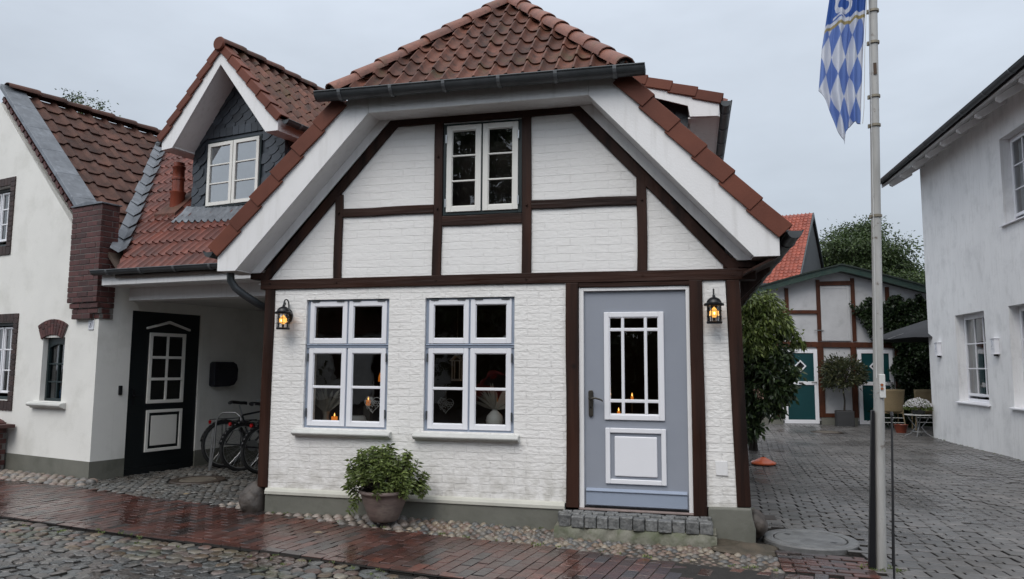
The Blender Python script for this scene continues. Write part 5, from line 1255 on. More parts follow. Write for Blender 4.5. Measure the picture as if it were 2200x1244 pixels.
def keep2(x, y):
    wy = LA[1]-(x-LA[0])*math.tan(rad(15))-0.04
    return interp(x, far)+0.035 < y < wy and x < -7.72
big += vor_cells(pp, 0.132, 0.010, 1.35, keep2, 2)
def ptop(x, y):
    k = max(0, min(1, (y-interp(x, far))/0.35))
    if x > -4.8: return 0.050*k*min(1, max(0, (-1.35-x)/1.6))
    return 0.035*k
stones('boulder_edging', big, pebble_big, zb=-0.05, bev=0.016, top=0.012, jz=0.006, tilt=0.07, dome=0.016, tops=ptop, dark=False)
stones('pebble_edging', cells, pebble_m, zb=-0.05, bev=0.012, top=0.004, jz=0.005, tilt=0.07, dome=0.014, tops=ptop, dark=False)
# earth under the pebbles and around the step
def earth(name, P, z, m, n=1):
    return gstruct(MB().add([(a, b, z) for a, b in P], [tuple(range(len(P)))]).build(name, m))
mb = MB(); vs = []
xs_ = [-4.6+0.2*k for k in range(27)]
for x in xs_: vs += [(x, interp(x, far)+0.01, -0.014), (x, 0.0, -0.030+0.040*min(1, max(0, (-1.35-x)/1.6)))]
mb.add(vs, [(2*i, 2*i+2, 2*i+3, 2*i+1) for i in range(len(xs_)-1)]); gstruct(mb.build('earth_strip', mat('damp_sandy_joint', (0.055, 0.045, 0.034, 1), 0.8, (0.03, 0.025, 0.02, 1), 12, 0.9, bump=0.006, bscale=60)))
# ================================================================== THINGS ROUND THE HOUSE
# doorstep of granite setts on an old concrete base
st = empty('door_step', (-0.57, -0.17, 0), 0, 'step of rough granite setts on mossy concrete below the pale front door', 'step')
cells_mb = MB(); 
for j, (y0, y1) in enumerate(((-0.30, -0.185), (-0.18, -0.10), (-0.095, -0.035))):
    n = 12 if j == 0 else 13; x = -0.68+ (0.0 if j % 2 == 0 else -0.03)
    for i in range(n):
        w = 1.40/n+random.uniform(-0.01, 0.01); a = x+0.003; b = min(x+w-0.003, 0.72); x += w
        if b-a < 0.04: continue
        zt = 0.196+random.gauss(0, 0.005)-(0.004 if j == 0 else 0); j1 = random.uniform(-0.012, 0.012) if j == 0 else 0
        cells_mb.box(a, b, y0+j1+0.17-0.0, y1+0.17-0.006, 0.085 if j == 0 else 0.1, zt+(0.006 if j else 0))
cells_mb.build('sett_course', granite, st, bevel=0.010, seg=3)
mb = MB(); n = 44; prof = [(-0.005, -0.03), (-0.155, -0.03), (-0.150, 0.03), (-0.128, 0.075), (-0.115, 0.092), (0.16, 0.10), (0.16, -0.03)]
vs = []
for i in range(n+1):
    x = -0.72+1.47*i/n; wob = 0.018*math.sin(i*0.9)+random.uniform(-0.008, 0.008)
    for k, (y, z) in enumerate(prof): vs.append((x+(random.uniform(-0.004, 0.004)), y+(wob if k in (1, 2, 3) else 0)-0.0, z+(random.uniform(-0.006, 0.006) if k in (3, 4) else 0)))
m_ = len(prof); fs = [(i*m_+k, i*m_+(k+1) % m_, (i+1)*m_+(k+1) % m_, (i+1)*m_+k) for i in range(n) for k in range(m_)]+[tuple(range(m_)), tuple(range(n*m_+m_-1, n*m_-1, -1))]
mb.add(vs, fs).build('concrete_base', concrete_old, st, smooth=50)

def blob(name, m, c, r, seed, amp=0.12, sub=4, parent=None, fr=2.0):
    bm = bmesh.new(); bmesh.ops.create_icosphere(bm, subdivisions=sub, radius=1); rr = random.Random(seed); ph = [rr.uniform(0, 6) for _ in range(9)]
    for v in bm.verts:
        p = v.co; d = 1+amp*(math.sin(p.x*fr+ph[0])*math.sin(p.y*fr*1.3+ph[1])+0.6*math.sin(p.z*fr*1.9+ph[2]+p.x*2)+0.35*math.sin(p.x*fr*3+ph[3])*math.sin(p.z*fr*3.3+ph[4]))
        v.co = Vector((c[0]+p.x*r[0]*d, c[1]+p.y*r[1]*d, c[2]+p.z*r[2]*d))
    me = bpy.data.meshes.new(name); bm.to_mesh(me); bm.free(); me.polygons.foreach_set('use_smooth', [True]*len(me.polygons)); me.materials.append(m)
    o = bpy.data.objects.new(name, me); COL.objects.link(o)
    if parent: o.parent = parent
    return o
tag(blob('boulder', boulder_m, (-4.66, 0.02, 0.10), (0.145, 0.14, 0.20), 4, 0.10), 'wet brown boulder under the left corner post of the timbered house', 'boulder')
tag(blob('boulder', boulder_m, (0.56, 0.16, 0.12), (0.10, 0.16, 0.14), 9, 0.14), 'rough stone built into the right foot of the timbered house', 'boulder')
o = blob('mud_patch', mat('mossy_brown_mud', (0.085, 0.066, 0.046, 1), 0.75, (0.045, 0.038, 0.025, 1), 9, 1.0, bump=0.02, bscale=16, bdetail=8), (0.40, -0.26, -0.035), (0.30, 0.27, 0.055), 5, 0.22, fr=4.0); gstruct(o)

# potted shrub
pt = empty('potted_shrub', (-3.0, -0.30, 0.05), 0, 'bushy green shrub in a weathered clay pot before the white wall', 'potted shrub')
prf = [(0.001, 0.0), (0.125, 0.0), (0.14, 0.012), (0.175, 0.09), (0.205, 0.17), (0.225, 0.235), (0.235, 0.262), (0.247, 0.268), (0.252, 0.282), (0.247, 0.298), (0.225, 0.30), (0.215, 0.285), (0.205, 0.25)]
MB().lathe(prf, (0, 0, 0), 40).build('pot', pot_m, pt, smooth=60)
MB().lathe([(0.22, 0.255), (0.001, 0.27)], (0, 0, 0), 24).build('soil', soil, pt)

def leaves(name, pos, dirs, ln, wd, m, parent=None, fold=0.25, droop=0.0, shape=(0.5, 1.0), up_bias=0.0, seed=1):
    """folded two-quad leaves: pos (n,3) base points, dirs (n,3) unit leaf axes"""
    r_ = np.random.default_rng(seed); n = len(pos); d = dirs/np.linalg.norm(dirs, axis=1)[:, None]
    rnd = r_.normal(size=(n, 3)); rnd[:, 2] += up_bias
    s = np.cross(d, rnd); s /= (np.linalg.norm(s, axis=1)[:, None]+1e-9); nn = np.cross(s, d)
    L_ = (ln*r_.uniform(0.7, 1.15, n))[:, None]; W_ = (wd*r_.uniform(0.75, 1.15, n))[:, None]*0.5
    b = pos; t = pos+d*L_; t[:, 2] -= (droop*L_[:, 0]); mid = pos+d*L_*shape[0]; mid[:, 2] -= droop*L_[:, 0]*0.3
    l = mid+s*W_+nn*W_*fold; rr = mid-s*W_+nn*W_*fold
    V = np.stack([b, l, t, rr], 1).reshape(-1, 3); i = np.arange(n)*4
    F = np.concatenate([np.stack([i, i+1, i+2], 1), np.stack([i, i+2, i+3], 1)]); v = r_.random(n)
    return npmesh(name, V, F, np.concatenate([v, v]), m, parent)

rs = np.random.default_rng(11); P_l, D_l = [], []; stems = MB()
tips = []
for k in range(120):
    a = rs.uniform(0, 2*math.pi); el = rs.uniform(0.05, 1.0)
    R_ = 0.40*math.cos(el*0.9)*rs.uniform(0.72, 1.0) if rs.random() < 0.75 else 0.25*rs.uniform(0.2, 1)
    z = 0.30+0.44*math.sin(el*math.pi/2)*rs.uniform(0.72, 1.0)
    lump = 1+0.14*math.sin(3*a+1)+0.08*math.sin(7*a)
    tips.append((R_*lump*math.cos(a)-0.045, R_*0.78*lump*math.sin(a), z-0.05*(R_/0.44)))
for t in [(-0.30, -0.15, 0.10), (-0.29, -0.12, 0.17), (-0.40, -0.05, 0.33), (0.34, 0, 0.36), (0.05, 0.0, 0.73), (-0.02, 0.05, 0.71), (0.24, 0.0, 0.65), (-0.25, 0.0, 0.62)]: tips.append(t)
for t in tips:
    t = Vector(t); b = Vector((t.x*0.18, t.y*0.18, 0.27)); c = (b+t)*0.5+Vector((t.x*0.12, t.y*0.12, -0.03 if t.z > 0.3 else 0.12)); pts = [b, b.lerp(c, 0.6), c, c.lerp(t, 0.5), t]
    stems.tube(pts, [0.006, 0.005, 0.004, 0.0035, 0.003], 5)
    ax = (t-c).normalized(); ax = (ax+Vector((0, 0, 0.5))).normalized()
    s = ax.orthogonal().normalized(); q = ax.cross(s)
    for w_ in range(4):
        nl = 9; base = t-ax*0.030*w_
        for i in range(nl):
            an = 2*math.pi*(i/nl+w_*0.13)+rs.uniform(-0.2, 0.2); out_ = s*math.cos(an)+q*math.sin(an)
            P_l.append(base); D_l.append(ax*rs.uniform(-0.1, 0.75)*(1 if w_ < 1 else 0.6)+out_+Vector((0, 0, -0.10*w_)))
stems.build('stems', bark, pt)
leaves('foliage', np.array(P_l), np.array(D_l), 0.062, 0.021, leaf_shrub, pt, 0.35, 0.12, (0.55, 1), seed=2)

# wall lanterns
def lantern(name_label, x, arm):
    root = empty('wall_lantern', (x[0], x[1], x[2]), x[3], name_label, 'lantern', 'lit wall lanterns on the timbered house')
    # local: +y to the wall (wall at y=+0.125), body axis at origin, z=0 at body bottom
    b = MB().lathe([(0.001, 0), (0.068, 0), (0.072, 0.006), (0.072, 0.018), (0.064, 0.022), (0.001, 0.022)], (0,0,0), 28).build('base', black_iron, root, smooth=50)
    MB().lathe([(0.088, 0.168), (0.092, 0.172), (0.092, 0.186), (0.086, 0.190), (0.070, 0.197), (0.066, 0.212), (0.052, 0.232), (0.030, 0.246), (0.014, 0.252), (0.012, 0.268), (0.001, 0.27)], (0,0,0), 28).lathe([(0.088, 0.168), (0.05, 0.172), (0.001, 0.176)], (0,0,0), 28).build('roof', black_iron, root, smooth=50)
    cg = MB()
    for k in range(8):
        a = 2*math.pi*(k+0.5)/8; cg.tube([(0.067*math.cos(a), 0.067*math.sin(a), 0.018), (0.067*math.cos(a), 0.067*math.sin(a), 0.172)], 0.0032, 6)
    for z in (0.068, 0.122): cg.tube([(0.067*math.cos(2*math.pi*k/24), 0.067*math.sin(2*math.pi*k/24), z) for k in range(24)], 0.0032, 6, closed=True)
    cg.build('cage', black_iron, root, smooth=60)
    MB().lathe([(0.060, 0.02), (0.060, 0.170)], (0,0,0), 28).build('glass', glass_clear, root, smooth=60)
    bl = MB().lathe([(0.001, 0.058), (0.014, 0.06), (0.030, 0.072), (0.042, 0.092), (0.042, 0.114), (0.028, 0.132), (0.014, 0.145), (0.004, 0.158), (0.001, 0.160)], (0,0,0), 18).build('bulb', bulb_glow, root, smooth=60)
    MB().lathe([(0.012, 0.022), (0.013, 0.058)], (0,0,0), 12).build('socket', black_iron, bl, smooth=60)
    MB().lathe([(0.0005, 0.082), (0.009, 0.09), (0.010, 0.102), (0.0005, 0.112)], (0, -0.036, 0), 10).build('filament', bulb_core, bl, smooth=60)
    pl = MB(); P = [(0.045*math.cos(t), 0.075*math.sin(t)+0.155) for t in [2*math.pi*k/28 for k in range(28)]]
    pl.prism(P, 0.108, 0.122).prism([(a*0.82, (b-0.155)*0.86+0.155) for a, b in P], 0.100, 0.108)
    pl.build('wall_plate', black_iron, root, smooth=40, bevel=0.002)
    am = MB(); pts = []
    for k in range(15):
        t = math.pi*(0.0+1.0*k/14); pts.append((0, 0.052+0.052*math.cos(t)*1.0, 0.275+0.055*math.sin(t)))
    pts = [(0, 0.104, 0.16), (0, 0.108, 0.22)]+pts+[(0, -0.004, 0.262)]
    am.tube(pts, 0.0075, 8)
    am.tube([(0, 0.0, 0.268), (0, 0.012, 0.262), (0, 0.028, 0.268), (0, 0.034, 0.282), (0, 0.024, 0.292), (0, 0.014, 0.286)], [0.0085, 0.008, 0.007, 0.007, 0.007, 0.008], 8)
    am.build('scroll_arm', black_iron, root, smooth=60)
    l = bpy.data.lights.new('bulb_light', 'POINT'); l.energy = 8.0; l.color = (1.0, 0.52, 0.2); l.shadow_soft_size = 0.03
    lo = bpy.data.objects.new('bulb_light', l); COL.objects.link(lo); lo.parent = root; lo.location = (0, -0.0, 0.10)
    return root
lantern('lit black wall lantern beside the left corner post of the timbered house', (-4.30, -0.125, 1.955, rad(0)), 0)
lantern('lit black wall lantern on the narrow brick strip right of the door', (0.205, -0.125, 1.985, 0), 0)

# manholes
def manhole(x, y, r, inner, m_in, m_out, label, rz=0):
    root = empty('manhole_cover', (x, y, 0.006), rz, label, 'manhole')
    MB().lathe([(inner+0.012, -0.04), (inner+0.012, 0.008), (inner+0.02, 0.013), (r-0.012, 0.013), (r, 0.0), (r, -0.04)], (0,0,0), 48).build('ring', m_out, root, smooth=30)
    MB().lathe([(inner, -0.03), (inner, 0.006), (inner-0.008, 0.012), (0.001, 0.012)], (0,0,0), 48).build('lid', m_in, root, smooth=30)
    for sx in (-1, 1): MB().box(sx*inner*0.72-0.025, sx*inner*0.72+0.025, -0.018, 0.018, 0.0121, 0.0135).build('lifting_slot', black_plastic, root)
    MB().lathe([(inner+0.011, -0.01), (inner+0.001, -0.01)], (0,0,0), 48).build('gap', black_plastic, root)
manhole(1.02, 0.15, 0.415, 0.31, iron_cover, iron_cover, 'round grey manhole cover beside the flagpole in the courtyard mouth', rad(-35))
manhole(-6.58, 1.68, 0.36, 0.24, concrete_cover, rust_cover, 'round brown manhole cover in the porch setts', rad(20))
manhole(3.2, 12.6, 0.36, 0.27, concrete_cover, rust_cover, 'round manhole cover far back before the barn doors', 0)
# small square drain beside house, right
tag(MB().box(0.60, 0.82, 1.0, 1.22, -0.02, 0.012).build('drain_cover', rust_cover, None, bevel=0.004), 'small square drain at the right foot of the timbered house', 'drain')

# bicycles
def bicycle(label, frame_m, x, y, rz, lean):
    root = empty('bicycle', (x, y, 0.006), rz, label, 'bicycle', 'bicycles parked in the porch'); root.rotation_euler = (rad(lean), 0, rz)
    R_ = 0.335
    for cx in (0, 1.06):
        mb = MB(); mb.tube([(cx+R_*math.cos(2*math.pi*k/40), 0, R_+0.02+R_*math.sin(2*math.pi*k/40)) for k in range(40)], 0.027, 8, closed=True)
        wh = mb.build('wheel', rubber, root, smooth=60)
        MB().tube([(cx+(R_-0.028)*math.cos(2*math.pi*k/40), 0, R_+0.02+(R_-0.028)*math.sin(2*math.pi*k/40)) for k in range(40)], 0.010, 6, closed=True).build('rim', chrome, wh, smooth=60)
        sp = MB()
        for k in range(28):
            a = 2*math.pi*k/28; y_ = 0.03 if k % 2 else -0.03; a2 = a+(0.5 if (k//2) % 2 else -0.5)
            sp.tube([(cx+0.03*math.cos(a2), y_, R_+0.02+0.03*math.sin(a2)), (cx+(R_-0.03)*math.cos(a), 0, R_+0.02+(R_-0.03)*math.sin(a))], 0.0013, 4)
        sp.tube([(cx, -0.05, R_+0.02), (cx, 0.05, R_+0.02)], 0.018, 8)
        sp.build('spokes', chrome, wh)
        mb = MB(); pts = [(cx+(R_+0.04)*math.cos(t), 0, R_+0.02+(R_+0.04)*math.sin(t)) for t in [rad(20+150*k/14)-(0 if cx == 0 else rad(-5)) for k in range(15)]]
        for i in range(14):
            a, b = Vector(pts[i]), Vector(pts[i+1]); mb.bar(a, b+(b-a)*0.1, 0.055, 0.004, (0, 1, 0)) if False else mb.add([a+Vector((0, -0.028, -0.008)), a+Vector((0, 0, 0.004)), a+Vector((0, 0.028, -0.008)), b+Vector((0, -0.028, -0.008)), b+Vector((0, 0, 0.004)), b+Vector((0, 0.028, -0.008))], [(0,1,4,3), (1,2,5,4)])
        mg = mb.build('mudguard', black_plastic, root, smooth=60); so_ = mg.modifiers.new('s', 'SOLIDIFY'); so_.thickness = 0.003
    BB = Vector((0.45, 0, 0.30)); ST = Vector((0.30, 0, 0.78)); HT = Vector((0.86, 0, 0.86)); HB = Vector((0.90, 0, 0.72)); RA = Vector((0, 0, 0.355)); FA = Vector((1.06, 0, 0.355))
    fm = MB()
    for a, b, r_ in ((BB, ST, 0.016), (ST, HT, 0.015), (BB, HB, 0.018), (HT+(HT-HB)*0.2, HB-(HT-HB)*0.2, 0.020)): fm.tube([a, b], r_, 8)
    for s_ in (-0.045, 0.045):
        o_ = Vector((0, s_, 0)); fm.tube([BB+o_*0.5, RA+o_], 0.009, 6); fm.tube([ST+o_*0.3, RA+o_], 0.008, 6); fm.tube([HB+o_*0.6, FA+o_], 0.010, 6)
    fm.build('frame', frame_m, root, smooth=60)
    sd = MB(); sd.tube([ST, ST+Vector((-0.05, 0, 0.16))], 0.012, 8); 
    sd.build('seat_post', chrome, root, smooth=60)
    c = ST+Vector((-0.06, 0, 0.18)); vs = []; n = 12
    prof = [(-0.14, 0.075, 0.02), (-0.12, 0.085, 0.03), (-0.05, 0.07, 0.025), (0.03, 0.035, 0.015), (0.10, 0.020, 0.012), (0.14, 0.012, 0.005)]
    for (dx, w, h) in prof:
        for k in range(n):
            a = 2*math.pi*k/n; vs.append((c.x+dx, c.y+w*math.cos(a), c.z+h+0.026*math.sin(a)))
    fs = [(i*n+k, i*n+(k+1) % n, (i+1)*n+(k+1) % n, (i+1)*n+k) for i in range(len(prof)-1) for k in range(n)]+[tuple(range(n)), tuple(range((len(prof)-1)*n, len(prof)*n))]
    MB().add(vs, fs).build('saddle', black_plastic, root, smooth=60)
    hb = MB(); st_ = HT+Vector((-0.03, 0, 0.12)); hb.tube([HT, st_], 0.012, 8); hb.tube([st_+Vector((-0.14, -0.28, 0.03)), st_+Vector((-0.04, -0.22, 0.04)), st_+Vector((0.02, -0.08, 0.01)), st_, st_+Vector((0.02, 0.08, 0.01)), st_+Vector((-0.04, 0.22, 0.04)), st_+Vector((-0.14, 0.28, 0.03))], 0.011, 8)
    hb.build('handlebar', chrome, root, smooth=60)
    rk = MB(); 
    rk.tube([(-0.20, -0.06, 0.74), (0.24, -0.06, 0.74)], 0.006, 6).tube([(-0.20, 0.06, 0.74), (0.24, 0.06, 0.74)], 0.006, 6).tube([(-0.20, -0.06, 0.74), (-0.20, 0.06, 0.74)], 0.006, 6).tube([(0.0, 0.06, 0.74), (0, 0.06, 0.37)], 0.006, 6).tube([(0.0, -0.06, 0.74), (0, -0.06, 0.37)], 0.006, 6)
    for q_ in (-0.1, 0.0, 0.1, 0.2): rk.tube([(q_, -0.06, 0.74), (q_, 0.06, 0.74)], 0.005, 6)
    rk.build('rack', black_iron, root, smooth=60)
    MB().tube([(-0.215, 0, 0.70), (-0.235, 0, 0.70)], 0.028, 12).build('rear_light', red_lens, root, smooth=40)
    ck = MB(); ck.tube([BB+Vector((0, -0.06, 0)), BB+Vector((0, 0.06, 0))], 0.014, 8).tube([BB+Vector((0, -0.05, 0)), BB+Vector((0, -0.04, 0))], 0.09, 20)
    ck.bar(BB+Vector((0, -0.07, 0)), BB+Vector((0.12, -0.07, -0.12)), 0.015, 0.02, (0,1,0)); ck.bar(BB+Vector((0, 0.07, 0)), BB+Vector((-0.12, 0.07, 0.12)), 0.015, 0.02, (0,1,0)); ck.box(BB.x+0.08, BB.x+0.16, -0.15, -0.08, BB.z-0.14, BB.z-0.12)
    ck.build('crank', chrome, root)
    return root
dark_paint = mat('dark_frame_paint', (0.015, 0.016, 0.02, 1), 0.3)
bicycle('dark bicycle standing deepest in the porch, nearest the letter box', dark_paint, -7.0, 2.86, rad(62), -5)
bicycle('dark bicycle with rear rack between the other two bicycles', dark_paint, -6.55, 2.62, rad(64), 3)
bicycle('purple-framed bicycle with black saddle nearest the corner post', purple, -6.12, 2.48, rad(66), 4)
o = MB().tube([(-7.02, 2.56, 0.0), (-6.97, 2.56, 0.35), (-6.96, 2.56, 0.70), (-6.93, 2.56, 0.80), (-6.86, 2.57, 0.86), (-6.66, 2.60, 0.86), (-6.58, 2.61, 0.80), (-6.57, 2.61, 0.70), (-6.60, 2.61, 0.62), (-6.70, 2.60, 0.60)], 0.013, 8).build('bicycle_stand', silver, None, smooth=60)
tag(o, 'bent galvanised tube hoop standing among the parked bicycles', 'bicycle stand')
MB().bar((-7.03, 2.545, 0.0), (-6.99, 2.545, 0.62), 0.035, 0.006, (0, 1, 0)).build('flat_strip', chrome, o)

# flagpole, brackets, flag
fp = empty('flagpole', (1.42, -0.745, 0), 0, 'tall chipped white flagpole standing at the courtyard entrance', 'flagpole')
def pole_x(z): return 0.130*z/4.7
H_ = 7.2
MB().tube([(pole_x(z), 0, z) for z in (0.0, 1.2, 2.8, 4.5, 6.0, H_)], [0.041, 0.040, 0.037, 0.034, 0.031, 0.029], 20).build('pole', pole_m, fp, smooth=60)
band_m = mat('dull_brass_band', (0.24, 0.21, 0.16, 1), 0.5, metal=0.3)
for z in (2.83, 3.60, 3.85, 4.32, 4.60):
    MB().lathe([(0.040, -0.012), (0.046, -0.010), (0.046, 0.010), (0.040, 0.012)], (pole_x(z), 0, z), 20).build('band', band_m, fp, smooth=30)
    MB().box(pole_x(z)-0.052, pole_x(z)-0.04, -0.012, 0.012, z-0.018, z+0.012).build('rope_eye', band_m, fp)
MB().box(pole_x(1.45)-0.006, pole_x(1.45)+0.040, -0.052, -0.036, 1.34, 1.53).build('cleat_plate', white_metal, fp, bevel=0.005)
cl_ = MB()
for z in (1.415, 1.445): cl_.tube([(pole_x(1.45)+0.012, -0.060, z), (pole_x(1.45)+0.012, -0.05, z)], 0.011, 10)
cl_.build('rusty_screw', mat('rust', (0.30, 0.09, 0.03, 1), 0.8), fp)
MB().box(pole_x(4.1)-0.012, pole_x(4.1)+0.012, -0.042, -0.034, 4.03, 4.13).build('rusty_patch', mat('dark_rust', (0.09, 0.055, 0.035, 1), 0.8, (0.04, 0.03, 0.02, 1), 30, 0.8), fp)
# steel socket: a broad flat post on the left, a thin pair on the right
MB().add([(-0.100,-0.05,-0.02),(-0.050,-0.05,-0.02),(-0.050,0.0,-0.02),(-0.100,0.0,-0.02),(-0.030,-0.05,1.24),(-0.008,-0.05,1.24),(-0.008,0.0,1.24),(-0.030,0.0,1.24)], [(0,3,2,1),(4,5,6,7),(0,1,5,4),(1,2,6,5),(2,3,7,6),(3,0,4,7)]).build('socket_plate', mat('black_steel', (0.006, 0.006, 0.008, 1), 0.4), fp, bevel=0.003)
sr = MB(); sr.bar((0.020, -0.30, -0.02), (0.098, -0.12, 1.20), 0.014, 0.016); sr.bar((0.105, 0.10, -0.02), (0.103, -0.10, 1.205), 0.010, 0.012); sr.tube([(0.098, -0.125, 1.20), (0.104, -0.095, 1.23)], 0.012, 8)
sr.build('socket_stay', bpy.data.materials['black_steel'], fp)
# banner: hangs from a cross arm above the frame of view
MB().tube([(pole_x(5.75), 0, 5.75), (pole_x(5.75)-0.46, 0, 5.75)], 0.012, 10).build('banner_arm', white_metal, fp, smooth=60)
na, nb = 150, 460
ag, bg_ = np.meshgrid(np.linspace(0, 1, na+1), np.linspace(0, 1, nb+1)); ag, bg_ = ag.ravel(), bg_.ravel()
zbot = np.interp(ag, [0, 0.2, 0.42, 0.52, 0.58, 0.66, 0.85, 1.0], [3.92, 3.72, 3.49, 3.44, 3.565, 3.60, 3.63, 3.625])
zb_ = 5.74+(zbot-5.74)*bg_
xl = np.interp(zb_, [3.4, 3.92, 4.3, 4.74, 5.3, 5.74], [1.16, 1.09, 1.13, 1.205, 1.22, 1.17]); xr = np.interp(zb_, [3.4, 3.62, 4.2, 4.7, 5.74], [1.38, 1.41, 1.455, 1.495, 1.57])
amp = 0.032+0.012*np.sin(zb_*2.1)
fx = ag + 0.020*np.sin(ag*15+zb_*1.3)
X_ = xl+(xr-xl)*np.clip(fx, -0.02, 1.02)
Y_ = -0.745+amp*np.sin(ag*16.0+zb_*1.1+0.6*np.sin(zb_*2.7))+0.022*np.sin(ag*34+zb_*2.3)*(0.4+0.6*ag)+0.03*np.sin(zb_*3.0+ag*2)
# lozenges and the emblem at the top, as printed cloth colours
p_ = ag*3.4+zb_*2.8+0.18; q_ = -ag*3.4*0.95+zb_*2.8
loz = (np.floor(p_)+np.floor(q_)) % 2 < 1
blue = np.array(lin(108, 136, 200)[:3]); wht = np.array([0.70, 0.73, 0.80]); royal = np.array(lin(62, 100, 175)[:3]); gold = np.array(lin(165, 150, 105)[:3]); dk = np.array(lin(52, 62, 92)[:3])
cc = np.where(loz[:, None], blue, wht)
arc = 4.42+0.115*np.sqrt(np.clip(1-(1-np.clip(ag/0.62, 0, 1))**2, 0, 1))+0.10*np.clip(ag-0.62, 0, 1)
dz_ = zb_-arc
cc = np.where((dz_ > 0.055)[:, None], royal, cc); cc = np.where(((dz_ > 0.022) & (dz_ <= 0.055))[:, None], wht, cc); cc = np.where(((dz_ > -0.008) & (dz_ <= 0.022))[:, None], gold, cc)
ex, ez_ = (ag-0.42)/0.24, (zb_-4.70)/0.085; rr_ = np.sqrt(ex**2+ez_**2)
cc = np.where(((rr_ > 0.55) & (rr_ < 1.0))[:, None], wht, cc)
ex2, ez2 = (ag-0.52)/0.36, (zb_-4.78)/0.20; r2_ = np.sqrt(ex2**2+ez2**2)
cc = np.where(((r2_ > 0.78) & (r2_ < 0.97) & (ag < 0.45) & (zb_ > 4.70))[:, None], wht, cc)
ex3 = zb_-(4.555+0.05*np.sin((ag-0.1)*6)); cc = np.where(((np.abs(ex3) < 0.010) & (ag > 0.18) & (ag < 0.5))[:, None], wht, cc)
hemb = (bg_ > 0.996) | (ag < 0.006); cc = np.where(hemb[:, None], dk, cc)
V_ = np.stack([X_, Y_, zb_], 1); i_, j_ = np.meshgrid(np.arange(na), np.arange(nb)); k_ = (j_*(na+1)+i_).ravel()
F_ = np.stack([k_, k_+1, k_+na+2, k_+na+1], 1)
flag_m = bpy.data.materials.new('banner_cloth'); flag_m.use_nodes = True; t = flag_m.node_tree; t.nodes.clear()
o_ = t.nodes.new('ShaderNodeOutputMaterial'); p_ = t.nodes.new('ShaderNodeBsdfPrincipled'); a_ = t.nodes.new('ShaderNodeAttribute'); a_.attribute_name = 'paint'; tr_ = t.nodes.new('ShaderNodeBsdfTranslucent'); mx = t.nodes.new('ShaderNodeMixShader'); mx.inputs[0].default_value = 0.42
p_.inputs['Roughness'].default_value = 0.7; t.links.new(a_.outputs['Color'], p_.inputs['Base Color']); t.links.new(a_.outputs['Color'], tr_.inputs[0]); t.links.new(p_.outputs[0], mx.inputs[1]); t.links.new(tr_.outputs[0], mx.inputs[2]); t.links.new(mx.outputs[0], o_.inputs[0])
fl = npmesh('banner', V_, F_, None, flag_m, None, True, np.concatenate([cc, np.ones((len(cc), 1))], 1))
tag(fl, 'hanging blue and white lozenge banner beside the flagpole', 'flag')
o = MB().tube([(1.53, -0.76, 5.7), (1.505, -0.765, 4.8), (1.465, -0.765, 4.25), (1.44, -0.76, 3.75), (1.425, -0.755, 3.62)], 0.003, 5).tube([(1.525, -0.79, 6.0), (1.50, -0.79, 4.2), (1.47, -0.79, 2.9), (1.435, -0.80, 1.5)], 0.0025, 5).build('halyard', white_metal, None); tag(o, 'thin pale rope running down beside the flagpole', 'rope')

# ================================================================== RIGHT HOUSE (local x = along the wall towards the street, local -y faces the courtyard)
d_ = Vector((0.04, -1, 0)).normalized(); rz = math.atan2(d_.y, d_.x)
rh = empty('right_house', (5.405, 11.94, 0), rz, 'rough white rendered house with deep windows at the right photo edge', 'house')
# local y axis = rotate x by +90deg -> points to +X world; courtyard face at y=0 looks to -y
HW = 9.5; WZ = 6.58
RW = [(1.66, 3.12, 0.90, 2.72), (4.16, 5.6, 0.90, 2.72), (4.22, 5.5, 4.20, 5.80)]
wall_holes(MB(), 0.0, HW, -0.05, WZ, 0.0, 0.35, RW).box(0.0, 0.35, 0.351, 8.0, -0.05, WZ).box(HW-0.35, HW, 0.351, 8.0, -0.05, WZ).build('wall', plaster_white, rh)
for (a, b, c, d) in RW:
    mb = frame_rect(MB(), a, b, c+0.02, d-0.0, 0.055, 0.17, 0.24)
    wn = mb.build('window', sash_white, rh, bevel=0.004)
    xm = (a+b)/2
    for p0, p1 in ((a+0.05, b-0.05),):
        mb = frame_rect(MB(), p0, p1, c+0.13, d-0.05, 0.055, 0.155, 0.20)
        nx = 3
        for k in range(1, nx): xx = p0+0.055+(p1-p0-0.11)*k/nx; mb.box(xx-0.012, xx+0.012, 0.165, 0.19, c+0.18, d-0.1)
        for k in (1, 2): zz = c+0.18+(d-c-0.28)*k/3; mb.box(p0+0.05, p1-0.05, 0.167, 0.188, zz-0.012, zz+0.012)
        mb.build('sash', sash_white, wn, bevel=0.004)
        MB().add([(p0+0.05, 0.185, c+0.18), (p1-0.05, 0.185, c+0.18), (p1-0.05, 0.185, d-0.1), (p0+0.05, 0.185, d-0.1)], [(0,1,2,3)]).build('pane', glass, wn)
    MB().prism([(0.20, c+0.03), (-0.06, c-0.005), (-0.06, c-0.03), (0.20, c-0.01)], a-0.09, b+0.07, 'x').build('sill', sash_white, wn, bevel=0.003)
    curtain('curtain', wn, a+0.08, a+0.55, c+0.1, d-0.08, 0.27, 5, 0.02); curtain('curtain', wn, b-0.55, b-0.08, c+0.1, d-0.08, 0.28, 5, 0.02)
    MB().add([(a-0.2,0.36,c-0.2),(b+0.2,0.36,c-0.2),(b+0.2,2.2,c-0.2),(a-0.2,2.2,c-0.2),(a-0.2,0.36,d+0.1),(b+0.2,0.36,d+0.1),(b+0.2,2.2,d+0.1),(a-0.2,2.2,d+0.1)], [(0,1,2,3),(4,5,6,7),(1,2,6,5),(2,3,7,6),(3,0,4,7)]).build('room', dark_room, wn)
EO, EZ_ = 0.62, 6.14     # eave overhang and height of the roof underside there
ps = 0.62
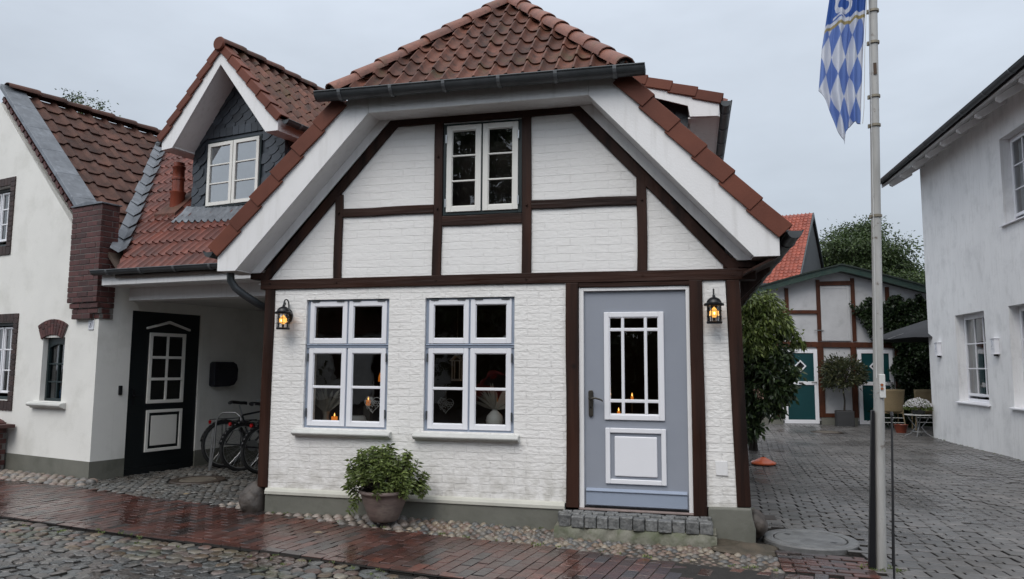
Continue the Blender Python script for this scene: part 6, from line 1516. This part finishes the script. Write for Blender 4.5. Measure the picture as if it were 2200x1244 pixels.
MB().prism([(-EO, EZ_+0.16), (4.2, EZ_+0.16+ps*(4.2+EO)), (4.2, EZ_+0.08+ps*(4.2+EO)), (-EO, EZ_+0.08)], -0.85, HW+0.5, 'x').build('roof', mat('dark_roof_cover', (0.03, 0.03, 0.032, 1), 0.6, bump=0.004, bscale=20), rh)
MB().prism([(-EO+0.02, EZ_+0.078), (0.0, EZ_+0.078+ps*EO), (0.0, EZ_+0.06+ps*EO), (-EO+0.02, EZ_+0.058)], -0.80, HW+0.5, 'x').build('eave_boarding', white_paint, rh)
for k in range(13):
    x = -0.62+k*0.86
    MB().prism([(-EO+0.10, EZ_+0.055), (0.0, EZ_+0.055+ps*(EO-0.1)), (0.0, EZ_-0.10+ps*(EO-0.1)), (-EO+0.17, EZ_-0.04), (-EO+0.10, EZ_+0.0)], x, x+0.09, 'x').build('rafter_tail', white_paint, rh, bevel=0.004)
MB().prism([(-EO, EZ_+0.17), (4.2, EZ_+0.17+ps*(4.2+EO)), (4.2, EZ_+0.0+ps*(4.2+EO)), (-EO, EZ_+0.0)], -0.90, -0.855, 'x').build('bargeboard', white_paint, rh, bevel=0.004)
gutter(rh, (-0.92, -EO-0.06, EZ_+0.15), (HW+0.4, -EO-0.06, EZ_+0.15), 0.065, 11)
MB().prism([(0.0, WZ), (0.35, WZ), (4.2, WZ+2.3), (4.2, WZ+2.55)], 0.0, 0.34, 'x').prism([(0.0, WZ), (0.35, WZ), (4.2, WZ+2.3), (8.0, WZ), (8.0, 0.3), (0.0, WZ-0.01)], HW-0.34, HW-0.001, 'x').build('gable', plaster_white, rh)
MB().prism([(4.2, EZ_+0.16+ps*(4.2+EO)), (9.0, EZ_+0.16), (9.0, EZ_+0.08), (4.2, EZ_+0.08+ps*(4.2+EO))], -0.85, HW+0.5, 'x').build('rear_roof', bpy.data.materials['dark_roof_cover'], rh)
lamps = []
for k, (s_, z_) in enumerate(((0.70, 1.88), (3.62, 1.86))):
    wd_ = Vector((5.405, 11.94, 0))+d_*s_
    r_ = empty('wall_light', (wd_.x, wd_.y, z_), rz, 'white box light on the white wall, %s' % ('nearest the far corner' if k == 0 else 'between the two lower windows'), 'wall light', 'wall lights on the white house')
    MB().box(-0.10, 0.10, -0.10, -0.002, 0.0, 0.012).box(-0.10, 0.10, -0.10, -0.002, 0.29, 0.302).box(-0.085, 0.085, -0.085, -0.002, 0.0121, 0.2899).build('body', sash_white, r_, bevel=0.003)
    MB().box(-0.03, 0.03, -0.06, -0.002, -0.035, -0.0005).build('socket', plate_grey, r_)
    MB().tube([(-0.05+0.05*math.cos(t), -0.088, 0.2+0.06*math.sin(t)) for t in [rad(-80+20*i) for i in range(9)]], 0.003, 5).box(-0.06, 0.06, -0.088, -0.085, 0.098, 0.103).build('engraving', blue_grey, r_)

# ================================================================== BARN
bz = rad(9)
bn = empty('timber_barn', (4.02, 15.52, 0), bz, 'white panelled barn with brown timbers and two bottle-green doors behind the courtyard', 'barn')
zr = lambda u: 4.42-0.22*abs(u-0.10)-(0.035*(abs(u-0.1)**1.5))
poly = [(-3.4, -0.02), (3.2, -0.02)]+[(3.2-6.6*k/24, zr(3.2-6.6*k/24)-0.06) for k in range(25)]
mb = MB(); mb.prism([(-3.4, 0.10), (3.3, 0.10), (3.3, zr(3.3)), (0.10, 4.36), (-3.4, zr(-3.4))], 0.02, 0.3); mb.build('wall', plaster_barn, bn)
MB().box(-3.4, -1.56, -0.02, 0.25, -0.03, 0.20).box(-0.50, 0.50, -0.02, 0.25, -0.03, 0.20).box(1.55, 3.3, -0.02, 0.25, -0.03, 0.20).build('plinth', plinth_grey, bn)
def bt(name, p0, p1, w):
    mb = MB(); mb.bar((p0[0], 0.0, p0[1]), (p1[0], 0.0, p1[1]), w, 0.06, (0, 1, 0)) ; mb.v = [(x, y, z) for x, y, z in mb.v]
    mb.build(name, wood_red, bn)
bt('beam', (-3.4, 2.28), (3.3, 2.24), 0.15)
bt('post', (-0.47, 0.20), (-0.47, 2.2), 0.17); bt('post', (0.45, 0.20), (0.45, 2.2), 0.15); bt('post', (-1.66, 0.2), (-1.66, 2.2), 0.15); bt('post', (1.66, 0.2), (1.66, 2.2), 0.15)
for u_ in (-2.3, -1.36, -0.47, 0.50, 1.45, 2.35): bt('post', (u_, 2.36), (u_, zr(u_)-0.15), 0.10)
bt('rail', (-2.25, 3.20), (-0.52, 3.20), 0.10); bt('rail', (-0.42, 4.02), (0.45, 4.04), 0.12); bt('rail', (0.55, 3.2), (3.0, 3.2), 0.10); bt('rail', (-0.39, 0.26), (0.38, 0.26), 0.11)
for s_ in (-1, 1):
    e_ = -3.45 if s_ < 0 else 3.4
    n = 8
    mb = MB()
    us = [0.10+(e_-0.10)*k/n for k in range(n+1)]
    for a, b in zip(us, us[1:]):
        a_, b_ = min(a, b), max(a, b); mb.prism([(a_, zr(a_)-0.08), (b_, zr(b_)-0.08), (b_, zr(b_)+0.10), (a_, zr(a_)+0.10)], -0.32, -0.27)
    mb.build('bargeboard', green_board, bn)
    mb = MB()
    for a, b in zip(us, us[1:]):
        a_, b_ = min(a, b), max(a, b); mb.prism([(a_, zr(a_)+0.101), (b_, zr(b_)+0.101), (b_, zr(b_)+0.14), (a_, zr(a_)+0.14)], -0.36, 5.0); mb.prism([(a_, zr(a_)+0.02), (b_, zr(b_)+0.02), (b_, zr(b_)+0.04), (a_, zr(a_)+0.04)], -0.269, 0.02)
    mb.build('roof', mat('dark_felt', (0.02, 0.03, 0.025, 1), 0.8) if s_ < 0 else bpy.data.materials['dark_felt'], bn)
hm = MB(); frame_rect(hm, -0.41, 0.40, 2.37, 3.94, 0.07, -0.018, 0.018); hm.box(-0.339, 0.329, -0.008, 0.018, 2.441, 3.869); hm.build('loft_hatch', plaster_barn, bn, bevel=0.003)
MB().box(-0.62, -0.36, -0.05, -0.032, 2.66, 2.68).build('hatch_bolt', silver, bn)
for (u0, u1) in ((-1.52, -0.56), (0.55, 1.52)):
    dr = MB().box(u0+0.08, u1-0.08, -0.008, 0.012, 0.08, 2.10).build('barn_door', barn_green, bn)
    mb = frame_rect(MB(), u0, u1, 0.02, 2.12, 0.105, -0.03, 0.014); mb.box(u0+0.105, u1-0.105, -0.029, 0.0135, 1.11, 1.21); mb.build('door_frame', sash_white, dr, bevel=0.004)
    cx, cz, q = (u0+u1)/2, 1.645, 0.175
    mb = MB()
    P = [(cx, cz+q), (cx+q*0.95, cz), (cx, cz-q), (cx-q*0.95, cz)]; Q = [(cx+(a-cx)*0.72, cz+(b-cz)*0.72) for a, b in P]
    for k in range(4): mb.prism([P[k], P[(k+1) % 4], Q[(k+1) % 4], Q[k]], -0.032, 0.0)
    mb.build('diamond_frame', sash_white, dr)
    MB().prism(Q, -0.012, -0.009).build('diamond_pane', bpy.data.materials['dark_pane'], dr)
    MB().tube([(u1-0.20, -0.07, 1.19), (u1-0.05, -0.07, 1.19), (u1-0.05, -0.03, 1.19)], 0.012, 6).box(cx-0.06, cx+0.06, -0.045, -0.031, 1.14, 1.18).build('handle', bronze, dr)

# ivy on the barn
ri = np.random.default_rng(5); pos = []
top = [(0.50, 3.42), (0.8, 3.48), (1.3, 3.55), (1.9, 3.62), (2.5, 3.55), (3.3, 3.5)]
while len(pos) < 15000:
    u_, z_ = ri.uniform(0.35, 3.3), ri.uniform(0.0, 3.8)
    zt = np.interp(u_, [a for a, b in top], [b for a, b in top])+0.10*math.sin(u_*9)+0.05*math.sin(u_*23)
    zl_ = 2.35 if u_ > 1.0 else 2.35+(1.0-u_)*1.6
    left_low = 1.50+0.10*math.sin(z_*7)+0.05*math.sin(z_*19)
    if z_ > zt: continue
    if u_ < left_low and z_ < zl_: continue
    if z_ < 2.35 and u_ < left_low: continue
    dd = 0.05+0.20*ri.random()**0.7*(1+0.5*math.sin(u_*5)*math.sin(z_*6))
    pos.append((u_, -dd, z_))
pos = np.array(pos); dr_ = ri.normal(size=pos.shape)*0.7+np.array([0, -0.8, -0.5])
iv = leaves('ivy', pos, dr_, 0.085, 0.085, leaf_ivy, None, 0.3, 0.1, (0.4, 1), seed=4); iv.location = bn.location; iv.rotation_euler = (0, 0, bz)
tag(iv, 'thick dark ivy climbing the right side of the barn', 'ivy')

# laurel standard in a grey box
lt = empty('potted_tree', (4.05, 14.95, 0), 0, 'small round-headed tree in a dark square planter between the barn doors', 'potted tree')
MB().prism([(-0.22, -0.20), (0.22, -0.20), (0.22, 0.20), (-0.22, 0.20)], 0.0, 0.42, 'z').build('planter', plate_grey, lt, bevel=0.012)
MB().box(-0.20, 0.20, -0.18, 0.18, 0.421, 0.425).build('soil', soil, lt)
tk = MB().tube([(0, 0, 0.4), (0.02, 0, 0.7), (-0.01, 0, 0.95), (0.02, 0, 1.2)], [0.028, 0.024, 0.022, 0.018], 8)
rt = np.random.default_rng(8); pos, dr_ = [], []
for k in range(60):
    a, e2 = rt.uniform(0, 6.28), rt.uniform(-0.7, 1.3); r_ = 0.40*rt.uniform(0.65, 1.12)
    c = np.array([r_*math.cos(a)*math.cos(e2)*1.25, r_*math.sin(a)*math.cos(e2), 1.40+r_*math.sin(e2)*1.05]); tk.tube([(0, 0, 1.1), tuple(c*[0.5, 0.5, 1]*1.0), tuple(c)], [0.010, 0.006, 0.003], 5)
    for i in range(60):
        p = c+rt.normal(size=3)*0.075; pos.append(p); dr_.append((p-np.array([0, 0, 1.3]))+rt.normal(size=3)*0.25)
tk.build('trunk', bark, lt, smooth=60)
leaves('crown', np.array(pos), np.array(dr_), 0.10, 0.042, leaf_laurel, lt, 0.3, 0.15, seed=6)

# climbing shrub on the right of the timbered house
cs = empty('climbing_shrub', (1.05, 7.85, 0), 0, 'tall leafy climbing shrub with dark bent stems right of the timbered house', 'shrub')
tk = MB()
for pts in ([(0, 0, 0), (0.05, 0, 0.3), (0.22, 0, 0.62), (0.30, 0.05, 1.0), (0.2, 0.1, 1.8)], [(0.02, 0.1, 0), (-0.02, 0.1, 0.4), (-0.05, 0.1, 0.9), (0.05, 0.1, 2.2)], [(0.1, 0.05, 0), (0.06, 0, 0.5), (0.1, 0, 1.2), (0.25, 0, 2.4)]): tk.tube(pts, [0.045, 0.035, 0.03, 0.02, 0.012][:len(pts)], 8)
tk.build('trunk', bark, cs, smooth=60)
rc_ = np.random.default_rng(21)
def clump(centres, per, spread, zmin=None, out_=0.6, seed=1):
    r_ = np.random.default_rng(seed); P, D = [], []
    for (x, y, z, s_) in centres:
        n = int(per*s_); q = r_.normal(size=(n, 3))*spread*s_; c = np.array([x, y, z]); P.append(c+q); D.append(q/spread*out_+r_.normal(size=(n, 3))*0.5+np.array([0, -0.25, -0.45]))
    return np.concatenate(P), np.concatenate(D)
cen = [];
for k in range(70):
    z = rc_.uniform(0.75, 1.95); hw = np.interp(z, [0.7, 1.0, 1.4, 1.95], [0.25, 0.45, 0.55, 0.45]); cen.append((0.28+rc_.uniform(-hw, hw), rc_.uniform(-0.35, 0.35), z, rc_.uniform(0.7, 1.15)))
for k in range(16): cen.append((rc_.uniform(-0.12, 0.12), rc_.uniform(-0.3, 0.2), rc_.uniform(0.30, 0.95), rc_.uniform(0.5, 0.9)))
P, D = clump(cen, 95, 0.085, seed=3); leaves('dark_foliage', P, D, 0.115, 0.065, leaf_dark, cs, 0.25, 0.2, (0.45, 1), seed=7)
cen = []
for k in range(60):
    z = rc_.uniform(1.9, 2.95); hw = np.interp(z, [1.9, 2.3, 2.7, 2.95], [0.42, 0.50, 0.42, 0.22]); off = np.interp(z, [1.9, 2.9], [0.22, 0.18]); cen.append((off+rc_.uniform(-hw, hw), rc_.uniform(-0.35, 0.35), z, rc_.uniform(0.7, 1.1)))
for p in ((0.80, -0.1, 2.28, 0.5), (0.90, -0.1, 2.16, 0.4), (0.98, -0.1, 2.05, 0.35), (0.85, 0, 2.05, 0.35), (0.74, 0, 2.40, 0.5)): cen.append(p)
P, D = clump(cen, 130, 0.085, seed=9); D[:, 2] -= 0.3; D[:, 0] += 0.3; leaves('light_foliage', P, D, 0.11, 0.042, leaf_light, cs, 0.2, 0.35, (0.35, 1), seed=12)
P, D = clump([(0.13, -0.36, 1.13, 0.5), (0.16, -0.38, 1.08, 0.4)], 90, 0.07, seed=14); leaves('blossom', P, D, 0.05, 0.035, pink_petal, cs, 0.4, 0.1, seed=15)
o = empty('orange_dish', (1.10, 5.7, 0.004), 0, 'shallow glazed orange dish lying on the courtyard paving by the shrub', 'dish')
MB().lathe([(0.001, 0.0), (0.185, 0.0), (0.20, 0.012), (0.20, 0.030), (0.18, 0.045), (0.11, 0.075), (0.06, 0.100), (0.035, 0.115), (0.001, 0.118)], (0,0,0), 36).build('body', orange_m, o, smooth=50)
MB().tube([(0, 0, 0.11), (0.0, 0, 0.14)], 0.012, 8).build('knob', black_iron, o)

# garden chairs, table, flowers, parasol
def rattan_chair(label, x, y, rz_):
    r_ = empty('rattan_chair', (x, y, 0.0), rz_, label, 'chair', 'rattan garden chairs')
    mb = MB(); vs = []; nx, nz_ = 12, 10
    for j in range(nz_+1):
        f = j/nz_; z = 0.46+0.60*f; w = 0.23+0.045*f; y_ = 0.02-0.10*f
        for i in range(nx+1):
            g = -1+2*i/nx; vs.append((g*w, y_-0.05*(1-g*g)+0.003*((i+j) % 2), z-(0.012*abs(g) if j == nz_ else 0)))
    mb.add(vs, [(j*(nx+1)+i, j*(nx+1)+i+1, (j+1)*(nx+1)+i+1, (j+1)*(nx+1)+i) for j in range(nz_) for i in range(nx)])
    bk = mb.build('backrest', rattan, r_, smooth=50); s_ = bk.modifiers.new('s', 'SOLIDIFY'); s_.thickness = 0.022
    MB().prism([(-0.24, -0.02), (0.24, -0.02), (0.27, 0.44), (-0.27, 0.44)], 0.43, 0.465, 'z').build('seat', rattan, r_, bevel=0.01)
    for sx in (-1, 1):
        MB().tube([(sx*0.27, -0.06, 1.05), (sx*0.25, 0.0, 0.62), (sx*0.24, 0.0, 0.44), (sx*0.28, -0.06, 0.0)], 0.016, 8).build('leg', rattan, r_, smooth=60)
        MB().tube([(sx*0.27, 0.42, 0.0), (sx*0.26, 0.41, 0.44), (sx*0.30, 0.40, 0.66)], 0.016, 8).build('leg', rattan, r_, smooth=60)
        MB().tube([(sx*0.26, -0.02, 0.67), (sx*0.31, 0.15, 0.68), (sx*0.30, 0.42, 0.66)], 0.018, 8).build('armrest', rattan, r_, smooth=60)
    MB().tube([(-0.26, -0.03, 0.20), (0.26, -0.03, 0.20)], 0.010, 6).tube([(-0.25, -0.02, 0.32), (0.25, -0.02, 0.32)], 0.010, 6).build('stretcher', white_metal, r_)
    return r_
rattan_chair('rattan garden chair half hidden behind the flagpole', 5.02, 13.85, rad(6))
rattan_chair('rattan garden chair beside the corner of the white house, behind the flower table', 5.90, 14.2, rad(-4))
tb = empty('garden_table', (5.13, 12.05, 0), rad(20), 'small white metal folding table holding white flowers', 'table')
MB().lathe([(0.001, 0.50), (0.285, 0.50), (0.295, 0.505), (0.295, 0.515), (0.285, 0.52), (0.001, 0.52)], (0,0,0), 32).build('tabletop', white_metal, tb, smooth=40)
for k in range(4):
    a = math.pi/4+k*math.pi/2; c, s_ = math.cos(a), math.sin(a)
    MB().tube([(0.24*c, 0.24*s_, 0.50), (0.16*c, 0.16*s_, 0.36), (0.06*c, 0.06*s_, 0.22), (0.16*c, 0.16*s_, 0.08), (0.27*c, 0.27*s_, 0.02), (0.30*c, 0.30*s_, 0.0)], 0.011, 8).build('leg', silver, tb, smooth=60)
MB().tube([(0.15*math.cos(2*math.pi*k/20), 0.15*math.sin(2*math.pi*k/20), 0.12) for k in range(20)], 0.007, 6, closed=True).build('ring', silver, tb)
fb = empty('flower_pot', (5.13, 12.02, 0.522), 0, 'low pot of massed white flowers on the garden table', 'flowers')
MB().lathe([(0.001, 0), (0.12, 0), (0.16, 0.12), (0.15, 0.12), (0.14, 0.10)], (0,0,0), 24).build('pot', plate_grey, fb, smooth=50)
rf = np.random.default_rng(31); d3 = rf.normal(size=(2600, 3)); d3 /= np.linalg.norm(d3, axis=1)[:, None]; d3[:, 2] = np.abs(d3[:, 2])*0.9-0.15
P = d3*np.array([0.29, 0.27, 0.25])*rf.uniform(0.65, 1.0, (2600, 1))+np.array([0, 0, 0.15]); leaves('foliage', P, d3+rf.normal(size=P.shape)*0.4, 0.05, 0.022, leaf_shrub, fb, seed=3)
sel = d3[:900].copy(); sel = sel[(sel[:, 2] > 0.12)]; P = sel*np.array([0.30, 0.28, 0.27])*rf.uniform(0.93, 1.06, (len(sel), 1))+np.array([0, 0, 0.15]); PP = np.repeat(P, 4, 0)+rf.normal(size=(len(P)*4, 3))*0.008
leaves('blossom', PP, np.repeat(sel, 4, 0)*0.4+rf.normal(size=PP.shape)*0.7, 0.026, 0.022, white_petal, fb, 0.2, 0, seed=8)
tag(MB().lathe([(0.001, 0), (0.11, 0), (0.16, 0.20), (0.17, 0.21), (0.15, 0.21), (0.14, 0.18), (0.001, 0.18)], (4.98, 13.0, 0.0), 24).build('clay_pot', clay_pipe, None, smooth=50), 'small clay pot on the ground behind the garden table', 'pot')
pr_ = empty('parasol', (6.35, 13.3, 0), 0, 'dark grey garden parasol sticking out behind the white house', 'parasol')
n = 8; vs = [(0, 0, 2.95)]; RR = 1.95
for lay, (f, zz) in enumerate(((0.33, 2.80), (0.66, 2.58), (1.0, 2.33))):
    for k in range(48):
        a = 2*math.pi*k/48; rib = abs(((k+0) % 6)-3)/3; r_ = RR*f*(1-0.075*(1-rib)); vs.append((r_*math.cos(a+rad(4)), r_*math.sin(a+rad(4)), zz-0.03*(1-rib)*f))
fs = [(0, 1+k, 1+(k+1) % 48) for k in range(48)]+[(1+l*48+k, 1+(l+1)*48+k, 1+(l+1)*48+(k+1) % 48, 1+l*48+(k+1) % 48) for l in (0, 1) for k in range(48)]
cp = MB().add(vs, fs).build('canopy', parasol_m, pr_, smooth=30); s_ = cp.modifiers.new('s', 'SOLIDIFY'); s_.thickness = 0.006
MB().tube([(0, 0, 0), (0, 0, 3.0)], 0.022, 10).build('pole', silver, pr_, smooth=60)
for k in range(8):
    a = 2*math.pi*(k+0.5)/8+rad(4); MB().tube([(0, 0, 2.90), (RR*0.98*math.cos(a), RR*0.98*math.sin(a), 2.30)], 0.008, 6).build('rib', silver, pr_)
MB().box(-0.3, 0.3, -0.3, 0.3, 0.0, 0.08).build('base', plate_grey, pr_, bevel=0.02)
# bushes behind the table
bs = empty('garden_bush', (5.6, 14.9, 0), 0, 'dark low bush behind the garden chairs beside the barn', 'bush')
P, D = clump([(rf.uniform(-0.7, 0.7), rf.uniform(-0.2, 0.2), rf.uniform(0.1, 1.0), 1.0) for _ in range(26)], 80, 0.09, seed=19); leaves('foliage', P, D, 0.10, 0.05, leaf_ivy, bs, seed=10)

# ================================================================== ORANGE-ROOFED HOUSE FAR BEHIND
oh = empty('distant_house', (4.25, 24.2, 0), rad(-17), 'distant house with bright orange tiled roof behind the barn', 'house')
MB().prism([(0.0, 0), (8.0, 0), (8.0, 5.2), (4.0, 8.45), (0.0, 5.2)], -7.0, -0.15, 'x').build('wall', plaster_white, oh)
tile_roof('roof', tile_orange, oh, (-7.05, -0.30, 5.02), (1, 0, 0), (0, 4.3, 3.6), 42, 24, 0.168, 0.232, pantile, ns=5)
MB().prism([(-0.32, 5.0), (4.0, 8.62), (8.3, 5.0), (8.3, 4.85), (4.0, 8.42), (-0.32, 4.82)], 0.0, 0.06, 'x').build('bargeboard', zinc, oh)
MB().prism([(0.0, 5.0), (8.0, 5.0), (4.0, 8.35)], -0.149, -0.05, 'x').build('gable_cladding', mat('dark_grey_cladding', (0.08, 0.085, 0.09, 1), 0.7), oh)
MB().prism([(-0.3, 4.95), (4.0, 8.58), (8.3, 4.95), (4.0, 8.46)], -7.05, -0.001, 'x').build('roof_deck', dark_room, oh)
MB().lathe([(0.10, 0), (0.10, 0.30), (0.12, 0.30), (0.12, 0.36), (0.001, 0.38)], (-1.05, 3.0, 7.75), 14).build('vent_pipe', brick_red, oh, smooth=50)
sk = MB(); sk.add([(-1.95, 0.9, 6.12), (-1.35, 0.9, 6.12), (-1.35, 1.6, 6.70), (-1.95, 1.6, 6.70)], [(0,1,2,3)])
s2 = sk.build('skylight', mat('skylight_glass', (0.30, 0.36, 0.40, 1), 0.1), oh); so2 = s2.modifiers.new('s', 'SOLIDIFY'); so2.thickness = 0.06; so2.offset = 1
MB().box(-7.05, 0.05, -0.42, -0.30, 4.90, 5.02).build('gutter', zinc, oh)

# ================================================================== TREES
def tree(name, label, loc, h, rx, rz_, seed, nclump=60, per=220, leaf=0.11, trunk_r=0.22, group=None, m=leaf_tree, spread=0.38):
    r_ = np.random.default_rng(seed); root = empty(name, loc, 0, label, 'tree', group)
    tk = MB(); cz = h-rz_
    tk.tube([(0, 0, 0), (0.05*h*0.2, 0, h*0.2), (-0.02*h*0.2, 0.05, cz-rz_*0.3), (0.1, 0, cz+rz_*0.3)], [trunk_r, trunk_r*0.8, trunk_r*0.55, trunk_r*0.2], 10)
    P, D = [], []
    for k in range(nclump):
        v = r_.normal(size=3); v /= np.linalg.norm(v); rr = r_.uniform(0.45, 1.0)**0.6*(1+0.16*math.sin(v[0]*5+seed)+0.12*math.sin(v[2]*7+v[1]*4))
        c = np.array([v[0]*rx*rr, v[1]*rx*rr, cz+v[2]*rz_*rr]); s_ = r_.uniform(0.6, 1.2)
        if rr > 0.6: tk.tube([(0, 0, cz-rz_*0.45), tuple(c*np.array([0.45, 0.45, 1])-np.array([0, 0, 0.25*abs(c[2]-cz+rz_)*0.3])), tuple(c)], [trunk_r*0.3, trunk_r*0.15, trunk_r*0.05], 5)
        n = int(per*s_); q = r_.normal(size=(n, 3))*np.array([1, 1, 0.62])*spread*s_; P.append(c+q); D.append(q*1.2+r_.normal(size=(n, 3))*0.45+np.array([0, 0, -0.25]))
    tk.build('trunk', bark, root, smooth=60)
    leaves('crown', np.concatenate(P), np.concatenate(D), leaf, leaf*0.55, m, root, 0.25, 0.15, seed=seed)
    return root
tree('tree', 'broad green tree above the barn roof, left of the white house', (8.6, 32.5, 0), 8.5, 2.9, 3.0, 41, 170, 520, 0.15, 0.25, 'trees behind the houses')
tree('tree', 'lower green tree showing left of the flagpole above the barn', (6.3, 34.0, 0), 7.0, 1.7, 2.2, 42, 80, 500, 0.15, 0.2, 'trees behind the houses')
tree('tree', 'tree tips showing over the ridge of the left house', (-22.5, 14.5, 0), 10.9, 2.4, 3.4, 45, 110, 220, 0.11, 0.25, None, spread=0.26)
# trees across the street, seen in the window glass
base = tree('street_tree', 'tall leafy tree across the street mirrored in the window panes', (-10.2, -24, 0), 13.5, 4.6, 5.6, 51, 100, 170, 0.34, 0.3, 'trees across the street mirrored in the panes', leaf_dark, 0.65)
kk = 0; SL_ = ['second leafy tree across the street, seen only in the panes', 'third leafy tree across the street towards the left', 'farthest left leafy tree across the street', 'leafy tree across the street straight behind the viewer', 'small leafy tree across the street towards the right', 'farthest right leafy tree across the street', 'tallest leafy tree across the street, behind the row']
for (x, y, sc, r) in ((-17, -26, 1.0, 1.0), (-26, -23, 0.95, 2.2), (-36, -26, 1.1, 3.0), (1, -27, 1.0, 4.0), (11, -25, 0.8, 5.0), (22, -27, 1.0, 0.5), (-4, -30, 1.15, 2.6)):
    c = copy_tree(base); c['label'] = SL_[kk]; kk += 1; c.location = (x, y, 0); c.rotation_euler = (0, 0, r); c.scale = (sc, sc, sc*(0.95 if x < 0 else 0.8))
hr = np.random.default_rng(77); hp = np.stack([hr.uniform(-42, 24, 16000), -19.6+hr.normal(size=16000)*0.12, hr.uniform(0.0, 2.7, 16000)+0.15*np.sin(hr.uniform(0, 60, 16000))], 1)
sh = empty('added_street_house', (-13.5, -23.5, 0), rad(4), 'unseen pale house added across the street to lighten the pane reflections', 'house')  # out of view; put in to lighten what the panes mirror
wall_holes(MB(), -3.5, 3.5, 0.0, 3.2, -0.3, 0.0, [(-2.6, -1.5, 1.0, 2.4), (-0.5, 0.6, 0.05, 2.3), (1.5, 2.6, 1.0, 2.4)]).build('wall', plaster_cream, sh)
MB().box(-3.5, 3.5, -6.0, -0.8, 0.0, 3.2).build('rear_block', dark_room, sh)
MB().prism([(0.5, 3.1), (-3.2, 6.0), (-6.8, 3.1)], -3.9, 3.9, 'x').build('roof', tile_brown, sh)
pc = empty('parked_car', (-5.4, -17.6, 0), rad(3), 'red car parked across the street, mirrored in the middle window', 'car')
cr_ = mat('red_car_paint', (0.30, 0.012, 0.015, 1), 0.25)
MB().prism([(-2.1, 0.25), (2.05, 0.25), (2.1, 0.62), (1.95, 0.80), (1.0, 0.90), (0.45, 1.38), (-1.1, 1.42), (-1.85, 0.98), (-2.12, 0.85)], -0.85, 0.85).build('body', cr_, pc, bevel=0.06, seg=3)
MB().prism([(0.85, 0.93), (0.40, 1.32), (-1.05, 1.35), (-1.55, 0.97)], -0.86, 0.86).build('side_window', black_plastic, pc)
for x_ in (-1.3, 1.3):
    for y_ in (-0.80, 0.80): MB().tube([(x_, y_-0.1, 0.32), (x_, y_+0.1, 0.32)], 0.32, 24).build('wheel', rubber, pc)
hp = hp[(hp[:, 0] < -18) | (hp[:, 0] > -9)]
hg = leaves('added_street_hedge', hp, hr.normal(size=hp.shape)*0.6+np.array([0, 0.8, -0.2]), 0.28, 0.2, leaf_ivy, None, 0.3, 0.1, seed=9); tag(hg, 'unseen dark hedge added across the street to darken the lower pane reflections', 'hedge')  # out of view; put in to cover bright sky mirrored in the lower panes
MB().box(-42, -18, -20.2, -19.75, 0.0, 2.65).box(-9, 24, -20.2, -19.75, 0.0, 2.65).build('hedge_core', mat('hedge_inner', (0.012, 0.02, 0.010, 1), 0.9), hg)
# fallen leaves on the pavement
for (x, y, r, m_, lb) in ((-3.42, -0.85, 0.3, rattan, 'pale fallen leaf lying on the wet red pavement'), (-5.95, 0.62, 1.2, rattan, 'yellowish fallen leaf lying on the porch setts')):
    o = MB().add([(-0.05, 0, 0), (-0.01, 0.028, 0.006), (0.05, 0.004, 0.003), (0.0, -0.026, 0.007)], [(0,1,2,3)]).build('fallen_leaf', m_, None); o.location = (x, y, 0.022); o.rotation_euler = (0, 0, r); tag(o, lb, 'leaf')

# tufts of weed in the joints
wr = np.random.default_rng(91); P, D = [], []
spots = [(1.36+wr.uniform(-0.12, 0.2), -0.78+wr.uniform(-0.12, 0.12)) for _ in range(16)]+[(x, interp(x, far)+0.02+wr.uniform(-0.02, 0.03)) for x in wr.uniform(-4.4, 0.6, 26)]+[(x, interp(x, near)-0.03+wr.uniform(-0.25, 0.01)) for x in wr.uniform(-6.5, -1.0, 30)]+[(x, -0.04) for x in wr.uniform(-4.4, -1.4, 9)]+[(0.62, y) for y in wr.uniform(0.2, 4.0, 12)]+[(5.5-0.03*(y-8), y) for y in wr.uniform(5.5, 11.5, 16)]
for (x, y) in spots:
    for k in range(int(wr.integers(5, 14))): P.append((x+wr.normal()*0.012, y+wr.normal()*0.012, 0.0)); D.append((wr.normal()*0.6, wr.normal()*0.6, 1.0))
wd = leaves('weeds', np.array(P), np.array(D), 0.032, 0.008, leaf_shrub, None, 0.3, 0.2, seed=92); wd['kind'] = 'stuff'; tag(wd, 'tiny green weeds growing in the paving joints', 'weeds')
